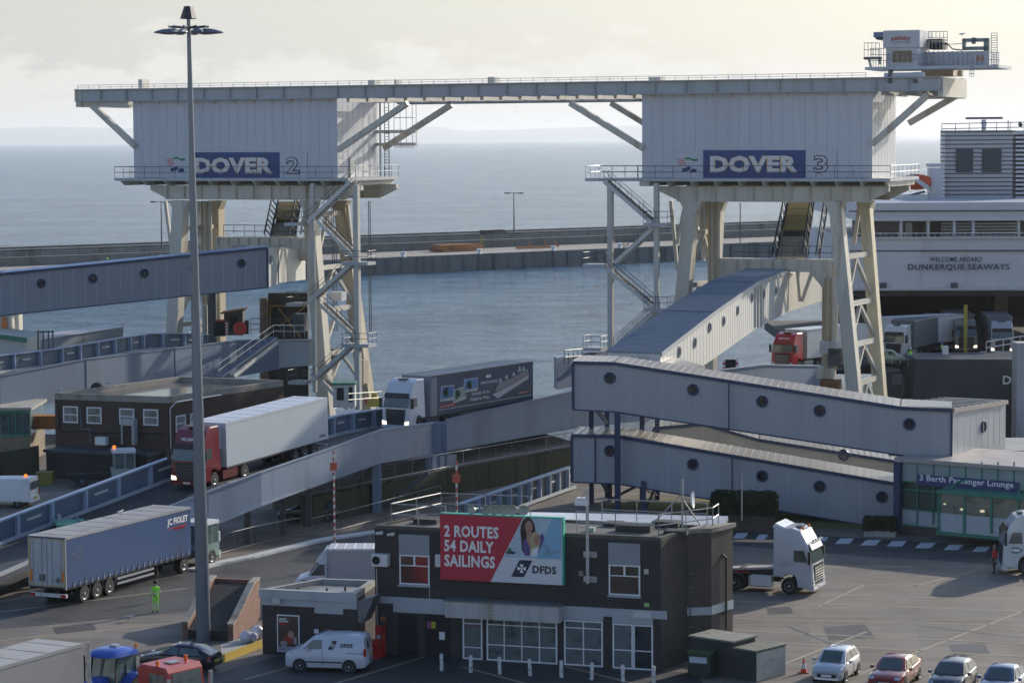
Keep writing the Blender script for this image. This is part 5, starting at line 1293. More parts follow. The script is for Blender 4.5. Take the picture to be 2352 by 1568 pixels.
# funnel with horizontal louvres
fn = MB(); sbox(fn, 2170, 2325, 300, 462, 16, 18.5, HW); fo = fn.part('funnel', sh)
b = MB(); sbox(b, 2196, 2235, 343, 396, 15.8, 15.99, mat('funnel grille', (.07,.075,.08), .6)); sbox(b, 2256, 2300, 343, 396, 15.8, 15.99, mat('funnel grille', (.07,.075,.08), .6)); b.part('opening', fo)
b = MB()
for i in range(17): sbox(b, 2160, 2330, 302+i*9.6, 304.4+i*9.6, 15.86, 15.97, STEELD)
b.part('louvre', fo)
b = MB()
for i in range(16): sbox(b, 2333, 2420, 304+i*9.8, 309+i*9.8, 16, 24, HW)
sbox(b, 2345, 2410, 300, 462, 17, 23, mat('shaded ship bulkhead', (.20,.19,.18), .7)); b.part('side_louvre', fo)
b = MB(); sbox(b, 2335, 2352, 300, 303, 15, 15.3, HW)
railing(b, [SF.at(2163,308,15.5), SF.at(2352,304,15.5)], 1.2, 1.6, .05, STEELD)
b.part('handrail', fo)
rm = MB(); p = SF.at(2260, 300, 18); rm.tube(p, p+V((0,0,1.3)), .28, GRYW, 8); rm.ball(p+V((0,0,.9)), .38, GRYW, 8, 5); rm.box(p.x-2.2, p.x+2.2, p.y-.2, p.y+.2, p.z+1.35, p.z+1.6, STEELD)
rm.tube(p+V((2.9,0,-.2)), p+V((2.9,0,1.2)), .06, STEELD, 5); rm.ball(SF.at(2344,286,18), .3, STEELD, 8, 5); rm.part('radar_mast', sh)
# orange lifeboat, davit and bright side house
lbm = MB(); c = SF.at(2104, 418, 12); n = 8
rings = []
for i in range(9):
    t = i/8; r = 1.15*math.sin(math.pi*(.12+.76*t))**.6; x = -1.7+3.4*t; rings.append([c+V((x, r*math.cos(a), r*.85*math.sin(a))) for a in [2*math.pi*k/10 for k in range(10)]])
lbm.loft(rings, mat('orange lifeboat hull', (.62,.10,.03), .45, var=.15)); lbm.part('lifeboat', sh, smooth=True)
b = MB(); b.beam(SF.at(2090,402,11), SF.at(2132,432,11), .35, .5, GRYW); b.beam(SF.at(2125,440,11), SF.at(2075,452,11), .25,.25,STEELD); b.part('davit', sh)
b = MB(); sbox(b, 2136, 2166, 386, 462, 12, 13.5, HW); sbox(b, 2134, 2168, 376, 384, 12, 13.6, HW); sbox(b, 2138, 2150, 432, 448, 11.9, 11.99, WHITED); b.part('side_house', sh)
b = MB(); sbox(b, 2075, 2140, 448, 466, 10, 20, WHITED); b.part('deck_house', sh)
# car deck opening
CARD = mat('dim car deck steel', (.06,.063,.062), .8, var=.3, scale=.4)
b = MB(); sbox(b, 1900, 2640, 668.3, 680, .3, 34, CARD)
p0 = SF.at(1915, 820, 32); b.box(p0.x, p0.x+52, 246*K, 246.5*K, 1.5, 10, DARK); b.box(p0.x-.4, p0.x, 216*K, 246*K, 1.5, 10, CARD)
b.part('car_deck_interior', sh)
b = MB(); b.box(32.5, 70, 199*K, 246*K, 1.9, 3.05, CARD); b.part('car_deck', sh)
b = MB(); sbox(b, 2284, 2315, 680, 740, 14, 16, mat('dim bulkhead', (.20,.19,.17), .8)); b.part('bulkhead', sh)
b = MB(); a = PY(2218, 700, 206); b.beam(V((a.x,206*K,3.05)), a, .35, .35, mat('yellow post paint', (.42,.36,.05), .6)); b.part('post', sh)
# lower stern quarter in front of the ramp, with the port's white name letters
lq = MB()
x0, x1 = PY(2105,824,192).x, PY(2331,824,192).x
z0 = PY(2105,825,192).z
lq.hexa([V((x0-1,192*K,SEA-1)), V((x1+24,190*K,SEA-1)), V((x1+24,198*K,SEA-1)), V((x0-1,198*K,SEA-1))], [V((x0,192*K,z0)), V((x1+24,190*K,z0)), V((x1+24,198*K,z0)), V((x0,198*K,z0))], HD)
lw = lq.part('hull', sh)
lq = MB(); xa = PY(2036,852,194).x; za = PY(2036,852,194).z; lq.box(xa, x0-1.05, 194*K, 198*K, SEA-1, za, HD); lq.box(xa+.6, x0-1.1, 193.9*K, 193.99*K, za-1.4, za-.3, mat('hull side panel', (.14,.15,.15), .6)); lq.part('hull_step', sh)
a = PY(2303,886,190.2); text_part('lettering', lw, 'DUNKERQUE', a+V((0,-.1,0)), V((1,-.05,0)), V((0,0,1)), 7.6, 1.05, LETW, .05, .02)
b = MB(); q = PY(2333, 824, 188); b.box(q.x, q.x+4, 187.5*K, 189.4*K, SEA, q.z+1.6, mat('pale mooring dolphin paint', (.42,.43,.42), .6, var=.3, scale=.8, streak=1))
b.top('mooring_dolphin', 'pale concrete mooring dolphin standing at the right edge against the dark hull', 'dolphin')
# bright roof sheet beyond the lounge at the far right
b = MB(); q = PY(2335,1040,134); b.cbox(V((q.x+3,138*K,0)), 9, 8, q.z, mat('pale store wall', (.3,.3,.3), .7)); b.top('store_building', 'low pale roofed store behind the lounge at the right edge', 'building')
# ============================================================ OFFICE BUILDING AND YARD FURNITURE
BF = Plane(862, 98, 1518, 94.5)
bT, bn = BF.T, BF.n
def bf(u, v, d=0.0): return BF(u, v)+bn*d
zg = lambda p, z=0.0: V((p.x, p.y, z))
o_fl, o_fr = zg(bf(862,1400)), zg(bf(1518,1400)); SB = zg(PZ(1577,1217,6.72))-o_fr; SBn = SB.normalized()
of = flat_roof_building('office_building', 'dark brick two storey office carrying the large red and white sailings sign', [o_fl, o_fr, o_fr+SB+SBn*2.0, o_fl+SB+SBn*2.0], 6.72, BRD, mat('dull roof felt', (.12,.115,.105), .9, var=.35, scale=.6, bump=.3), .18, pw=.25, parm=mat('dark roof kerb', (.10,.095,.08), .9, var=.4, scale=2))
BRS = brickmat('dark weathered brick', (.105,.085,.07), (.075,.062,.052), (.13,.12,.11), 1.0)
# stair tower block on the right
b = MB(); t0 = o_fr+SB+V((.02,0,0))
t1 = PZ(1634,1215,6.72); t1.z = 0; t2_ = PZ(1683,1203,6.72); t2_.z = 0; t3_ = t2_ + (t0-t1)
b.hexa([t0, t1, t2_, t3_], [V((p.x,p.y,6.55)) for p in (t0,t1,t2_,t3_)], BRS); b.part('stair_block', of)
b = MB(); e = (t1-t0).normalized()*.12; f_ = (t2_-t1).normalized()*.12
q = [t0-e-f_, t1+e-f_, t2_+e+f_, t3_-e+f_]; b.hexa([V((p.x,p.y,6.56)) for p in q], [V((p.x,p.y,6.78)) for p in q], PARA)
tT = (t1-t0).normalized(); tN = -V((-tT.y,tT.x,0)); sT = (t2_-t1).normalized(); sN = V((sT.y,-sT.x,0))
b.part('coping', of)
BAND = mat('grey white render band', (.40,.42,.44), .7, var=.12, scale=1, streak=1)
def face_box(mb, p, T, n, x0, x1, z0, z1, d, m):
    q = [p+T*x0+V((0,0,z0)), p+T*x1+V((0,0,z0)), p+T*x1+V((0,0,z1)), p+T*x0+V((0,0,z1))]; mb.prism([x+n*.003 for x in q], n*d, m)
b = MB(); L1 = (t1-t0).length; L2 = (t2_-t1).length
face_box(b, t0, tT, tN, 0, L1, 2.35, 2.75, .05, BAND); face_box(b, t1, sT, sN, 0, L2, 2.35, 2.8, .05, BAND); b.part('band', of)
b = MB(); p = t1+sT*(L2*.62)+sN*.1; b.tube(p+V((0,0,.4)), p+V((0,0,5.1)), .06, PLAST, 6); b.tube(p+V((0,0,5.1)), p+sN*-.1-sT*.25+V((0,0,5.3)), .06, PLAST, 6); b.part('downpipe', of)
p = t1+sT*(L2*.45)+sN*.35; b = MB(); b.tube(p+V((0,0,.0)), p+V((0,0,1.15)), .26, STEEL, 12); b.tube(p+V((0,0,1.15)), p+V((0,0,1.3)), .28, STEEL, 12, r2=.2); b.top('water_butt', 'small galvanised cylinder tank against the brick stair block', 'tank')
# recess wall between
b = MB()
def ob(mb, u0, u1, v0, v1, d0, d1, m):      # box on the office front, from d0 to d1 (negative = proud of it)
    a, c = bf(u0, v1), bf(u1, v1); zt = bf((u0+u1)/2, v0).z; zb = (a.z+c.z)/2
    q = [V((p.x,p.y,zb))+bn*d for p, d in ((a,d0),(c,d0),(c,d1),(a,d1))]; mb.hexa(q, [V((p.x,p.y,zt)) for p in q], m)
ZBAND = 2.98
def obz(mb, u0, u1, z0, z1, d0, d1, m):
    a, c = bf(u0, 1400), bf(u1, 1400); q = [V((p.x,p.y,z0))+bn*d for p, d in ((a,d0),(c,d0),(c,d1),(a,d1))]; mb.hexa(q, [V((p.x,p.y,z1)) for p in q], m)
obz(b, 866, 1033, 2.68, 3.03, -.06, -.003, BAND); obz(b, 904, 1033, 2.25, 2.677, -.06, -.003, BAND)
obz(b, 1293.5, 1532, 2.62, 3.03, -.08, -.003, BAND); obz(b, 1293.5, 1386, 2.35, 2.617, -.06, -.003, BAND); obz(b, 1407, 1500, 2.3, 2.617, -.06, -.003, BAND)
b.part('band', of)
b = MB(); obz(b, 1033.5, 1293, 2.25, 3.08, -.75, -.003, mat('stained white canopy board', (.44,.44,.42), .6, var=.25, scale=1.5, streak=2, dirt=(.30,.27,.20)))
for z in (2.42, 2.6, 2.78): obz(b, 1033, 1293.5, z, z+.02, -.765, -.751, SEAM)
obz(b, 1030, 1296, 3.083, 3.17, -.8, 0.0, mat('canopy felt', (.14,.15,.15), .8)); b.part('canopy', of)
# upper windows with panels above
def owin(u0, u1, v0, v1, panes, splitv, fm=WHITE, gl=GLASS, fr=.07):
    a = bf(u0, v1, -.0); w_ = (bf(u1,v1)-a).length; h = bf(u0,v0).z-a.z
    return window(of, a-bn*.003, bT, w_, h, -bn, (panes,1), fm, gl, fr, split=[bf(u0, s).z-a.z for s in splitv])
redgl = mat('window with red room behind', (.06,.035,.035), .08, var=.9, scale=2.5, dirt=(.30,.03,.02), spec=.8)
b = MB(); obz(b, 918, 988, 5.28, 6.30, -.05, -.003, mat('grey panel', (.27,.29,.32), .6, var=.08)); obz(b, 1398, 1471, 5.28, 6.35, -.05, -.003, mat('grey panel', (.27,.29,.32), .6)); b.part('panel', of)
def o2(u0, u1, z0, z1, panes, splits, gl, **k):
    a, c = bf(u0,1400), bf(u1,1400); return window(of, V((a.x,a.y,z0))-bn*.003, bT, (V((c.x,c.y,0))-V((a.x,a.y,0))).length, z1-z0, -bn, (panes,1), WHITE, gl, .075, split=splits)
w_ = o2(919, 988, 3.72, 5.26, 1, [.98], redgl); b = MB(); obz(b, 951.5, 955.5, 4.72, 5.2, -.07, -.005, WHITE); b.part('mullion', w_)
w_ = o2(1399, 1471, 3.72, 5.26, 1, [.98], glassmat('brown reflecting glass', (.05,.042,.036), .08)); b = MB(); obz(b, 1433, 1437, 4.72, 5.2, -.07, -.005, WHITE); b.part('mullion', w_)
b = MB(); obz(b, 916, 990, 3.62, 3.70, -.15, -.003, BAND); obz(b, 1397, 1473, 3.62, 3.70, -.15, -.003, BAND); b.part('sill', of)
SHOP = glassmat('blinded shop glass', (.13,.155,.15), .12)
o2(1063, 1108, .02, 2.24, 1, [.62, 1.85], SHOP); 
b = MB(); a = bf(1068,1400); text_part('lettering', of, 'COSMOS', V((a.x,a.y,1.72))-bn*.09, bT, V((0,0,1)), .72, .1, mat('dull red letters', (.25,.06,.06), .6), .01, .0)
o2(1118, 1280, .02, 2.24, 4, [.82, 1.86], SHOP)
o2(1296, 1385, .02, 2.33, 2, [.86, 1.92], SHOP)
o2(1407.5, 1454, .0, 2.28, 1, [.95], SHOP); o2(1455, 1500, .0, 2.28, 1, [.95], glassmat('door glass', (.03,.04,.045)))
for q in ((914,958,2.1),(976,1034,2.2)): b = MB(); obz(b, q[0], q[1], .0, q[2], -.02, -.003, DARK); b.part('door', of)
def note(u0, u1, z0, z1, m, d=.03): obz(nb, u0, u1, z0, z1, -.03-d, -.031, m)
nb = MB(); note(981,991,1.5,1.85, mat('notice red blue', (.30,.05,.16), .5)); note(991.3,1001,1.5,1.85, mat('notice yellow', (.5,.42,.03), .5)); note(1009,1022,.95,1.35, WHITE); note(875,886,1.72,1.98, mat('orange notice', (.45,.16,.06), .5))
note(1456,1496,2.62,2.95, mat('white notice', (.55,.53,.55), .5), .1); note(1480,1492,3.2,3.4, mat('green notice', (.3,.5,.2), .5)); note(1480,1490,4.85,5.1, CREAM); nb.part('notice', of)
# CCTV, junction boxes, cooling unit, conduit
for u, v in ((879,1224),(905,1227)):
    b = MB(); p = bf(u, v); b.beam(p-bn*.05, p-bn*.3, .08, .08, WHITED); b.beam(p-bn*.3+bT*-.25+V((0,0,.02)), p-bn*.3+bT*.12+V((0,0,.1)), .13, .12, WHITED); b.part('camera', of)
b = MB(); obz(b, 862, 898, 4.65, 5.28, -.5, -.05, WHITED); b.lathe([(0,.2),(.03,.22),(.03,.02)], V((bf(873,1400).x, bf(873,1400).y, 4.97))-bn*.5, -bn, DARK, 16)
b.top('cooling_unit', 'white cooling unit with a round dark fan on the left end of the office', 'cooling unit')
b = MB(); b.tube(V((*bf(867,1400).xy, .3))-bn*.06, V((*bf(867,1400).xy, 4.5))-bn*.06, .02, WHITED, 5); b.tube(V((*bf(988,1400).xy, 2.3))-bn*.07, V((*bf(988,1400).xy, 3.6))-bn*.07, .015, WHITED, 5)
obz(b, 1002, 1016, 4.72, 5.35, -.12, -.003, WHITED); obz(b, 1330, 1340, 4.6, 4.85, -.06, -.003, mat('dull pink box', (.3,.2,.2), .6)); b.part('conduit', of)
# billboard
bb = thing('billboard', 'large red and white advertising sign reading 2 ROUTES 54 DAILY SAILINGS on the office', 'billboard', zg(bf(1155,1330), 4.0)-bn*.3)
def sq_(x, y, d=0.0):      # unit coordinates on the sign face, y down
    a, c = bf(1016,1256), bf(1295,1256); zt, zb = bf(1016,1178).z+.0, bf(1016,1327).z
    p = lerp(zg(a), zg(c), x); return V((p.x, p.y, zt+(zb-zt)*y)) - bn*(.32+d)
WS = mat('white sign face', (.62,.63,.66), .45, var=.03); RS = mat('crimson sign face', (.45,.018,.05), .45, var=.05)
b = MB(); b.prism([sq_(0,1), sq_(1,1), sq_(1,0), sq_(0,0)], bn*.30, WS); b.part('panel', bb)
b = MB(); GT = mat('sea green frame', (.05,.42,.30), .45)
b.prism([sq_(1.001,1.0), sq_(1.012,1.0), sq_(1.012,-.02), sq_(1.001,-.02)], bn*.34, GT); b.prism([sq_(0,-.003), sq_(1,-.003), sq_(1,-.02), sq_(0,-.02)], bn*.34, GT); b.part('frame', bb)
b = MB(); b.prism([sq_(0,1,.012), sq_(.415,1,.012), sq_(.685,0,.012), sq_(0,0,.012)], bn*.010, RS); b.part('red_panel', bb)
for s_, x0, x1, y0, y1 in (('2 ROUTES',.035,.485,.16,.34),('54 DAILY',.035,.445,.385,.565),('SAILINGS',.035,.455,.61,.795)):
    a, c, t_ = sq_(x0,y1,.018), sq_(x1,y1,.018), sq_(x0,y0,.018); text_part('lettering', bb, s_, a, bT, V((0,0,1)), (c-a).length, t_.z-a.z, LETW, .008, .03)
a, c, t_ = sq_(.76,.84,.006), sq_(.955,.84,.006), sq_(.76,.72,.006); text_part('lettering', bb, 'DFDS', a, bT, V((0,0,1)), (c-a).length, t_.z-a.z, LETD, .008, .04)
b = MB(); b.prism([sq_(.585,.905,.01), sq_(.69,.905,.01), sq_(.76,.645,.01), sq_(.655,.645,.01)], bn*.008, mat('logo navy', (.012,.02,.05), .45))
cx, cy = .672, .775
for k in range(4):
    an = k*math.pi/2; rr = []
    for dx, dy in ((.0,.0),(-.018,-.034),(.018,-.034)):
        x = dx*math.cos(an)*1-dy*math.sin(an)*1; y = dx*math.sin(an)+dy*math.cos(an); rr.append(sq_(cx+x*1.0, cy+y*1.9, .016))
    b.prism(rr, bn*.004, WHITE)
b.part('emblem', bb)
# the family photograph printed in the corner of the sign
b = MB(); pc = lambda *q: [sq_(x, y, .011) for x, y in q]
b.prism(pc((.535,.61),(.775,.61),(.92,0),(.685,0)), bn*.004, mat('print pale sky', (.42,.52,.60), .5, var=.15, scale=3))
b.prism([sq_(x,y,.0125) for x, y in ((.775,.61),(.995,.61),(.995,0),(.92,0))], bn*.004, mat('print light blue', (.22,.42,.58), .5, var=.1))
b.part('photo_print', bb)
def blob(mb, cx, cy, rx, ry, d, m, n=14, s=0.0): mb.prism([sq_(cx+rx*math.cos(2*math.pi*i/n)+s*ry*math.sin(2*math.pi*i/n), cy+ry*math.sin(2*math.pi*i/n), d) for i in range(n)], bn*.003, m)
HR = mat('print dark hair', (.03,.02,.015), .6); SKP = mat('print skin', (.42,.24,.17), .6); BLD = mat('print blonde hair', (.50,.40,.22), .6); PUR = mat('print purple cloth', (.10,.07,.22), .6)
b = MB(); blob(b,.725,.20,.062,.21,.016,HR); b.prism([sq_(x,y,.016) for x,y in ((.665,.2),(.675,.5),(.70,.56),(.71,.3))], bn*.003, HR)
b.prism([sq_(x,y,.0175) for x,y in ((.69,.33),(.80,.30),(.845,.22),(.86,.3),(.80,.56),(.70,.58),(.685,.45))], bn*.003, PUR)
blob(b,.733,.14,.030,.095,.020,SKP); b.prism([sq_(x,y,.0195) for x,y in ((.715,.22),(.755,.22),(.77,.34),(.735,.44),(.715,.34))], bn*.003, SKP)
blob(b,.785,.34,.042,.135,.0225,BLD); b.prism([sq_(x,y,.0225) for x,y in ((.748,.36),(.74,.56),(.77,.58),(.79,.45))], bn*.003, BLD); blob(b,.797,.33,.026,.085,.0255,SKP)
b.prism([sq_(x,y,.024) for x,y in ((.765,.47),(.815,.43),(.80,.57),(.745,.58))], bn*.003, WHITE)
for ex, ey in ((.723,.13),(.742,.13),(.789,.32),(.805,.32)): blob(b,ex,ey,.0035,.009,.0285,HR,6)
blob(b,.734,.185,.010,.010,.0285,REDP,8); blob(b,.797,.365,.007,.007,.0285,REDP,8)
b.part('people_print', bb)
b = MB(); b.prism([sq_(x,y,.017) for x,y in ((.545,.53),(.60,.52),(.63,.535),(.61,.56),(.55,.56))], bn*.003, HR); b.prism([sq_(x,y,.017) for x,y in ((.56,.47),(.585,.47),(.60,.52),(.555,.53))], bn*.003, GREENP); b.part('ship_print', bb)
b = MB(); 
for s_, x0, x1, y in (('Dover',.85,.90,.44),('Dunkirk',.915,.975,.52),('Calais',.855,.905,.56)):
    a = sq_(x0,y,.02); text_part('lettering', bb, s_, a, bT, V((0,0,1)), (sq_(x1,y,.02)-a).length, .16, mat('print grey letters', (.25,.27,.32), .6), .003, .0)
b.path([sq_(x,y,.02) for x,y in ((.87,.53),(.875,.48),(.885,.46),(.90,.51),(.905,.53))], .012, LETD, 4)
b.part('route_mark', bb)
# loudhailers along the top of the sign
hd = mat('beige horn', (.42,.42,.36), .4, var=.1)
horns = []
for i, (u, an) in enumerate(((1090,-50),(1115,35),(1135,30),(1157,25),(1179,-8),(1204,8))):
    p = bf(u, 1174, -.15); d = V((math.sin(R(an)), -math.cos(R(an)), -.1)).normalized()
    b = MB(); b.lathe([(-.32,.06),(-.1,.08),(0,.14),(.14,.27),(.16,.27),(.14,.25),(.0,.10),(-.05,.02)], p+V((0,0,.12)), d, hd, 14); b.beam(p+V((0,0,-.18)), p+V((0,0,.02)), .06,.06, STEEL)
    b.top('loudspeaker_horn', ['first horn loudspeaker from the left on the sign, turned left', 'second horn loudspeaker from the left along the sign top', 'third horn loudspeaker from the left along the sign top', 'fourth horn loudspeaker from the left along the sign top', 'fifth horn loudspeaker along the sign top, facing out', 'rightmost horn loudspeaker along the sign top'][i], 'loudspeaker', group='horn loudspeakers along the top of the sign', smooth=True)
# roof rails, hatches, dish, mast
rt = lambda u, d, z=6.6: V((*bf(u,1400).xy, z))+bn*d
RW = mat('worn white rail', (.36,.36,.35), .5, .2, var=.3, scale=4, dirt=(.25,.2,.15))
b = MB(); railing(b, [rt(884,1.0), rt(930,5.6), rt(1140,5.7)], 1.1, 2.2, .035, RW); railing(b, [rt(884,1.0), rt(1010,1.0)], 1.1, 2.0, .035, RW); b.part('handrail', of)
b = MB(); railing(b, [rt(1310,5.7), rt(1560,5.7)], 1.1, 1.8, .035, RW); railing(b, [rt(1310,1.1), rt(1400,1.1), rt(1500,1.1), rt(1590,4.2), rt(1588,5.6)], 1.1, 1.9, .035, RW); b.part('handrail', of)
b = MB(); 
for u, d, w, h in ((950,2.2,1.3,.25),(1000,3.6,1.4,.2),(1430,2.4,1.8,.35),(1530,2.2,1.2,.2),(1360,4.0,.9,.2),(1480,4.4,1.4,.3)): b.cbox(rt(u,d), w, .9, h, mat('dark roof hatch', (.05,.05,.048), .8), bT, bn)
b.cbox(rt(1336,1.6), .45, .35, .22, mat('mint box', (.35,.5,.42), .6), bT, bn)
b.part('roof_hatch', of)
b = MB(); p = rt(1528,3.4); b.tube(p, p+V((0,0,2.6)), .05, RW, 6); b.tube(p+V((0,0,1.9)), rt(1455,2.0), .035, RW, 5); b.tube(p+V((0,0,1.6)), rt(1560,4.6), .035, RW, 5)
q = rt(1549,3.2,8.2); b.lathe([(0,.05),(.04,.3),(.12,.42),(.16,.44),(.1,.3),(.06,.02)], q, V((1,-.22,.05)), WHITE, 16); b.tube(p+V((0,0,1.6)), q, .04, RW, 5)
b.top('antenna_mast', 'stayed roof mast with a white dish at the right end of the office roof', 'antenna')
b = MB(); p = rt(1634,6.5,6.75); b.tube(p, p+V((0,0,2.0)), .03, RW, 5); b.tube(p+V((0,0,2.0)), p+V((0,0,2.6)), .015, RW, 4); b.top('whip_aerial', 'thin whip aerial on the stair block roof', 'aerial')
pl = thing('lighting_pole', 'slim grey pole with white lamp head on the office front right of the sign', 'lamp', V((*bf(1356,1310).xy, 4.2))-bn*.5)
b = MB(); p = V((*bf(1356,1310).xy, 0))-bn*.5; b.beam(p+V((0,0,4.3)), p+V((0,0,9.1)), .15, .15, STEEL); b.part('pole', pl)
b = MB()
for z in (4.45, 5.7): b.beam(p+V((0,0,z)), p+bn*.5+V((0,0,z)), .1, .1, STEEL); b.prism([p+bn*.46-bT*.35+V((0,0,z-.15)), p+bn*.46+bT*.35+V((0,0,z-.15)), p+bn*.46+bT*.35+V((0,0,z+.15)), p+bn*.46-bT*.35+V((0,0,z+.15))], bn*.03, STEEL)
b.part('bracket', pl)
b = MB(); b.cbox(p-bT*.28+V((0,0,8.25)), .62, .4, .3, WHITE, bT, bn); b.cbox(p-bT*.28+V((0,0,8.57)), .5, .35, .06, WHITE, bT, bn); b.path([p-bT*.28+V((0,0,8.6)), p-bT*.2+V((0,0,8.85)), p+V((0,0,8.9))], .03, STEEL, 5); b.part('lamp_head', pl)
# fire escape stubs in the dark recess
b = MB()
for z in (1.9, 2.9, 3.9, 4.6): b.beam(zg(bf(1560,1400,2.0),z), zg(bf(1572,1400,1.4),z+.15), .05, .05, RW)
b.box(zg(bf(1563,1400,1.8)).x, zg(bf(1563,1400,1.8)).x+.06, bf(1563,1400,1.8).y, bf(1563,1400,1.8).y+.06, 0, 5, PLAST); b.part('fire_escape', of)
# low store with a bright metal roof behind
b = MB(); a, c = PZ(1190,1196,4.9), PZ(1660,1206,4.9); dq = V((.6,3.6,0))
b.hexa([zg(x) for x in (a, c, c+dq, a+dq)], [zg(x,4.7) for x in (a, c, c+dq, a+dq)], BRD); rs = thing('rear_store', 'low building with a shiny pale roof directly behind the office', 'building', zg(a)); b.part('wall', rs)
b = MB(); b.hexa([zg(x,4.703) for x in (a, c, c+dq, a+dq)], [zg(x,4.9) for x in (a, c, c+dq, a+dq)], mat('bright metal roof', (.62,.63,.66), .25, .3, var=.15, scale=.8)); b.part('roof', rs)
# bollards
BOLM = mat('chipped white bollard paint', (.62,.62,.60), .6, var=.3, scale=5, dirt=(.16,.10,.07))
rnd = random.Random(3); first = None
wl = ['leftmost of the white bollards, in front of the dark doors', 'white bollard in front of the shop door, second from the left', 'chipped white bollard third from the left before the shopfront', 'heavily worn white bollard fourth from the left before the shopfront', 'white bollard fifth from the left, between the two windows', 'leaning white bollard sixth from the left by the small window', 'rusty white bollard before the double doors, seventh from the left', 'rightmost white bollard beyond the double doors']
for i, (u, v) in enumerate(((1014.5,1539),(1081,1543),(1148,1547),(1218,1551),(1289.5,1555),(1359,1560),(1431,1565),(1501.5,1568))):
    p = PZ(u, v)
    if first is None:
        first = MB(); first.lathe([(0,.095),(.82,.095),(.86,.06)], (0,0,0), (0,0,1), BOLM, 10); o = first.top('bollard', smooth=True); first = o
    else: o = first.copy(); COL.objects.link(o)
    o.location = p; o.rotation_euler = (rnd.uniform(-.03,.03), rnd.uniform(-.05,.05), rnd.uniform(0,6)); tagit(o, wl[i], 'bollard', 'white bollards in front of the office')
# annex with poster
AF = Plane(602, 98.1, 817, 97); 
a0, a1 = zg(AF(602,1400)), zg(AF(819,1400)); a3, a2 = PZ(738,1327,3.4), PZ(862,1331,3.4); a2.z = a3.z = 0
an = flat_roof_building('office_annex', 'single storey flat roofed brick annex left of the office, with a framed poster', [a0, a1, a2, a3], 3.4, BRD, mat('puddled grey roof', (.27,.26,.24), .3, var=.5, scale=.8, dirt=(.14,.14,.14)), .32, parm=mat('sunlit roof upstand', (.34,.33,.30), .6, var=.2, scale=2), pw=.3)
aT, aN = AF.T, -AF.n; AL = (a1-a0).length
b = MB(); face_box(b, a0, aT, aN, -.1, AL+.05, 2.95, 3.42, .16, BAND); face_box(b, a0, aT, aN, .02, AL+.03, 2.58, 2.947, .06, BAND); face_box(b, a0, aT, aN, AL*.56, AL*.86, 2.28, 2.577, .06, BAND); b.part('fascia', an)
b = MB(); face_box(b, a0, aT, aN, .72, 1.12, 2.72, 3.0, .3, WHITED); b.part('alarm_box', an)
ps = MB(); face_box(ps, a0, aT, aN, .84, 2.08, .18, 2.12, .06, WHITE); po = ps.part('poster', an)
b = MB(); face_box(b, a0+aN*.062, aT, aN, .90, 2.02, .46, 2.06, .006, mat('poster brown print', (.07,.045,.035), .4, var=.6, scale=1.5)); face_box(b, a0+aN*.062, aT, aN, .90, 2.02, .22, .44, .006, mat('poster footer', (.35,.33,.40), .5))
def pb(cx, cz, rx, rz, m, d): b.prism([a0+aN*d+aT*(cx+rx*math.cos(t*.628))+V((0,0,cz+rz*math.sin(t*.628))) for t in range(10)], aN*.004, m)
pb(1.5,.85,.28,.26,mat('print red cloth', (.35,.04,.03), .6),.072); pb(1.62,1.1,.17,.2,SKP,.078); pb(1.22,.62,.2,.16,mat('print grey', (.35,.32,.34), .6),.076); pb(1.85,.8,.1,.22,mat('print grey', (.35,.32,.34), .6),.08)
for k, w in enumerate((.42,.52,.44)): b.prism([a0+aN*.072+aT*(.96)+V((0,0,1.86-k*.12)), a0+aN*.072+aT*(.96+w)+V((0,0,1.86-k*.12)), a0+aN*.072+aT*(.96+w)+V((0,0,1.94-k*.12)), a0+aN*.072+aT*.96+V((0,0,1.94-k*.12))], aN*.004, mat('print white block', (.6,.6,.6), .5) if k < 2 else REDP)
b.part('print', po)
b = MB(); face_box(b, a0, aT, aN, 2.88, 3.12, 1.22, 1.45, .03, WHITE); face_box(b, a0, aT, aN, 3.45, 3.64, 1.15, 1.45, .03, mat('notice red blue', (.30,.05,.16), .5)); face_box(b, a0, aT, aN, 3.645, 3.85, 1.15, 1.45, .03, mat('notice yellow', (.5,.42,.03), .5)); b.part('notice', an)
b = MB()
for x, y in ((.12,.3),(.45,.35),(.62,.5)): p = lerp(lerp(a0,a3,y), lerp(a1,a2,y), x+.1)+V((0,0,3.12)); b.tube(p, p+V((0,0,.22)), .06, PLAST, 6)
b.part('roof_vent', an)
b = MB(); a = lerp(a1, a2, .2)
b.prism([a1+aT*.05+V((0,0,1.9)), a1+aT*.05+V((0,0,3.0)), a1+aT*1.0+V((0,0,3.3)), a1+aT*.35+V((0,0,1.9))], AF.n*1.2, mat('dull lead flashing', (.16,.17,.18), .5, .4, var=.4, scale=2)); b.path([a1+aT*1.2+V((0,0,.6)), a1+aT*1.5+V((0,0,2.2)), a1+aT*1.05+AF.n*.4+V((0,0,3.3))], .03, PLAST, 4); b.part('flashing', an)
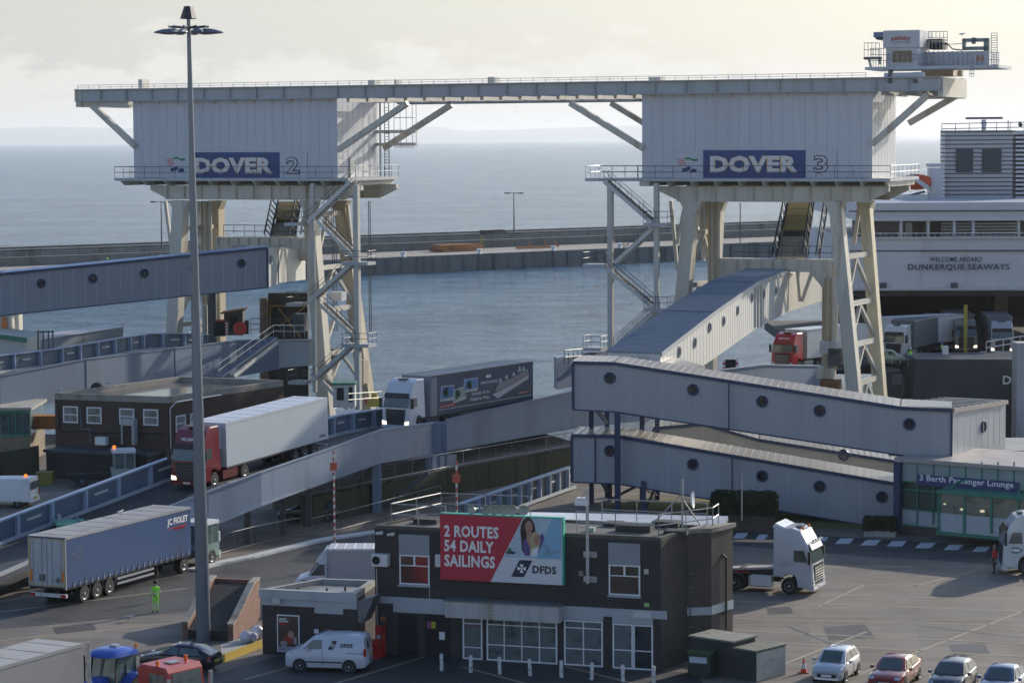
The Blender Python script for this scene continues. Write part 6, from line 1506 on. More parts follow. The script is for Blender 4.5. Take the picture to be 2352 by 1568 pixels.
# brick bin bay with sloping wing walls
wA, wB, wC = PZ(419,1466), PZ(536,1472), PZ(598,1420); wD = wA+(wC-wB)
by = thing('bin_bay', 'open bay between sloping red brick wing walls right of the lamp mast foot', 'bay', (wA+wB)/2)
DK = mat('dark tarred lining', (.035,.032,.03), .9, var=.4)
for (p, q, nm) in ((wA, wD, 'wing_wall'), (wB, wC, 'wing_wall')):
    th = (wB-wA).normalized()*.32*(1 if nm and p is wA else -1)
    b = MB(); pr = [p, q, q+V((0,0,2.25)), q-(q-p)*.22+V((0,0,2.2)), p+(q-p)*.1+V((0,0,.95)), p+V((0,0,.85))]; b.prism(pr, th, BRR)
    o = b.part(nm, by)
    b = MB(); up = V((0,0,.003)); 
    for s, e in ((pr[5],pr[4]),(pr[4],pr[3]),(pr[3],pr[2])): b.hexa([s+up-th*.1, e+up-th*.1, e+up+th*1.1, s+up+th*1.1], [x+V((0,0,.09)) for x in (s+up-th*.1, e+up-th*.1, e+up+th*1.1, s+up+th*1.1)], PARA)
    b.part('coping', o)
b = MB(); t = (wB-wA).normalized()*.33; b.hexa([wA+t, wB-t, wC-t-(wC-wB)*.1, wD+t-(wC-wB)*.1], [wA+t+V((0,0,.5)), wB-t+V((0,0,.5)), wC-t+V((0,0,2.0))-(wC-wB)*.1, wD+t+V((0,0,2.0))-(wC-wB)*.1], DK); b.part('lining', by)
b = MB(); b.prism([wD+t, wC-t, wC-t+V((0,0,2.2)), wD+t+V((0,0,2.2))], (wC-wB).normalized()*-.25, BRR); b.part('back_wall', by)
# raised kerb with yellow face and white sacks on it
k0, k1 = PZ(508,1522), PZ(601,1486); k2 = k1+V((-.3,2.2,0)); k3 = PZ(508,1497)
b = MB(); b.hexa([k0, k1, k2, k3], [p+V((0,0,.42)) for p in (k0,k1,k2,k3)], CONC); n_ = (k1-k0).cross(V((0,0,1))).normalized()
kk = thing('loading_platform', 'low concrete platform with a faded yellow edge beside the annex', 'platform', k0); b.part('slab', kk)
b = MB(); b.prism([k0+n_*.003, k1+n_*.003, k1+n_*.003+V((0,0,.43)), k0+n_*.003+V((0,0,.43))], n_*.03, YEL); b.part('edge', kk)
SACK = mat('white plastic sack', (.60,.58,.62), .35, var=.15, scale=4)
for i, (u, v, r) in enumerate(((566,1474,.36),(580,1473,.3),(592,1466,.4))):
    b = MB(); c = PZ(u, v, .44); rg = random.Random(i); rings = []
    for k in range(6):
        t = k/5; rr = r*math.sin(math.pi*(.12+.8*t))**.7; rings.append([c+V((rr*math.cos(a)*rg.uniform(.85,1.15), rr*.8*math.sin(a)*rg.uniform(.85,1.15), t*r*1.7*rg.uniform(.95,1.05))) for a in [2*math.pi*j/9 for j in range(9)]])
    b.loft(rings, SACK); b.top('sack', ['leftmost white sack heaped on the yellow edged platform', 'smaller middle white sack on the yellow edged platform', 'largest white sack, nearest the annex wall'][i], 'sack', 'white sacks on the platform', smooth=True)
# red phone-like post and hydrant by the office
b = MB(); p = zg(bf(880,1500,-.35)); b.cbox(p, .45, .35, 1.55, REDP, bT, bn); b.cbox(p-bn*.18+V((0,0,.9)), .25, .02, .2, mat('mint box', (.35,.5,.42), .6), bT, bn); b.top('equipment_box', 'tall narrow red cabinet between the van and the office wall', 'cabinet')
b = MB(); p = zg(bf(874,1500,-.95)); b.cbox(p, .7, .5, .75, REDP, bT, bn); b.cbox(p+V((0,0,.753)), .4, .4, .2, REDP, bT, bn); b.top('fire_point', 'low red fire point box behind the back doors of the van', 'fire point')

# bins and sheds at the right of the office
BIN = mat('dark bottle green bin', (.02,.04,.03), .5, var=.2)
def b3(name, label, cat, f0, f1, zt, dep, m, topm, over=.0, tilt=.0):
    a, c = PZ(*f0), PZ(*f1); T = (c-a).normalized(); n = V((-T.y,T.x,0)); r = thing(name, label, cat, (a+c)/2)
    q = [a, c, c+n*dep, a+n*dep]; b = MB(); b.hexa(q, [x+V((0,0,zt)) for x in q], m); b.part('body', r)
    b = MB(); q2 = [a-T*over-n*over, c+T*over-n*over, c+T*over+n*(dep+over), a-T*over+n*(dep+over)]
    b.hexa([x+V((0,0,zt+.003+(tilt if i > 1 else 0))) for i, x in enumerate(q2)], [x+V((0,0,zt+.09+(tilt if i > 1 else 0))) for i, x in enumerate(q2)], topm); b.part('lid', r); return r, a, c, T, n
SHR = mat('mossy shed roof', (.15,.155,.12), .85, var=.3, scale=2)
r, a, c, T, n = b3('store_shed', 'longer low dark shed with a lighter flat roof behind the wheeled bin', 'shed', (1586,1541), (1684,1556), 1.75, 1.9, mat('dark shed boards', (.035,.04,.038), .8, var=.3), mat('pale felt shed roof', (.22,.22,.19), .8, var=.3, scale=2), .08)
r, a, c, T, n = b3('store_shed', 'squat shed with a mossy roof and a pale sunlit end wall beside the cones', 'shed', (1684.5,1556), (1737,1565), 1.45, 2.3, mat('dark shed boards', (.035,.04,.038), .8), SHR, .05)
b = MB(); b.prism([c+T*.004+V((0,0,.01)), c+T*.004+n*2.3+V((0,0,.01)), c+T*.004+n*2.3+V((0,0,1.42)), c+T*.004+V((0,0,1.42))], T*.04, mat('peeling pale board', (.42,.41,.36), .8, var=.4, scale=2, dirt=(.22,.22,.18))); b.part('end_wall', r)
r, a, c, T, n = b3('wheeled_bin', 'dark green wheeled waste container with a white notice and a glossy lid', 'bin', (1580,1553), (1632,1557), 1.2, 1.0, BIN, mat('glossy green lid', (.08,.12,.05), .2, var=.2), .06, .0)
b = MB(); b.prism([a+T*.08-n*.003+V((0,0,.72)), a+T*.98-n*.003+V((0,0,.72)), a+T*.98-n*.003+V((0,0,1.02)), a+T*.08-n*.003+V((0,0,1.02))], -n*.01, mat('pale blue notice', (.45,.50,.58), .5)); b.part('notice', r)
for x in (.1, 1.0): MB().lathe([(-.05,.1),(.05,.1)], a+T*x+V((0,0,.1))-n*.02, T, BLACK, 10).part('wheel', r)
# traffic cones
cone = None; wl = ['orange and white traffic cone right beside the sunlit shed wall', 'orange and white traffic cone between the shed and the white hatchback', 'traffic cone just behind the roof of the white hatchback']
for i, (u, v) in enumerate(((1791,1545),(1846,1544),(1905,1512))):
    if cone is None:
        cone = thing('traffic_cone', wl[0], 'traffic cone', PZ(u, v), group='traffic cones by the parked cars')
        b = MB(); b.box(-.22,.22,-.22,.22,0,.05,REDP); b.part('base', cone, world=False)
        b = MB(); OR_ = mat('cone orange', (.75,.08,.02), .5); b.lathe([(.052,.16),(.22,.125)], (0,0,0), (0,0,1), OR_, 12); b.lathe([(.222,.125),(.48,.07)], (0,0,0), (0,0,1), WHITE, 12); b.lathe([(.482,.07),(.75,.025)], (0,0,0), (0,0,1), OR_, 12); b.part('cone', cone, world=False, smooth=True); o = cone
    else: o = copy_tree(cone); o['label'] = wl[i]; o.location = PZ(u, v)
# tall lamp mast
mb_ = PZ(468, 1471); 
lm = thing('lamp_mast', 'very tall tapering grey mast with a ring of floodlights standing left of centre', 'lamp mast', mb_)
topz = PY(433, 44, mb_.y/K).z; tp = PY(433, 44, mb_.y/K); MASTM = mat('galvanised mast', (.15,.175,.21), .35, .4, var=.12, scale=.5, streak=1)
b = MB(); b.tube(mb_, tp, .40, MASTM, 20, r2=.10); b.part('pole', lm, smooth=True)
b = MB()
for z in (.28, .53, .76): p = lerp(mb_, tp, z); b.tube(p, p+V((0,0,.08)), .42-.3*z, MASTM, 16)
b.part('joint_ring', lm)
b = MB(); b.lathe([(0,.42),(.02,.44),(.62,.24),(.66,.22)], tp+V((0,0,.0)), (0,0,1), PLAST, 6); b.part('cap', lm)
b = MB()
for i in range(10):
    a = 2*math.pi*(i+.3)/10; b.tube(tp+V((.2*math.cos(a),.2*math.sin(a),-.45)), tp+V((1.05*math.cos(a),1.05*math.sin(a),-.4)), .05, STEELD, 5)
b.lathe([(-.5,.28),(-.42,.28)], tp, (0,0,1), STEELD, 12); b.part('ring_frame', lm)
for i in range(10):
    a = 2*math.pi*(i+.3)/10; d = V((math.cos(a), math.sin(a), 0)); s = V((-d.y, d.x, 0)); c = tp+d*.75+V((0,0,-.72)); rings = []
    for t, w, h in ((0,.14,.14),(.25,.21,.22),(.6,.22,.20),(.95,.12,.10),(1.08,.03,.03)): rings.append([c+d*t*.98+s*w*math.cos(k)+V((0,0,h*math.sin(k)*(1 if math.sin(k) > 0 else .35))) for k in [2*math.pi*j/10 for j in range(10)]])
    b = MB(); b.loft(rings, MASTM); b.part('floodlight', lm, smooth=True)
# striped marker posts
for i, (u, v0, v1, lab) in enumerate(((766,1034,1222,'red and white striped pole with a red notice, nearer the lamp mast'),(1048,1058,1178,'red and white striped pole behind the roof rails of the office'))):
    Yp = 118 if i == 0 else 109; top_ = PY(u, v0, Yp); bot = PY(u, 1222, Yp); t_ = thing('marker_pole', lab, 'pole', zg(top_), group=None)
    b = MB(); n = 26; 
    for k in range(n): z0, z1 = 1.5+(top_.z-1.5)*k/n, 1.5+(top_.z-1.5)*(k+1)/n; b.lathe([(z0,.055),(z1-.002,.055)], zg(top_), (0,0,1), mat('faded red', (.34,.07,.06), .6) if k % 2 else WHITED, 8)
    b.part('pole', t_); MB().lathe([(0,.16),(1.5,.16)], zg(top_), (0,0,1), mat('yellow sleeve', (.42,.40,.04), .5), 10).part('sleeve', t_)
    z = top_.z-1.0; b = MB(); b.box(top_.x-.22, top_.x+.22, top_.y-.12, top_.y-.08, z-.25, z+.25, mat('orange red notice', (.45,.10,.05), .6)); b.part('notice', t_)
# fences along the road edge
FEN = mat('grey mesh fence', (.16,.17,.18), .6, .3)
def fence(pts, lab, h=1.25, st=2.4):
    b = MB(); P = [PZ(*p) for p in pts]; railing(b, P, h, st, .03, FEN, (.05,.98))
    for a, c in zip(P[:-1], P[1:]):
        n = int((c-a).length/.28)
        for i in range(n): p = lerp(a, c, i/n); b.beam(p+V((0,0,.06)), p+V((0,0,h*.97)), .012, .012, FEN)
    b.top('fence', lab, 'fence')
fence([(490,1276),(585,1251),(691,1229)], 'low grey mesh fence behind the kerb right of the lamp mast')
fence([(718,1231),(784,1216),(880,1190),(1013,1152)], 'longer grey mesh fence running up towards the quay wall')
fence([(-40,1372),(0,1364),(60,1346)], 'short grey fence at the left edge beside the blue trailer')
# railing panels between quay wall and rear road
pp = MB(); a, c = PZ(1058,1158,1.7), PZ(1312,1072,1.7)
lr = thing('parapet_wall', 'grey panelled steel parapet climbing behind the office roof towards the stacked corridors', 'parapet', zg(a)); parapet(lr, [zg(a,.1), zg(c,.1)], 1.55, mat('grey blue parapet paint', (.17,.20,.22), .5, var=.2, scale=.7), rib=1.9)
# quayside bits on the breakwater
MOORM = WHITE; first = None
for i, u in enumerate((926,1101,1271,1423)):
    p = bw(u, .9, -1.0)
    if first is None:
        m = MB(); m.lathe([(0,.55),(.2,.45),(.7,.42),(.85,.75),(1.1,.7),(1.2,.3)], (0,0,0), (0,0,1), WHITE, 10); first = m.top('mooring_bollard', smooth=True); o = first
    else: o = first.copy(); COL.objects.link(o)
    o.location = p; tagit(o, 'white mooring bollard on the edge of the breakwater quay', 'mooring bollard', 'white mooring bollards along the breakwater')
OB = mat('faded orange steel', (.42,.17,.06), .7, var=.35, scale=.5)
for (u0, u1, lab, k) in ((1001,1113,'long stack of faded orange beams lying on the breakwater, left of the second lamp mast',0),(1184,1293,'flat orange steel frame with small uprights on the breakwater, right stack',1)):
    a, c = bw(u0, 13.5, -1.0), bw(u1, 13.5, -1.0); T = (c-a).normalized(); b = MB(); n = BW.n.normalized(); rg = random.Random(k)
    for j in range(5 if k == 0 else 2):
        for z in range(3 if k == 0 else 1): b.beam(a+T*rg.uniform(0,2)+n*j*.9+V((0,0,.35+z*.6)), c-T*rg.uniform(0,3)+n*j*.9+V((0,0,.35+z*.6)), .6, .45, OB)
    if k:
        for j in (.3,.62,.85): p = lerp(a,c,j); b.beam(p+V((0,0,.5)), p+V((0,0,1.7)), .5,.5, OB)
    b.top('steel_beams', lab, 'steel beams')
b = MB(); a, c = bw(1111, 23, 2.6), bw(1166, 23, 2.6); b.hexa([a, c, c+BW.n*1.2, a+BW.n*1.2], [x+V((0,0,1.0)) for x in (a+V((1,0,0)), c-V((1,0,0)), c+BW.n*1.2, a+BW.n*1.2)], mat('dark stacked timber', (.07,.07,.065), .9, var=.3)); b.top('timber_stack', 'dark stack of timber on top of the breakwater wall', 'timber')
b = MB(); p = bw(1104, 18, -1.0)
for k in (0, .7): b.beam(p+V((k,0,0)), p+V((k,0,3.6)), .12,.12, YEL)
for z in (1,1.8,2.6,3.4): b.beam(p+V((0,0,z)), p+V((.7,0,z)), .1,.1, YEL)
b.top('ladder', 'yellow ladder frame against the breakwater wall', 'ladder')
for u, vt, lab in ((1181,443,'thin lamp mast on the breakwater between the two towers'),(372,463,'thin lamp mast on the breakwater left of the DOVER 2 legs')):
    p = bw(u, 26, 2.0); hgt = CAMP.z - (p-CAMP).dot(_f)*((vt-PY(u,320,1).z*0-(320+ (1176-u)*ROLL*1.0)))/F
    q = V((p.x,p.y,hgt)); t_ = thing('lamp_mast', lab, 'lamp mast', p); MB().tube(p, q, .22, STEELD, 6, r2=.1).part('pole', t_)
    b = MB(); b.beam(q+V((-1.6,0,0)), q+V((1.6,0,0)), .2, .15, STEELD); b.cbox(q+V((-1.8,0,-.2)), 1.3,.7,.35,STEELD); b.cbox(q+V((1.8,0,-.2)), 1.3,.7,.35,STEELD); b.part('lamp_head', t_)
# kiosk and yellow tank at the foot of tower 2's stairs
kp = PY(765, 936, 176); ko = thing('kiosk', 'small white kiosk with a green roof edge at the foot of the DOVER 2 stairs', 'kiosk', kp); c = PY(815, 936, 176); zt = PY(790, 884, 176).z
b = MB(); b.box(kp.x, c.x, kp.y, kp.y+2.4, kp.z, zt, mat('white kiosk wall', (.52,.52,.50), .5, var=.15)); b.part('wall', ko)
b = MB(); b.box(kp.x-.1, c.x+.1, kp.y-.1, kp.y+2.5, zt+.003, zt+.2, GREENP); b.part('roof', ko)
b = MB(); b.box(kp.x+.35, kp.x+1.0, kp.y-.04, kp.y-.003, kp.z+.7, zt-.25, GLASS); b.part('window', ko); b = MB(); b.box(c.x-.55, c.x-.2, kp.y-.04, kp.y-.003, kp.z+.5, zt-.2, GLASS); b.part('window', ko)
yp = PY(843, 934, 184); c = PY(876, 934, 184); zt = PY(860, 916, 184).z
b = MB(); b.box(yp.x, c.x, yp.y, yp.y+1.5, yp.z, zt, YEL); b.tube(V(((yp.x+c.x)/2,yp.y+.7,zt+.003)), V(((yp.x+c.x)/2,yp.y+.7,zt+.5)), .3, YEL, 10); b.box(yp.x-.25, yp.x-.01, yp.y, yp.y+.8, yp.z+.2, yp.z+.9, REDP)
b.top('yellow_tank', 'small yellow tank with a filler cap just left of the white lorry cab', 'tank')
b = MB(); railing(b, [PY(800,932,172), PY(876,926,176)], 1.1, 1.5, .035, RW); b.top('handrail', 'short white rail in front of the yellow tank', 'railing')
# ============================================================ VEHICLES
def frame_of(rear, front):
    """ground points of rear and front -> location of front, heading, pitch"""
    d = front-rear; return math.atan2(d.y, d.x), math.atan2(d.z, math.hypot(d.x, d.y))
def wheel(parent, x, y, r, w, rimm=RIM, rr=.55, z=None):
    s = 1 if y > 0 else -1; z = r if z is None else z; b = MB()
    b.lathe([(-w/2,r*.6),(-w/2,r*.95),(-w*.38,r),(w*.38,r),(w/2,r*.95),(w/2,r*.6)], (x, y-s*w/2, z), (0,s,0), BLACK, 18); o = b.part('wheel', parent, world=False, smooth=True)
    b = MB(); b.lathe([(-.02,r*rr),(.012,r*rr),(-.02,r*rr*.8),(-.05,r*rr*.45),(.02,r*rr*.3),(.03,r*.1)], (x, y, z), (0,s,0), rimm, 12)
    b.part('rim', o, world=False); return o
def loftbody(mb, prof, w, m, inset=.06, iz=.97, topnarrow=0.0, mf=None):
    """side profile (x,z) lofted across the width with softened edges; profile narrows towards the top"""
    zs_ = [p[1] for p in prof]; z0, z1 = min(zs_), max(zs_); cx = sum(p[0] for p in prof)/len(prof); cz = sum(zs_)/len(zs_)
    rings = []
    for t, k in ((-1,1),(-.94,0),(.94,0),(1,1)):
        ring = []
        for x, z in prof:
            q = 1-topnarrow*max(0,(z-z0)/(z1-z0)-.45)/.55
            if k: x = cx+(x-cx)*(1-inset/max(.5,abs(x-cx)+.01)*.9) ; zz = cz+(z-cz)*(1-inset/max(.4,abs(z-cz)+.01)*.9)
            else: zz = z
            ring.append((x, t*w/2*q, zz))
        rings.append(ring)
    return mb.loft(rings, m, mf=mf)
GRILLE = mat('black grille', (.025,.026,.03), .45, var=.2)
CHAS = mat('truck chassis', (.035,.033,.032), .8, var=.3, scale=3)
WIND = glassmat('windscreen glass', (.07,.095,.09), .05)
def cab(parent, col, h=3.75, L=2.25, w=2.46, x0=0.0, visor=None, grille=GRILLE, bright=None, lamp=LAMP, roofw=None, txt=None, txtm=LETW, deflector=True, hz_=1.0):
    c = mat('cab paint %.2f %.2f %.2f' % col, col, .25, var=.05, scale=.7, coat=.5)
    prof = [(x0-.02,.42),(x0+.03,.75),(x0+.02,1.25),(x0-.02,1.9),(x0-.24,2.72),(x0-.34,2.98),(x0-.75,h-.18),(x0-1.25,h),(x0-L,h-.02),(x0-L,1.0),(x0-1.95,1.0),(x0-1.85,.95),(x0-1.75,1.1),(x0-1.4,1.22),(x0-1.05,1.1),(x0-.88,.75),(x0-.84,.42)]
    b = MB(); loftbody(b, prof, w, c, .09, topnarrow=.10); o = b.part('cab', parent, world=False)
    b = MB(); b.hexa([(x0-.035,-w*.45,1.93),(x0-.035,w*.45,1.93),(x0-.07,w*.45,1.93),(x0-.07,-w*.45,1.93)],[(x0-.235,-w*.43,2.72),(x0-.235,w*.43,2.72),(x0-.29,w*.43,2.72),(x0-.29,-w*.43,2.72)], WIND)
    b = MB(); b.prism([(x0+.02,-w*.455,1.90),(x0+.02,w*.455,1.90),(x0-.215,w*.43,2.72),(x0-.215,-w*.43,2.72)], (-.05,0,0), WIND); b.part('windscreen', o, world=False)
    for s in (1,-1):
        b = MB(); yy = s*(w/2*.985); b.prism([(x0-.30,yy,1.95),(x0-1.12,yy,1.95),(x0-1.12,yy*.965,2.62),(x0-.52,yy*.965,2.62)], (0,s*.02,0), WIND); b.part('side_window', o, world=False)
        b = MB(); b.box(x0-.18,x0-.04, s*(w/2+.06), s*(w/2+.28), 1.85, 2.6, PLAST) if s > 0 else b.box(x0-.18,x0-.04, -(w/2+.28), -(w/2+.06), 1.85, 2.6, PLAST)
        b.beam((x0-.15,s*w/2*.97,2.62),(x0-.12,s*(w/2+.2),2.55),.05,.05,PLAST); b.part('mirror', o, world=False)
        b = MB(); b.prism([(x0+.045,s*w*.32,.62),(x0+.045,s*w*.48,.62),(x0+.03,s*w*.48,.92),(x0+.035,s*w*.34,.86)], (.02,0,0), lamp); b.part('headlight', o, world=False)
    b = MB(); b.prism([(x0+.035,-w*.30,.62),(x0+.035,w*.30,.62),(x0+.02,w*.36,1.78),(x0+.02,-w*.36,1.78)], (.025,0,0), grille)
    if bright:
        for k in range(6): b.box(x0+.03,x0+.075,-w*.31,w*.31,.78+k*.15,.82+k*.15,bright)
    else:
        for k in range(5): b.box(x0+.05,x0+.075,-w*.31,w*.31,.8+k*.18,.83+k*.18,STEELD)
    b.part('grille', o, world=False)
    b = MB(); b.box(x0-.3,x0+.10,-w*.49,w*.49,.34,.58,c); b.box(x0+.101,x0+.115,-.26,.26,.40,.52,WHITED); b.part('bumper', o, world=False)
    b = MB(); b.prism([(x0-.10,-w*.44,2.66),(x0-.10,w*.44,2.66),(x0-.26,w*.42,2.98),(x0-.26,-w*.42,2.98)], (.06,0,0), mat('dark sun visor', (.04,.015,.015), .3) if visor is None else visor); b.part('sun_visor', o, world=False)
    if deflector:
        b = MB(); b.box(x0-1.25, x0-.9, -.4, .4, h-.03, h+.05, STEELD); b.part('roof_hatch', o, world=False)
    if txt:
        textmb_ = MB(); textmb(textmb_, txt, V((x0-.40,-.62,3.12)), V((0,1,0)), V((-.52,0,.85)), 1.24, .22, txtm, .012, .02)
        textmb_.v = [p+V((.055,0,.02)) for p in textmb_.v]; 
        textmb_.part('lettering', o, world=False)
    for y in (w/2-.02, -w/2+.02): wheel(parent, x0-1.4, y, .5, .34)
    return o
def chassis(parent, x0, x1, axles, col=CHAS, tanks=True):
    b = MB(); b.box(x1, x0, -.42, .42, .62, .95, col); b.box(x1, x0-.1, -.5, -.38, .6, 1.0, CHAS); b.box(x1, x0-.1, .38, .5, .6, 1.0, CHAS); b.lathe([(0,.48),(.08,.48)], (x1+1.1,0,.96), (0,0,1), CHAS, 12); o = b.part('chassis', parent, world=False)
    if tanks:
        for s in (1,-1): b = MB(); y0, y1 = sorted((s*.72, s*1.2)); b.box(x1+2.0, x0-.25, y0, y1, .38, .95, col if col is not CHAS else STEEL); b.part('fuel_tank', parent, world=False)
    for x in axles:
        for s in (1,-1): wheel(parent, x, s*1.22, .5, .6)
        for s in (1,-1):
            b = MB(); y0, y1 = sorted((s*.7, s*1.24)); pr = [(x+.62*math.cos(t), 0, .5+.62*math.sin(t)) for t in [math.pi*k/8 for k in range(9)]]
            b.prism([(p[0],y0,p[2]) for p in pr]+[(p[0]*1.0-.0,y0,p[2]-.05) for p in reversed(pr)], (0,y1-y0,0), CHAS); b.part('mudguard', parent, world=False)
def trailer(parent, x0, L, colside, colroof, coldoor, zb=1.15, zt=4.0, w=2.55, curtain=False, skirt=False, edge=STEEL, guards=True):
    x1 = x0-L; b = MB(); b.box(x1, x0, -w/2, w/2, zb, zt-.02, colside); body = b.part('trailer_body', parent, world=False)
    b = MB(); b.box(x1-.01, x0+.01, -w/2-.01, w/2+.01, zt-.018, zt+.03, colroof); b.box(x1-.02,x0+.02,-w/2-.03,-w/2-.002,zt-.1,zt+.05,edge); b.box(x1-.02,x0+.02,w/2+.002,w/2+.03,zt-.1,zt+.05,edge)
    for k in range(8): x = x0-L*(k+.5)/8; b.box(x-.03,x+.03,-w/2,w/2,zt+.031,zt+.045,colroof)
    b.part('roof', body, world=False)
    b = MB(); b.box(x1-.06, x1-.003, -w/2+.05, -.02, zb+.03, zt-.08, coldoor); b.box(x1-.06, x1-.003, .02, w/2-.05, zb+.03, zt-.08, coldoor)
    for y in (-.95,-.35,.35,.95): b.tube((x1-.09,y,zb+.08),(x1-.09,y,zt-.1),.02,STEEL,5)
    b.box(x1-.08,x1-.002,-w/2,-w/2+.048,zb-.1,zt,edge); b.box(x1-.08,x1-.002,w/2-.048,w/2,zb-.1,zt,edge); b.part('rear_doors', body, world=False)
    b = MB(); b.box(x1+.3, x0-.2, -.5, -.38, .85, zb-.003, CHAS); b.box(x1+.3, x0-.2, .38, .5, .85, zb-.003, CHAS); b.box(x1, x0-.05, -w/2+.03, w/2-.03, zb-.12, zb-.004, CHAS); b.part('trailer_chassis', parent, world=False)
    b = MB(); b.box(x1-.02, x1+.15, -w/2+.05, w/2-.05, .55, .75, WHITED)
    for y in (-1.05, 1.05): b.box(x1-.05, x1-.021, y-.16, y+.16, .57, .72, TAIL)
    b.part('rear_bumper', parent, world=False)
    for k in (1.85, 3.16, 4.47):
        for s in (1,-1):
            wheel(parent, x1+k, s*1.24, .51, .4, rr=.6)
            b = MB(); y0, y1 = sorted((s*.8, s*1.24)); b.box(x1+k+.56, x1+k+.6, y0, y1, .5, 1.05, PLAST); b.part('mudguard', parent, world=False)
    if guards:
        for s in (1,-1):
            b = MB(); 
            for z in (.55, .85): b.beam((x1+5.3,s*1.22,z),(x0-4.2,s*1.22,z),.04,.13,RIM)
            b.part('side_guard', parent, world=False)
    b = MB()
    for s in (1,-1): b.box(x0-3.3,x0-3.15,s*.8-.08,s*.8+.08,.3,zb,CHAS)
    b.part('landing_leg', parent, world=False)
    if curtain:
        b = MB()
        for s in (1,-1):
            n = int(L/.62)
            for i in range(n):
                x = x0-.4-i*.62; y0, y1 = sorted((s*(w/2+.003), s*(w/2+.03))); b.box(x-.025,x+.025,y0,y1,zb-.06,zb+.30,mat('curtain strap', (.25,.27,.32), .5)); b.box(x-.06,x+.06,y0,y1,zb+.04,zb+.16,STEEL)
        b.part('curtain_straps', body, world=False)
    return body
def side_text(parent, s, x, z, w, h, m, side=1, ww=2.55, bold=.02, d=.01):      # on the left (+Y) side text runs towards the rear
    y = side*(ww/2+.004); r = V((-1,0,0)) if side > 0 else V((1,0,0))
    return textmb(MB(), s, V((x, y, z)), r, V((0,0,1)), w, h, m, d, bold).part('lettering', parent, world=False)
def quadprint(mb, pts, m, side=1, d=.006, ww=2.55, lift=.002): 
    y = side*(ww/2+lift); mb.prism([(x, y, z) for x, z in pts], (0, side*d, 0), m)
# --- centre line of the berth 3 ramp deck
ctr = [lerp(a, c, .5) for a, c in zip(fp_, near_)]
def along(u):      # point on the deck centre line seen at photo column u, and its tangent towards the camera
    for a, c in zip(ctr[:-1], ctr[1:]):
        ua, uc = proj(a)[0], proj(c)[0]
        if min(ua,uc) <= u <= max(ua,uc):
            lo, hi = 0., 1.
            for _ in range(30):
                m = (lo+hi)/2
                if (proj(lerp(a,c,m))[0] < u) == (ua < uc): lo = m
                else: hi = m
            return lerp(a, c, lo)
def back_along(p, L):
    # walk L metres up the centre line away from the camera
    for a, c in zip(ctr[:-1], ctr[1:]):
        if c.y <= p.y: continue
        s = p if p.y > a.y else a; d = (c-s).length
        if d >= L: return lerp(s, c, L/d)
        L -= d
    return ctr[-1]
def on_ramp(name, label, u, L=15.5, off=0.0, cat='lorry'):
    p = along(u); q = back_along(p, L); h, pt = frame_of(q, p); n = V((-math.sin(h), math.cos(h), 0))
    return thing(name, label, cat, p+n*off+V((0,0,.01)), h, pt)
# red cab, white trailer
t = on_ramp('articulated_lorry', 'articulated lorry with a dark red cab and plain white trailer driving down the ramp', 428, off=.1)
o = cab(t, (.16,.010,.018), 3.98, 2.25, bright=None, txt='WILLIBALD')
chassis(t, -2.2, -6.3, (-5.2,), mat('dark red chassis panel', (.12,.012,.016), .4))
WT = mat('white trailer panel', (.50,.54,.57), .35, var=.05, scale=.4)
bd = trailer(t, -2.85, 13.5, WT, mat('white trailer roof', (.60,.63,.68), .45, var=.08, scale=.5), WT, zb=1.12, zt=4.0, edge=mat('white edge', (.52,.55,.58), .4), guards=False)
b = MB(); b.box(-2.845,-2.6,-.9,.9,2.3,3.7,WT); b.part('cooling_unit', bd, world=False); side_text(bd, 'KRONE', -15.2, 1.35, .8, .16, LETD)
# white cab, dark blue curtain trailer with a cruise ship picture
t = on_ramp('articulated_lorry', 'articulated lorry with a white cab and dark blue trailer showing a white cruise ship', 904, off=.2)
cab(t, (.58,.60,.64), 3.98, 2.3, visor=PLAST); chassis(t, -2.2, -6.3, (-5.2,), mat('blue grey chassis panel', (.06,.08,.10), .5))
NVY = mat('night blue curtain', (.028,.056,.100), .5, var=.18, scale=.4)
bd = trailer(t, -3.0, 15.6, NVY, mat('dull grey trailer roof', (.22,.22,.24), .5, var=.15, scale=.6), STEEL, zb=1.0, zt=4.05, edge=mat('dark trailer edge', (.07,.075,.085), .5))
X = lambda f: -3.0-15.6*f          # f: 0 at the front of the trailer
b = MB()
b.box(-3.0,-2.93,-1.27,1.27,1.0,4.03,mat('grey bulkhead', (.26,.27,.28), .5)); b.part('bulkhead', bd, world=False)
b = MB(); quadprint(b, [(X(0),1.0),(X(.055),1.0),(X(.055),4.0),(X(0),4.0)], mat('grey front post', (.22,.24,.26), .5)); b.part('post', bd, world=False)
b = MB(); quadprint(b, [(X(.07),1.38),(X(.985),1.38),(X(.985),1.44),(X(.07),1.44)], mat('pale blue line', (.45,.50,.55), .5)); b.part('stripe', bd, world=False)
ph = [((.085,2.05),(.205,2.03),(.215,3.15),(.095,3.2)), ((.205,1.75),(.33,1.95),(.315,2.95),(.215,2.75)), ((.31,2.45),(.44,2.45),(.445,3.45),(.31,3.47))]
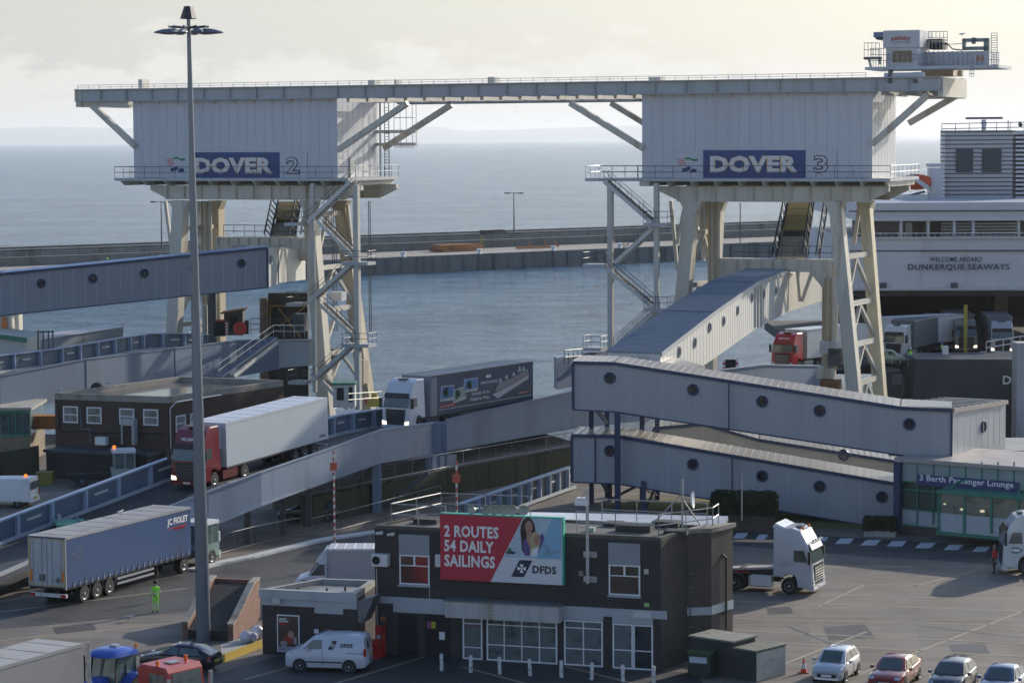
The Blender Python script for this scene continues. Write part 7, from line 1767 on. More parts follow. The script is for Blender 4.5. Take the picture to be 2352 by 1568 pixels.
for i, q in enumerate(ph):
    b = MB(); cx = sum(p[0] for p in q)/4; cz = sum(p[1] for p in q)/4
    quadprint(b, [(X(p[0]), p[1]) for p in q], WHITE)
    qq = [(cx+(p[0]-cx)*.94, cz+(p[1]-cz)*.93) for p in q]
    quadprint(b, [(X(p[0]), p[1]) for p in qq], [mat('print deep blue', (.05,.16,.36), .5, var=.3, scale=2), mat('print lagoon', (.25,.36,.32), .5, var=.3, scale=2), mat('print mid blue', (.10,.24,.45), .5, var=.3, scale=2)][i], lift=.01)
    rg = random.Random(i); gm = mat('print palm green', (.03,.07,.03), .7, var=.4, scale=4)
    for k in range(5):
        ang = rg.uniform(0,6); fx, fz = cx-.02+rg.uniform(-.012,.012), cz+rg.uniform(-.15,.25); quadprint(b, [(X(fx+.02*math.cos(ang+j*1.05)*rg.uniform(.6,1.1)), fz+.24*math.sin(ang+j*1.05)*rg.uniform(.6,1.1)) for j in range(6)], gm, lift=.018)
    quadprint(b, [(X(qq[0][0]), qq[0][1]), (X(qq[1][0]), qq[1][1]), (X(qq[1][0]*.98+.002), qq[1][1]+.18), (X(qq[0][0]+.01), qq[0][1]+.12)], mat('print sand', (.5,.5,.45), .6), lift=.026)
    b.part('photo_print', bd, world=False)
# the ship picture: hull, decks, bow and funnels
b = MB(); SW = mat('print ship white', (.50,.52,.53), .5, var=.1, scale=2)
quadprint(b, [(X(.59),1.95),(X(.64),1.55),(X(.955),2.75),(X(.96),3.05),(X(.70),2.2)], SW)
quadprint(b, [(X(.615),2.12),(X(.70),2.22),(X(.955),3.1),(X(.95),3.55),(X(.80),3.05),(X(.655),2.75),(X(.63),2.5)], mat('print ship decks', (.26,.27,.28), .5, var=.35, scale=8, streak=0), lift=.01)
for x, z, s in ((.665,2.95,.2),(.725,3.15,.2),(.80,3.3,.16),(.86,3.55,.3),(.90,3.6,.2)): quadprint(b, [(X(x-.015),z-.15),(X(x+.02),z-.12),(X(x+.008),z+s),(X(x-.002),z+s)], SW, lift=.018)
quadprint(b, [(X(.76),2.5),(X(.95),3.12),(X(.95),3.17),(X(.76),2.56)], mat('print orange boats', (.45,.16,.05), .5), lift=.018)
b.part('ship_print', bd, world=False)
side_text(bd, 'PRINCESS CRUISES', X(.475), 2.86, 2.6, .22, LETW, bold=0); side_text(bd, 'escape completely', X(.52), 2.62, 1.4, .12, mat('grey letters', (.3,.3,.33), .5), bold=0)
side_text(bd, 'Entdecken Sie die', X(.385), 2.12, 2.7, .26, LETW, bold=0); side_text(bd, 'Vielfalt der Welt...', X(.37), 1.68, 3.1, .27, LETW, bold=0)
b = MB(); quadprint(b, [(X(.08),1.52),(X(.235),1.52),(X(.235),1.78),(X(.08),1.78)], mat('print dull red', (.30,.03,.03), .5)); quadprint(b, [(X(.855),1.62),(X(.965),1.62),(X(.965),1.8),(X(.855),1.8)], mat('print dull red', (.30,.03,.03), .5)); b.part('red_label', bd, world=False)
side_text(bd, 'www.princesscruises.de', X(.085), 1.58, 1.95, .13, LETW, bold=0, d=.014); side_text(bd, 'www.princesscruises.at', X(.858), 1.66, 1.35, .09, LETW, bold=0, d=.014)
b = MB()      # swirl emblem above the name
for k in range(3): quadprint(b, [(X(.527+.018*k), 3.32),(X(.537+.018*k),3.32),(X(.545+.014*k),3.52),(X(.535+.014*k),3.56),(X(.524+.018*k),3.45)], WHITE)
b.part('emblem', bd, world=False)
# bright red cab coming off the ferry
t = on_ramp('articulated_lorry', 'articulated lorry with a bright red cab and white trailer below the DOVER 3 tower', 1796, off=0.0)
cab(t, (.45,.012,.016), 3.8, 2.25, bright=mat('silver grille bars', (.5,.48,.44), .3, .6), visor=mat('red visor', (.30,.01,.012), .3), txt='MARTRANS', lamp=LAMPO); chassis(t, -2.2, -6.3, (-5.2,)); trailer(t, -2.85, 13.5, mat('white trailer side', (.56,.57,.58), .4, var=.06), mat('white trailer roof', (.60,.63,.68), .45), WT)
# --- blue curtain trailer in the yard
w0, w1 = V((-25.5,147.6,0)), V((-19.9,159.9,0)); hd_, _ = frame_of(w0, w1); dh = (w1-w0).normalized(); nl = V((-dh.y, dh.x, 0))
Lr = 1.85; front = w0+dh*16.2+nl*1.27
t = thing('articulated_lorry', 'blue curtain sided trailer with pale rear doors pulled by a green and white yard tractor', 'lorry', front, hd_)
JB = mat('mid blue curtain', (.020,.068,.185), .45, var=.22, scale=.35, streak=.6, bump=.1, dirt=(.025,.05,.13))
bd = trailer(t, -2.7, 13.5, JB, mat('dusty grey trailer roof', (.30,.29,.29), .6, var=.25, scale=.6), mat('grey white doors', (.42,.44,.47), .45, var=.15, scale=1.5), zb=1.12, zt=4.0, curtain=True, edge=mat('bright worn edge', (.5,.5,.5), .3, .4))
sx = lambda f: -16.2+13.5*f
side_text(bd, 'JC FIOLET', sx(.80), 3.1, 2.35, .52, LETW, side=-1, bold=.04); side_text(bd, 'TRANSPORT', sx(.86), 2.85, 1.25, .13, REDP, side=-1)
b = MB(); quadprint(b, [(sx(.80),2.98),(sx(.965),3.0),(sx(.965),3.04),(sx(.80),3.02)], REDP, side=-1); quadprint(b, [(sx(.888),3.62),(sx(.897),3.62),(sx(.893),3.72)], REDP, side=-1); b.part('stripe', bd, world=False)
for k, s in enumerate(('FULL & PART', 'FERRY SERVICE', 'UK EUROPE')): side_text(bd, s, sx(.045), 3.18-k*.28, 1.1, .15, mat('faded grey letters', (.25,.28,.36), .5), side=-1, bold=0)
b = MB(); yb = mat('orange yellow edging', (.55,.36,.06), .5); xr = -16.28
for (y0,y1,z0,z1) in ((-1.2,-.1,3.86,3.91),(.1,1.2,3.86,3.91),(-1.2,-1.15,1.25,3.9),(1.15,1.2,1.25,3.9),(-1.2,-.1,1.2,1.25),(.1,1.2,1.2,1.25)): b.box(xr-.012,xr-.001,y0,y1,z0,z1,yb)
for y in (-1.08,1.08): b.box(xr-.014,xr-.001,y-.06,y+.06,1.45,2.05,ORG)
b.box(xr-.012,xr-.001,.12,.55,1.45,1.85,mat('dark grille plate', (.12,.12,.12), .6)); b.prism([(xr-.012,-.75,1.35),(xr-.012,-.95,1.55),(xr-.012,-.75,1.75),(xr-.012,-.55,1.55)], (.01,0,0), mat('grey diamond', (.13,.13,.13), .6)); b.part('rear_marking', bd, world=False)
# yard tractor under it: low offset cab
def yard_tug(t, x0, body, roofc, stripes=True, w=2.3):
    b = MB(); b.box(x0-1.9, x0, -w/2, w/2, .55, 1.35, body); b.box(x0-5.2,x0-1.9,-.5,.5,.6,1.0,CHAS); b.part('body', t, world=False)
    b = MB(); b.box(x0-1.7,x0-.12,-w/2+.05,w/2-.05,1.353,2.55,glassmat('green tinted cab glass', (.11,.16,.15), .08)); o = b.part('window', t, world=False)
    b = MB(); 
    for x in (x0-1.72,x0-.9,x0-.16):
        for y in (-w/2+.03, w/2-.09): b.box(x,x+.08,y,y+.06,1.355,2.56,body)
    b.part('cab_frame', t, world=False)
    b = MB(); b.box(x0-1.85,x0-.02,-w/2-.02,w/2+.02,2.563,2.78,roofc); b.part('cab_roof', t, world=False)
    b = MB(); b.box(x0-.001,x0+.12,-w/2,w/2,.35,.8,WHITE)
    if stripes:
        for k in range(5): b.prism([(x0+.123,-w/2+.1+k*.42,.4),(x0+.123,-w/2+.28+k*.42,.4),(x0+.123,-w/2+.42+k*.42,.78),(x0+.123,-w/2+.24+k*.42,.78)], (.01,0,0), mat('hazard yellow', (.5,.42,.03), .5) if k % 2 else DARK)
    b.part('bumper', t, world=False)
    for y in (w/2, -w/2): wheel(t, x0-.9, y, .5, .32)
    for y in (w/2, -w/2): wheel(t, x0-4.2, y, .5, .5)
yard_tug(t, .9, mat('pale green grey paint', (.22,.30,.27), .4), WHITE)
b = MB(); b.box(.96,1.1,-1.1,-.1,1.36,2.0,WHITE); b.part('white_panel', t, world=False)

# --- white two axle tractor unit standing on the right
f0, r0 = PZ(1812,1365), PZ(1698,1357.5); dh = (f0-r0).normalized(); nl = V((-dh.y,dh.x,0)); hd_ = math.atan2(dh.y, dh.x)
t = thing('tractor_unit', 'white lorry tractor unit without a trailer parked beside the office', 'lorry', f0+dh*1.4+nl*1.22, hd_)
cab(t, (.58,.59,.61), 3.88, 2.38, bright=mat('chrome bars', (.75,.75,.72), .15, .9), lamp=LAMPO, visor=mat('silver visor', (.5,.52,.54), .2, .5)); chassis(t, -2.2, -5.9, (-4.75,), CHAS)
b = MB(); b.box(-3.75,-2.5,-1.24,-.75,.42,1.0,WHITE); b.box(-3.78,-2.48,-1.25,-.74,.36,.42,STEEL); b.part('side_tank', t, world=False)
b = MB(); b.beam((-5.9,-.35,1.15),(-2.4,-.35,1.45),.9,.12,mat('pale fifth wheel ramp', (.45,.40,.36), .5)); b.box(-4.6,-2.5,-.75,.75,1.0,1.35,CHAS); b.box(-5.7,-4.0,-.8,.8,1.06,1.12,REDP); b.part('deck_plate', t, world=False)
b = MB(); b.prism([(-1.75,-1.0,3.89),(-2.5,-1.0,3.87),(-2.3,-1.0,4.12)], (0,2.0,0), WHITE); b.part('roof_deflector', t, world=False)
for x, y in ((-.75,-.6),(-.75,.6)): MB().lathe([(0,.09),(.13,.08),(.16,.03)], (x,y,3.78), (0,0,1), ORG, 10).part('beacon', t, world=False)
b = MB(); b.box(-1.95,-1.25,-1.236,-1.225,1.75,1.95,mat('pale grey panel sticker', (.50,.50,.52), .5)); b.box(-1.66,-1.58,-1.242,-1.236,1.85,1.93,mat('hazard yellow', (.5,.42,.03), .5)); b.part('door_sticker', t, world=False)
b = MB(); b.tube((-.1,-1.0,3.1),(-.1,1.0,3.1),.05,STEEL,6)
for y in (-.75,-.25,.25,.75): b.lathe([(0,.12),(.08,.12)], (-.12,y,3.12), (1,0,0), RIM, 10)
b.part('lamp_bar', t, world=False)
# --- lorry cab cut by the right edge
p = PZ(2309,1322); t = thing('tractor_unit', 'white lorry cab with a green leaf mark on its door cut by the right edge', 'lorry', p+V((0,1.4,0)), R(176))
cab(t, (.60,.61,.62), 3.7, 2.3, lamp=LAMPO); chassis(t, -2.2, -6.3, (-5.2,))
b = MB(); b.prism([(-.75-.42*math.cos(k)*(.8+.2*math.cos(3*k)), 1.245, 1.55+.2*math.sin(k)) for k in [2*math.pi*i/14 for i in range(14)]], (0,.008,0), GREENP); b.prism([(-.75-.28*math.cos(k), 1.256, 1.55+.10*math.sin(k)) for k in [2*math.pi*i/10 for i in range(10)]], (0,.006,0), WHITE); b.part('door_emblem', t, world=False)

# --- cars
def car(name, label, loc, hd, col, L=3.9, w=1.68, h=1.46, style='hatch', cat='car', group=None, metal=.2, lights=LAMPO, bonnet=.95, plate=(.55,.52,.45)):
    t = thing(name, label, cat, loc, hd, group=group); c = mat('car paint %.2f %.2f %.2f' % col, col, .22, metal, var=.05, scale=.5, coat=.7)
    x0 = 0.0; g = bonnet; wb = .62*L; fx, rx = -.19*L, -.19*L-wb
    zb = .22; bl = h*.63      # belt line
    # body below the belt: stations along x -> (x, z_top, half width)
    st = [(-.02,.50,.70,.30),(-.0,.62,.80,.22),(-.10,h*.50,.93,.20),(-.45,h*.565,.985,.2),(-g*.98,bl*1.0,1.0,.2),(-g-1.0,bl*1.01,1.0,.2),(-L*.75,bl*1.03,1.0,.2),(-L*.93,bl*1.03,.97,.22),(-L*.985,bl*.97,.90,.26),(-L,bl*.75,.84,.34)]
    if style == 'saloon': st[7] = (-L*.93,bl*1.05,.96,.24)
    rings = []
    for x, zt, k, z0 in st:
        hw = w/2*k; rings.append([(x,-hw*.90,z0),(x,-hw*.99,z0+.12),(x,-hw,(zt+z0)*.55),(x,-hw*.965,zt-.06),(x,-hw*.88,zt),(x,0,zt+.025),(x,hw*.88,zt),(x,hw*.965,zt-.06),(x,hw,(zt+z0)*.55),(x,hw*.99,z0+.12),(x,hw*.90,z0),(x,0,z0)])
    b = MB(); b.loft(rings, c); body = b.part('body', t, world=False, smooth=True)
    # greenhouse
    if style == 'hatch': gs = [(-g+.05,bl*1.0,.86),(-g-.55,h*.945,.74),(-g-.85,h*.99,.71),(-L*.68,h,.70),(-L*.86,h*.965,.68),(-L*.97,bl*1.04,.80)]
    elif style == 'coupe': gs = [(-g+.05,bl,.86),(-g-.62,h*.95,.72),(-g-.95,h*.995,.69),(-L*.60,h,.68),(-L*.78,h*.93,.67),(-L*.97,bl*1.04,.78)]
    else: gs = [(-g+.05,bl,.86),(-g-.60,h*.95,.73),(-g-.9,h*.99,.70),(-L*.62,h,.69),(-L*.70,h*.97,.68),(-L*.85,bl*1.04,.80)]
    def ring(x, zt, k): hw = w/2*k; bw_ = w/2*.90; zb_ = bl*.985; return [(x,-bw_,zb_),(x,-(hw+.0),zt-.05),(x,-hw*.86,zt),(x,0,zt+.02),(x,hw*.86,zt),(x,hw,zt-.05),(x,bw_,zb_)]
    b = MB(); rr = [ring(*q) for q in gs]; b.loft(rr, c, closed=True); ro = b.part('roof', t, world=False, smooth=True)
    # glass: windscreen, rear and side windows lifted off the shell
    def ringpt(i, j): return Vector(rr[i][j])
    b = MB(); q = [ringpt(0,2)+V((0,.08,.02)), ringpt(0,4)+V((0,-.08,.02)), ringpt(1,4)+V((0,-.03,0)), ringpt(1,2)+V((0,.03,0))]
    nrm_ = (q[1]-q[0]).cross(q[3]-q[0]).normalized(); nrm_ = nrm_ if nrm_.x > 0 else -nrm_; b.prism([x+nrm_*.02 for x in q], -nrm_*.015, WIND); b.part('windscreen', ro, world=False)
    k = len(rr)-1; b = MB(); q = [ringpt(k,2)+V((0,.06,.0)), ringpt(k,4)+V((0,-.06,.0)), ringpt(k-1,4)+V((0,-.03,-.03)), ringpt(k-1,2)+V((0,.03,-.03))]
    nrm_ = (q[1]-q[0]).cross(q[3]-q[0]).normalized(); nrm_ = nrm_ if nrm_.x < 0 else -nrm_; b.prism([x+nrm_*.02 for x in q], -nrm_*.015, WIND); b.part('rear_window', ro, world=False)
    for s in (1,-1):
        y0 = w/2*.90*1.0; mid = -L*.56
        def sp(x, zf):  # point on the side of the greenhouse
            y = s*(y0+(w/2*.705-y0)*zf+.018); return V((x, y, bl*1.03+(h*.93-bl*1.03)*zf))
        b = MB(); b.prism([sp(-g-.25,.02), sp(mid+.05,.02), sp(mid+.05,.92), sp(-g-.72,.90)], (0,s*.006,0), WIND); b.part('side_window', ro, world=False)
        b = MB(); b.prism([sp(mid-.04,.02), sp(-L*.86,.04), sp(-L*.80,.85), sp(mid-.04,.92)], (0,s*.006,0), WIND); b.part('side_window', ro, world=False)
        b = MB(); yy = s*(w/2+.02); b.box(-g-.42,-g-.24,min(yy,yy+s*.17),max(yy,yy+s*.17),bl*.98,bl*.98+.13,c); b.part('mirror', t, world=False)
        b = MB(); pts = [(-.03,s*w*.29,.60),(-.10,s*w*.44,.60),(-.20,s*w*.455,.72),(-.14,s*w*.30,.72)]; b.prism(pts, (.05,0,.03), lights); b.part('headlight', t, world=False)
        b = MB(); b.prism([(-L*.985,s*w*.36,bl*.72),(-L*.975,s*w*.44,bl*.72),(-L*.955,s*w*.455,bl*1.0),(-L*.975,s*w*.38,bl*1.0)], (-.04,0,0), TAIL); b.part('tail_light', t, world=False)
        for x in (fx, rx):
            b = MB(); b.lathe([(-.06,.36),(.012,.355),(.014,.30)], (x,s*w/2*.985,.30), (0,s,0), PLAST, 16); b.part('wheel_arch', t, world=False); wheel(t, x, s*(w/2*.985+.02), .30, .2, rr=.62)
        b = MB(); b.box(mid-.012,mid+.012,min(s*w/2*1.0,s*(w/2+.006)),max(s*w/2*1.0,s*(w/2+.006)),.32,bl*.95,PLAST); b.part('door_gap', t, world=False)
    b = MB(); b.prism([(.0,-w*.26,.34),(.0,w*.26,.34),(.01,w*.31,.42),(.0,w*.26,.52),(.0,-w*.26,.52),(.01,-w*.31,.42)], (.03,0,0), GRILLE); b.box(.035,.045,-.26,.26,.38,.49,WHITE); b.part('grille', t, world=False)
    b = MB(); b.box(-L-.03,-L-.003,-.26,.26,.52,.63,mat('number plate yellow', (.5,.40,.05), .5)); b.part('number_plate', t, world=False)
    return t
ch = R(-113)
ps = [((1898,1571),(.52,.53,.56),3.6,1.62,1.50,'hatch','pale silver small hatchback, leftmost of the four parked cars',.75,.25),
      ((2030,1589),(.26,.035,.028),4.35,1.72,1.40,'coupe','red saloon parked second from the left in the front row',1.1,.1),
      ((2166,1601),(.055,.062,.075),3.95,1.70,1.44,'hatch','dark grey hatchback parked second from the right at the bottom edge',1.0,.3),
      ((2281,1614),(.05,.09,.20),4.1,1.72,1.42,'saloon','dark blue car cut by the bottom right corner',1.05,.3)]
for (px, col, L, w, h, st_, lab, bn_, mt) in ps:
    car('parked_car', lab, PZ(*px), ch, col, L, w, h, st_, bonnet=bn_, metal=mt, group='cars parked in a row at the bottom right')
r_ = PZ(498,1541); car('parked_car', 'black coupe seen from behind beside the lamp mast foot', r_+V((-3.75,1.25,0)), R(162), (.012,.016,.026), 3.95, 1.75, 1.36, 'coupe', bonnet=1.15)
p = PZ(640,1196); car('parked_car', 'dark car with a bright yellow green panel in the shade under the ramp', p, R(185), (.02,.03,.035), 4.2, 1.72, 1.44, 'hatch')
p = PY(2052,852,197.5); p = V((p.x+1.5, p.y, 3.12)); car('parked_car', 'pale green small car on the ship ramp behind the DOVER 3 legs', p, R(-10), (.22,.34,.27), 3.8, 1.65, 1.48, 'hatch')
# van with the company mark
fw, rw = PZ(689,1541), PZ(799,1541.5); dh = (fw-rw).normalized(); hd_ = math.atan2(dh.y,dh.x)-R(7)
dh = V((math.cos(hd_), math.sin(hd_), 0)); nl = V((-dh.y,dh.x,0))
VL, VW, VH = 4.2, 1.74, 1.86
t = thing('panel_van', 'small white panel van with a dark square logo parked before the annex', 'van', fw+dh*.82-nl*.83, hd_)
VC = mat('white van paint', (.55,.58,.64), .25, var=.04, coat=.6)
st = [(.0,.30,.62,.62),(-.05,.24,.86,.84),(-.22,.22,.98,.95),(-.62,.22,1.10,1.0),(-.95,.22,1.16,1.0),(-1.75,.22,1.16,1.0),(-3.2,.22,1.16,1.0),(-4.0,.24,1.15,.98),(-4.17,.3,1.12,.93),(-4.2,.4,1.0,.90)]
rings = []
for x, z0, zt, k in st:
    hw = VW/2*k; rings.append([(x,-hw*.93,z0),(x,-hw,z0+.15),(x,-hw,zt-.08),(x,-hw*.93,zt),(x,0,zt+.03),(x,hw*.93,zt),(x,hw,zt-.08),(x,hw,z0+.15),(x,hw*.93,z0),(x,0,z0)])
b = MB(); b.loft(rings, VC); body = b.part('body', t, world=False, smooth=True)
st = [(-.72,1.13,.95),(-1.25,1.58,.86),(-1.55,1.75,.83),(-1.9,1.83,.83),(-3.0,1.86,.84),(-3.95,1.83,.84),(-4.08,1.75,.84),(-4.18,1.1,.93)]
rr = []
for x, zt, k in st:
    hw = VW/2*k; rr.append([(x,-VW/2*.985,1.10),(x,-hw*1.0-.02,zt-.10),(x,-hw*.88,zt),(x,0,zt+.03),(x,hw*.88,zt),(x,hw*1.0+.02,zt-.10),(x,VW/2*.985,1.10)])
b = MB(); b.loft(rr, VC); up_ = b.part('upper_body', t, world=False, smooth=True)
for s in (1,-1):
    yy = lambda z: s*(VW/2*.985+(VW/2*.86-VW/2*.985)*(z-1.1)/.6+.016); b = MB()
    b.prism([(-.98,yy(1.15),1.15),(-1.95,yy(1.15),1.18),(-1.95,yy(1.62),1.62),(-1.52,yy(1.62),1.62)], (0,s*.006,0), WIND); b.part('side_window', up_, world=False)
    b = MB(); b.box(-2.02,-2.0,min(s*VW/2,s*(VW/2+.006)),max(s*VW/2,s*(VW/2+.006)),.35,1.1,PLAST); b.box(-3.0,-1.15,min(s*VW/2,s*(VW/2+.03)),max(s*VW/2,s*(VW/2+.03)),.48,.55,PLAST); b.box(-4.1,-3.2,min(s*VW/2,s*(VW/2+.01)),max(s*VW/2,s*(VW/2+.01)),.98,1.0,PLAST); b.part('trim', body, world=False)
    b = MB(); b.box(-1.32,-1.15,min(s*.9,s*1.04),max(s*.9,s*1.04),1.08,1.28,VC); b.part('mirror', t, world=False)
    for x in (-.82,-3.35): 
        b = MB(); b.lathe([(-.06,.38),(.012,.375),(.014,.30)], (x,s*VW/2*.99,.31), (0,s,0), PLAST, 16); b.part('wheel_arch', t, world=False); wheel(t, x, s*(VW/2+.015), .31, .2, rr=.66)
    b = MB(); b.prism([(-.10,s*.55,.68),(-.2,s*.80,.70),(-.5,s*.86,.98),(-.32,s*.62,.92)], (.02,s*.02,.03), LAMPO); b.part('headlight', t, world=False)
    b = MB(); b.box(-4.215,-4.10,min(s*.74,s*.86),max(s*.74,s*.86),.85,1.22,TAIL); b.part('tail_light', t, world=False)
b = MB(); q = [(-.80,-.68,1.17),(-.80,.68,1.17),(-1.42,.60,1.66),(-1.42,-.60,1.66)]; b.prism([Vector(x)+V((.03,0,.04)) for x in q], (-.01,0,-.02), WIND); b.part('windscreen', up_, world=False)
yy = VW/2*.985-.035; b = MB(); b.prism([(-2.28,yy+.03,1.16),(-2.52,yy+.03,1.16),(-2.74,yy-.0,1.60),(-2.50,yy-.0,1.60)], (0,.02,0), mat('logo navy', (.012,.02,.05), .45)); lg_ = b.part('logo', up_, world=False)
b = MB()
for k in range(4):
    an = k*math.pi/2; b.prism([(-2.51-(x*math.cos(an)-z*math.sin(an)), yy+.045, 1.38+x*math.sin(an)+z*math.cos(an)) for x, z in ((0,0),(-.05,-.11),(.05,-.11))], (0,.006,0), WHITE)
b.part('emblem', lg_, world=False)
textmb(MB(), 'DFDS', V((-2.92, yy+.02, 1.27)), V((-1,0,0)), V((0,-.13,1)), .62, .2, LETD, .02, .03).part('lettering', up_, world=False)
b = MB(); b.prism([(-4.205,.12,1.2),(-4.205,.32,1.2),(-4.15,.34,1.58),(-4.15,.16,1.58)], (-.02,0,0), LETD); b.box(-4.235,-4.21,-.45,.05,.78,.9,mat('number plate yellow', (.5,.40,.05), .5)); b.box(-4.225,-4.2,-.005,.005,.45,1.7,PLAST); b.part('rear_marking', body, world=False)
# luton van behind the annex
p = PZ(674,1378); t = thing('box_van', 'white box van with a sloping roof fairing behind the annex, nose to the left', 'van', p+V((0,1.0,0)), R(179))
b = MB(); loftbody(b, [(0,.45),(.02,.9),(-.25,1.2),(-.9,1.42),(-1.5,2.15),(-2.0,2.25),(-2.0,.45)], 2.0, WHITE, .08); o = b.part('cab', t, world=False)
b = MB(); b.prism([(-.93,-.88,1.47),(-.93,.88,1.47),(-1.45,.80,2.10),(-1.45,-.80,2.10)], (.03,0,.03), WIND); b.part('windscreen', o, world=False)
b = MB(); b.prism([(-1.0,1.0,1.45),(-1.85,1.0,1.45),(-1.85,1.0,2.1),(-1.5,1.0,2.1)], (0,.02,0), WIND); b.box(-1.35,-.5,1.0,1.03,1.0,1.18,PLAST); b.part('side_window', o, world=False)
b = MB(); b.prism([(-1.3,-.85,2.2),(-2.0,-.95,2.2),(-2.0,-.95,2.95),(-1.85,-.9,2.9)], (0,1.85,0), WHITE); b.part('roof_fairing', o, world=False)
b = MB(); b.box(-6.4,-2.1,-1.05,1.05,.75,2.85,mat('dull white box panel', (.42,.40,.41), .5, var=.12)); o = b.part('box_body', t, world=False)
b = MB(); b.box(-6.42,-2.05,-1.1,1.1,2.853,3.0,mat('bright ribbed roof', (.60,.60,.62), .3, .3, var=.1)); b.box(-2.1,-2.02,1.0,1.09,.8,2.85,STEEL)
for k in range(8): b.box(-6.3+k*.55,-6.24+k*.55,-1.05,1.05,3.0,3.03,WHITE)
b.part('roof', o, world=False)
for x in (-.9,-4.9):
    for s in (1,-1): wheel(t, x, s*1.0, .34, .22)
# grey box trailer and farm tractors in the left foreground
a_, c_ = PZ(-30,1541,4.0), PZ(191,1478,4.0); dh = (c_-a_); dh.z = 0; dh.normalize(); nl = V((-dh.y,dh.x,0)); fr = zg(c_)+nl*1.27
t = thing('box_trailer', 'grey white box trailer cut by the left edge in the foreground', 'trailer', fr+dh*0.0, math.atan2(dh.y,dh.x))
bd = trailer(t, 0.0, 13.5, mat('dull grey trailer side', (.25,.25,.26), .5, var=.12, scale=.4), mat('pale dusty trailer roof', (.36,.35,.33), .6, var=.2, scale=.5), WT, zt=4.0, edge=mat('grey edge', (.3,.3,.3), .4))
b = MB(); b.box(.0,.45,-.9,.9,2.0,3.75,mat('grey cooling unit', (.22,.22,.23), .5)); b.tube((.6,-1.1,1.0),(.6,-1.1,3.95),.09,STEEL,8); b.part('cooling_unit', bd, world=False)
BLU = mat('tractor blue', (.02,.08,.42), .3, var=.08, coat=.4)
def farm_tractor(name, label, loc, hd):
    t = thing(name, label, 'tractor', loc, hd, group='blue farm tractors in the foreground')
    b = MB(); rings = []
    for x, z0, zt, hw in ((0,.95,1.35,.32),(-.1,.8,1.55,.40),(-.9,.75,1.68,.44),(-1.7,.75,1.75,.46)): rings.append([(x,-hw,z0),(x,-hw,zt-.12),(x,-hw*.7,zt),(x,hw*.7,zt),(x,hw,zt-.12),(x,hw,z0)])
    b.loft(rings, BLU); b.part('bonnet', t, world=False, smooth=True)
    b = MB(); b.prism([(-1.75,-.72,1.3),(-3.3,-.78,1.3),(-3.3,-.70,2.6),(-1.95,-.66,2.6)], (0,1.44,0), glassmat('green tinted cab glass', (.11,.16,.15), .08)); cb_ = b.part('cab', t, world=False)
    b = MB()
    for x0_, x1_ in ((-1.76,-1.94),(-2.55,-2.58),(-3.31,-3.31)):
        for s in (1,-1): b.beam((x0_,s*.76,1.3),(x1_,s*.70,2.62),.07,.07,PLAST)
    b.part('pillar', cb_, world=False)
    b = MB(); rings = []
    for x, dz, hw in ((-1.55,-.10,.62),(-1.72,.02,.84),(-2.1,.12,.92),(-2.9,.14,.92),(-3.35,.06,.88),(-3.5,-.08,.66)): rings.append([(x,-hw,2.66),(x,-hw*.96,2.78+dz*.5),(x,-hw*.6,2.86+dz),(x,hw*.6,2.86+dz),(x,hw*.96,2.78+dz*.5),(x,hw,2.66),(x,0,2.62)])
    b.loft(rings, BLU); ro = b.part('cab_roof', t, world=False, smooth=True); b = MB(); b.box(-2.9,-2.55,-.2,.25,3.0,3.08,STEEL); b.part('roof_vent', ro, world=False)
    for x, y in ((-3.4,.7),): MB().lathe([(0,.08),(.18,.07),(.2,.03)], (x,y,2.88), (0,0,1), ORG, 10).part('beacon', ro, world=False)
    b = MB(); b.tube((-1.2,-.62,1.4),(-1.2,-.62,2.75),.07,PLAST,8); b.tube((-1.2,-.62,2.75),(-1.05,-.62,3.0),.06,STEELD,8); b.part('exhaust', t, world=False)
    for s in (1,-1):
        b = MB(); pr = [(-3.0+.98*math.cos(k), s*.62, .85+.98*math.sin(k)) for k in [math.pi*i/9*.95 for i in range(10)]]; b.prism(pr+[(p_[0]*1.0, p_[1], p_[2]-.07) for p_ in reversed(pr)], (0,s*.62,0), BLU); b.part('mudguard', t, world=False)
        wheel(t, -3.0, s*1.2, .85, .5, mat('tractor rim', (.45,.45,.42), .4), .5); wheel(t, -.6, s*.95, .55, .38, mat('tractor rim', (.45,.45,.42), .4), .5)
    b = MB(); b.box(-3.8,-.5,-.35,.35,.5,.95,CHAS); b.part('chassis', t, world=False)
    return t
p = PZ(257,1487,2.95); farm_tractor('farm_tractor', 'blue farm tractor with amber beacon in front of the grey box trailer', zg(p)+V((-1.25,-2.17,0)), R(-120))
p = PZ(20,1556,2.95); farm_tractor('farm_tractor', 'blue tractor roof with amber beacon just showing in the bottom left corner', zg(p)+V((-1.25,-2.17,0)), R(-120))
p = PZ(380,1514,2.75); t = thing('yard_tractor', 'red yard tractor cab with two amber beacons at the bottom left', 'tractor', zg(p)+V((1.15,-1.2,0)), R(-38))
RC = mat('flat red cab paint', (.42,.035,.03), .35, var=.08, coat=.2)
b = MB(); loftbody(b, [(0,.9),(.02,1.5),(-.12,2.5),(-.3,2.72),(-1.9,2.75),(-2.1,2.6),(-2.1,.9)], 2.3, RC, .1); o = b.part('cab', t, world=False)
b = MB(); b.prism([(.03,-.95,1.5),(.03,.95,1.5),(-.10,.9,2.45),(-.10,-.9,2.45)], (.02,0,0), WIND); b.part('windscreen', o, world=False)
for s in (1,-1): b = MB(); b.prism([(-.2,s*1.15,1.55),(-1.3,s*1.15,1.55),(-1.3,s*1.13,2.4),(-.3,s*1.13,2.4)], (0,s*.02,0), WIND); b.part('side_window', o, world=False)
b = MB(); b.box(-1.2,-.7,-.3,.3,2.75,2.80,STEEL); b.part('roof_hatch', o, world=False)
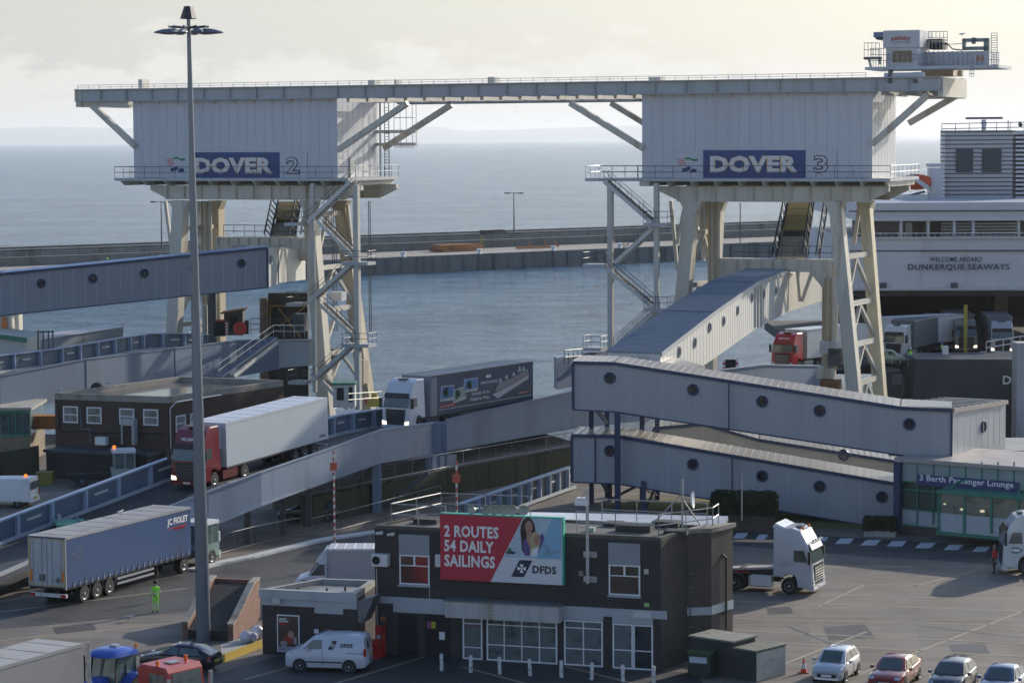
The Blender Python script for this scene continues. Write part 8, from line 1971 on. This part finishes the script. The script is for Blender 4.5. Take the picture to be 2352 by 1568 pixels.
for y in (-.9,.9): MB().lathe([(0,.09),(.2,.09),(.22,.04)], (-1.0,y,2.75), (0,0,1), ORG, 10).part('beacon', o, world=False)
for s in (1,-1): b = MB(); b.box(.1,.2,min(s*1.25,s*1.45),max(s*1.25,s*1.45),1.6,2.3,STEEL); b.part('mirror', t, world=False)
b = MB(); b.box(-5.5,-.1,-.5,.5,.6,.98,CHAS); b.part('chassis', t, world=False)
for y in (1.15,-1.15): wheel(t, -1.0, y, .5, .35); wheel(t, -4.5, y, .5, .5)
# green roofed yard tractor behind the blue trailer, small loader and van behind the ramp
p = PZ(150,1212,2.4); t = thing('yard_tractor', 'green roofed yard tractor half hidden behind the blue curtain sided trailer', 'tractor', zg(p)+V((1.2,.4,0)), R(15)); yard_tug(t, 0, mat('dark green paint', (.03,.10,.07), .4), mat('mint green roof', (.12,.36,.26), .45), False)
b = MB(); b.tube((-.4,-1.0,2.9),(-.4,1.0,2.9),.05,RIM,6); b.tube((-1.6,.2,2.8),(-1.6,.2,3.25),.12,STEEL,8); b.part('roof_bar', t, world=False)
p = PZ(268,1112); t = thing('loader', 'white cabbed loader with an amber beacon in front of the brown brick building', 'loader', p+V((1.5,0,0)), R(12)); yard_tug(t, 0, mat('grey white loader paint', (.42,.42,.38), .4), WHITE, False, 1.9)
MB().lathe([(0,.13),(.2,.12),(.24,.05)], (-1.6,.5,2.79), (0,0,1), emit('lit amber beacon', (1,.25,.03), 1.2), 10).part('beacon', t, world=False)
p = PZ(10,1163); t = thing('work_van', 'white van with an amber roof beacon cut by the left edge behind the ramp', 'van', p+V((-2.6,.9,0)), R(170))
b = MB(); loftbody(b, [(0,.4),(-.1,1.0),(-.9,1.2),(-1.5,1.95),(-2.0,2.1),(-4.8,2.15),(-4.95,.4)], 1.95, WHITE, .1); o = b.part('body', t, world=False)
b = MB(); b.box(-4.99,-4.955,-.75,.75,1.35,1.9,WIND); b.part('rear_window', o, world=False); b = MB(); b.box(-5.0,-4.956,-.3,.25,.6,.75,mat('number plate yellow', (.5,.40,.05), .5)); b.box(-5.0,-4.956,-.85,-.72,.8,1.3,TAIL); b.part('number_plate', o, world=False)
MB().lathe([(0,.14),(.18,.12),(.22,.04)], (-4.2,-.1,2.13), (0,0,1), emit('lit amber beacon', (1,.25,.03), 1.2), 10).part('beacon', t, world=False)
for x in (-1.0,-3.9):
    for s in (1,-1): wheel(t, x, s*.95, .33, .22)
# lorries waiting on the ship's car deck
def deck_lorry(lab, u, v, Y, hd, cc, side, L=10, glow=False, h=3.7):
    p = PY(u, v, Y); p = V((p.x, p.y, 3.07)); t = thing('articulated_lorry', lab, 'lorry', p, hd); cab(t, cc, h, 2.25, lamp=LAMP if glow else LAMPO); trailer(t, -2.85, L, side, side, WT, guards=False); chassis(t, -2.2, -6.2, (-5.2,)); return t
deck_lorry('lorry with a white cab and dark grey trailer leaving the ferry car deck', 2052, 812, 201, R(-118), (.55,.56,.58), mat('dark grey curtain', (.12,.135,.15), .5, var=.1), 12)
deck_lorry('lorry with glowing headlamps beside the yellow post inside the ferry', 2219, 790, 207, R(-92), (.20,.19,.17), mat('dim trailer side', (.10,.10,.10), .6), 9, True)
deck_lorry('pale silver cabbed lorry with headlamps on, rightmost inside the ferry', 2302, 800, 204, R(-96), (.36,.38,.42), mat('dark grey curtain', (.12,.135,.15), .5), 9, True)
t = thing('box_trailer', 'plain white box trailer standing behind the right legs of the DOVER 3 tower', 'trailer', V((PY(1990,800,206).x+2, 206*K, 3.1)), R(-150)); trailer(t, 0, 10, mat('white trailer side', (.56,.57,.58), .4), mat('white trailer roof', (.60,.63,.68), .45), WT, guards=False)
# ============================================================ PEOPLE AND BIRDS
def person(label, loc, hd, h=1.76, top=None, bottom=None, arms='down', hair=(.05,.035,.025), stride=.10, helmet=None, tape=True, skin=SKIN):
    t = thing('person', label, 'person', loc, hd); s = h/1.78; J = {}; E = []
    def j(n, x, y, z, r, par=None):
        J[n] = (V((x,y,z))*s, r*s); 
        if par: E.append((par, n))
    j('pelvis',0,0,.95,.135); j('belly',.0,0,1.08,.135,'pelvis'); j('chest',.01,0,1.30,.155,'belly'); j('neck0',.0,0,1.47,.075,'chest'); j('neck',.01,0,1.53,.058,'neck0'); j('head0',.03,0,1.60,.085,'neck'); j('head1',.025,0,1.70,.095,'head0'); j('head2',.0,0,1.755,.05,'head1'); j('nose',.125,0,1.655,.014,'head0')
    for sd, k in ((1,'l'),(-1,'r')):
        st = stride*sd
        j('hip'+k,0,sd*.09,.90,.10,'pelvis'); j('knee'+k,.03+st*.6,sd*.10,.50,.064,'hip'+k); j('ank'+k,st,sd*.10,.10,.042,'knee'+k); j('heel'+k,st-.03,sd*.10,.05,.045,'ank'+k); j('toe'+k,st+.17,sd*.115,.035,.035,'heel'+k)
        j('sh'+k,0,sd*.19,1.41,.068,'chest')
        if arms == 'down' or (arms == 'point' and sd > 0): pts = ((-.02,.235,1.14,.045),(.07,.25,.90,.033),(.09,.25,.82,.030))
        elif arms == 'front': pts = ((.0,.25,1.15,.046),(.2,.15,1.10,.033),(.28,.08,1.12,.03))
        else: pts = ((.10,.33,1.30,.045),(.32,.45,1.34,.033),(.40,.48,1.34,.03))
        (ax,ay,az,ar),(bx_,by_,bz_,br),(cx_,cy_,cz_,cr) = pts
        j('el'+k,ax,sd*ay,az,ar,'sh'+k); j('wr'+k,bx_,sd*by_,bz_,br,'el'+k); j('pa'+k,cx_,sd*cy_,cz_,cr,'wr'+k)
        d = (J['pa'+k][0]-J['wr'+k][0]).normalized()/1.0
        for f in range(5):
            o_ = V((0,0,1)).cross(d) if abs(d.z) < .8 else V((1,0,0)); L_ = (.055,.075,.08,.074,.06)[f]
            base = J['pa'+k][0]/s+o_*(.036-.018*f); tip = base+(d*.95+o_*(.5 if f == 0 else 0)-V((0,sd*.25,0)))*L_
            j('f%d%s'%(f,k), *base, .011, 'pa'+k); j('g%d%s'%(f,k), *tip, .008, 'f%d%s'%(f,k))
    names = list(J); idx = {n:i for i, n in enumerate(names)}
    me = bpy.data.meshes.new('body'); me.from_pydata([tuple(J[n][0]) for n in names], [(idx[a], idx[c]) for a, c in E], [])
    ob_ = bpy.data.objects.new('body', me); COL.objects.link(ob_); md = ob_.modifiers.new('skin','SKIN'); md.use_smooth_shade = True
    for n, sv in zip(names, me.skin_vertices[0].data): sv.radius = (J[n][1], J[n][1]*(1.0 if n[:2] not in ('ch','be','pe') else .78)); sv.use_root = (n == 'pelvis')
    sb_ = ob_.modifiers.new('sub','SUBSURF'); sb_.levels = 1; sb_.render_levels = 1
    bpy.context.view_layer.update(); m2 = bpy.data.meshes.new_from_object(ob_.evaluated_get(bpy.context.evaluated_depsgraph_get())); bpy.data.objects.remove(ob_)
    top = top or HIVIS; bottom = bottom or HIVIS; m2.materials.clear()
    ms = [skin, top, bottom, SILV, PLAST]
    for m in ms: m2.materials.append(m)
    hand = [J['pal'][0], J['par'][0]]
    for p in m2.polygons:
        c = p.center; z = c.z/s; p.use_smooth = True
        if z > 1.50: k = 0
        elif min((c-q).length for q in hand) < .115*s: k = 0
        elif z < .11: k = 4
        elif z < .95: k = 3 if (tape and (.30 < z < .36 or .42 < z < .47)) else 2
        elif .95 <= z < .98: k = 4
        else: k = 3 if (tape and (1.03 < z < 1.09 or 1.2 < z < 1.25)) else 1
        p.material_index = k
    o = bpy.data.objects.new('body', m2); COL.objects.link(o); o.parent = t; MATS[o.name] = MATS[t.name]
    b = MB(); hc = mat('hair %.2f' % hair[0], hair, .8)
    if helmet: b.ball((.02*s,0,1.72*s), .135*s, helmet, 12, 6, .95); b.part('helmet', o, world=False, smooth=True)
    else: b.ball((-.01*s,0,1.715*s), .112*s, hc, 12, 6, .9); b.part('hair', o, world=False, smooth=True)
    b = MB()
    for y in (.035,-.035): b.ball((.112*s,y*s,1.675*s), .011*s, DARK, 6, 4)
    b.box(.10*s,.118*s,-.025*s,.025*s,1.605*s,1.612*s,mat('lips', (.25,.08,.07), .6)); b.part('eyes', o, world=False)
    return t
person('person in yellow green overalls standing beside the blue curtain sided trailer', PZ(358,1405), R(120), 1.78, stride=.06, helmet=mat('dark cap', (.03,.03,.03), .7))
person('person in a red top and dark trousers standing before the lorry at the right edge', PZ(2284,1316), R(200), 1.75, top=REDP, bottom=mat('dark trousers', (.03,.03,.035), .8), tape=False, hair=(.2,.18,.16), stride=.05)
NVT = mat('navy work trousers', (.02,.022,.03), .8)
person('person in a yellow green jacket on the ship ramp, nearer the tower legs', V((PY(2073,843,200).x, 196*K, 3.1)), R(-60), 1.8, bottom=NVT, helmet=WHITE, stride=.04)
person('person in a yellow green jacket and blue helmet pointing beside the grey trailer', V((PY(2158,812,203).x, 202*K, 3.07)), R(-20), 1.8, bottom=NVT, arms='point', helmet=mat('blue helmet', (.02,.12,.4), .4), stride=.04)
q = BW.at(247, 590, 18.0); person('person in a yellow green jacket walking along the breakwater wall at the left', V((q.x, q.y, -1.0)), R(-80), 1.9, bottom=NVT, stride=.15)
def pickup(lab, q, hd):
    t = thing('pickup_truck', lab, 'pickup', q, hd); b = MB(); loftbody(b, [(0,.4),(0,1.0),(-1.1,1.15),(-1.6,1.8),(-2.7,1.8),(-2.8,1.15),(-5,1.15),(-5,.4)], 1.9, WHITE, .1); o = b.part('body', t, world=False)
    b = MB(); b.box(-2.65,-1.5,-.97,.97,1.2,1.7,WIND); b.part('window', o, world=False)
    for x in (-1,-4):
        for s in (1,-1): wheel(t, x, s*.95, .38, .25)
q = BW.at(350, 592, 17.0); pickup('white pickup truck parked on the breakwater left of the DOVER 2 legs', V((q.x, q.y, -1.0)), R(170))
# gulls
GW = mat('gull white', (.62,.62,.62), .7, var=.05); GG = mat('gull grey', (.25,.27,.30), .7)
def gull(label, loc, hd, fly=False, bank=0.0):
    t = thing('seagull', label, 'gull', loc, hd, group=None); z = .0 if fly else .16
    b = MB(); rings = []
    for x, r, dz in ((-.30,.02,.03),(-.2,.05,.02),(-.05,.085,.0),(.08,.08,.02),(.15,.045,.06),(.20,.05,.09),(.25,.035,.09),(.30,.008,.08)): rings.append([(x, r*math.cos(k)*.9, z+.08+dz+r*math.sin(k)) for k in [2*math.pi*i/8 for i in range(8)]])
    b.loft(rings, GW); b.part('body', t, world=False, smooth=True)
    for s in (1,-1):
        b = MB()
        if fly: b.prism([(.08,s*.05,.1),(.02,s*.35,.22+bank*s),(-.05,s*.68,.12+bank*s),(-.10,s*.66,.11+bank*s),(-.10,s*.3,.2+bank*s),(-.12,s*.05,.1)], (0,0,.015), GG)
        else: b.prism([(.08,s*.075,z+.13),(-.05,s*.085,z+.14),(-.33,s*.03,z+.10),(-.2,s*.07,z+.05),(.0,s*.09,z+.06)], (0,s*.015,0), GG)
        b.part('wing', t, world=False)
        if not fly: b = MB(); b.tube((.0,s*.03,0),(-.01,s*.03,z+.03),.008,mat('gull leg', (.5,.3,.1), .6),5); b.part('leg', t, world=False)
    b = MB(); b.tube((.29,0,z+.16),(.36,0,z+.15),.012,YEL,5,r2=.004); b.part('beak', t, world=False)
    return t
gull('gull standing on the roof of the blue curtain sided trailer', PZ(275,1186,4.05)+V((0,.3,0)), R(60))
gull('gull walking on the concrete near the person in overalls', PZ(296,1427), R(20))
gull('gull perched on the left front corner of the brick building roof', V((LFL.x+.35, LFL.y+.1, 6.52)), R(40))
gull('gull standing on the parapet of the brick building beside the round vent', lerp(LFL,LBL,.42)+V((0,0,6.5)), R(-30))
gull('gull perched on the hoist trolley above the crane beam', hp(2210,85,3.3), R(0))
for i, (u, v, Y, hd) in enumerate(((248,40,620,30),(110,138,640,-20),(1184,258,700,200),(1072,373,620,90),(1262,279,760,120))):
    gull(['gull flying high in the sky left of the lamp mast top','gull gliding at the far left of the sky','gull flying under the middle of the crane beam','small gull flying over the sea left of centre','small gull flying above the horizon, right of the middle'][i], PY(u, v, Y), R(hd), True, .05*(i % 2))

rg = random.Random(11)
for i in range(7):
    p = V((PY(2120+i*34, 815, 199).x, (197.5+rg.uniform(0,1.5))*K, 3.06)); b = MB(); r = rg.uniform(.5,.8); rings = []
    for k in range(5): tt = k/4; rr_ = r*math.sin(math.pi*(.15+.75*tt))**.6; rings.append([p+V((rr_*math.cos(a)*rg.uniform(.85,1.15), rr_*math.sin(a), tt*r*1.6)) for a in [2*math.pi*j/8 for j in range(8)]])
    b.loft(rings, mat('grubby white bag', (.40,.38,.36), .6, var=.3, scale=2)); b.top('bulk_bag', 'grubby white bulk bag in the row along the ship ramp edge', 'bag', 'grubby bulk bags along the ship ramp', smooth=True)
b = MB(); p = PY(2172,824,196); b.box(p.x-.3, p.x+.3, p.y, p.y+.5, 3.05, 5.1, WHITE); b.top('ramp_post', 'short white post on the ship ramp near the pointing worker', 'post')
b = MB(); railing(b, [PY(2048,838,194.5), PY(2104,838,194.5)], 1.1, .9, .04, STEEL); b.top('handrail', 'short grey rail on the step beside the dark hull', 'railing')
b = MB(); railing(b, [PY(2265,812,195), PY(2400,790,199)], 1.2, 1.3, .06, STEEL); b.top('handrail', 'grey rail slanting across the ferry ramp at the right edge', 'railing')
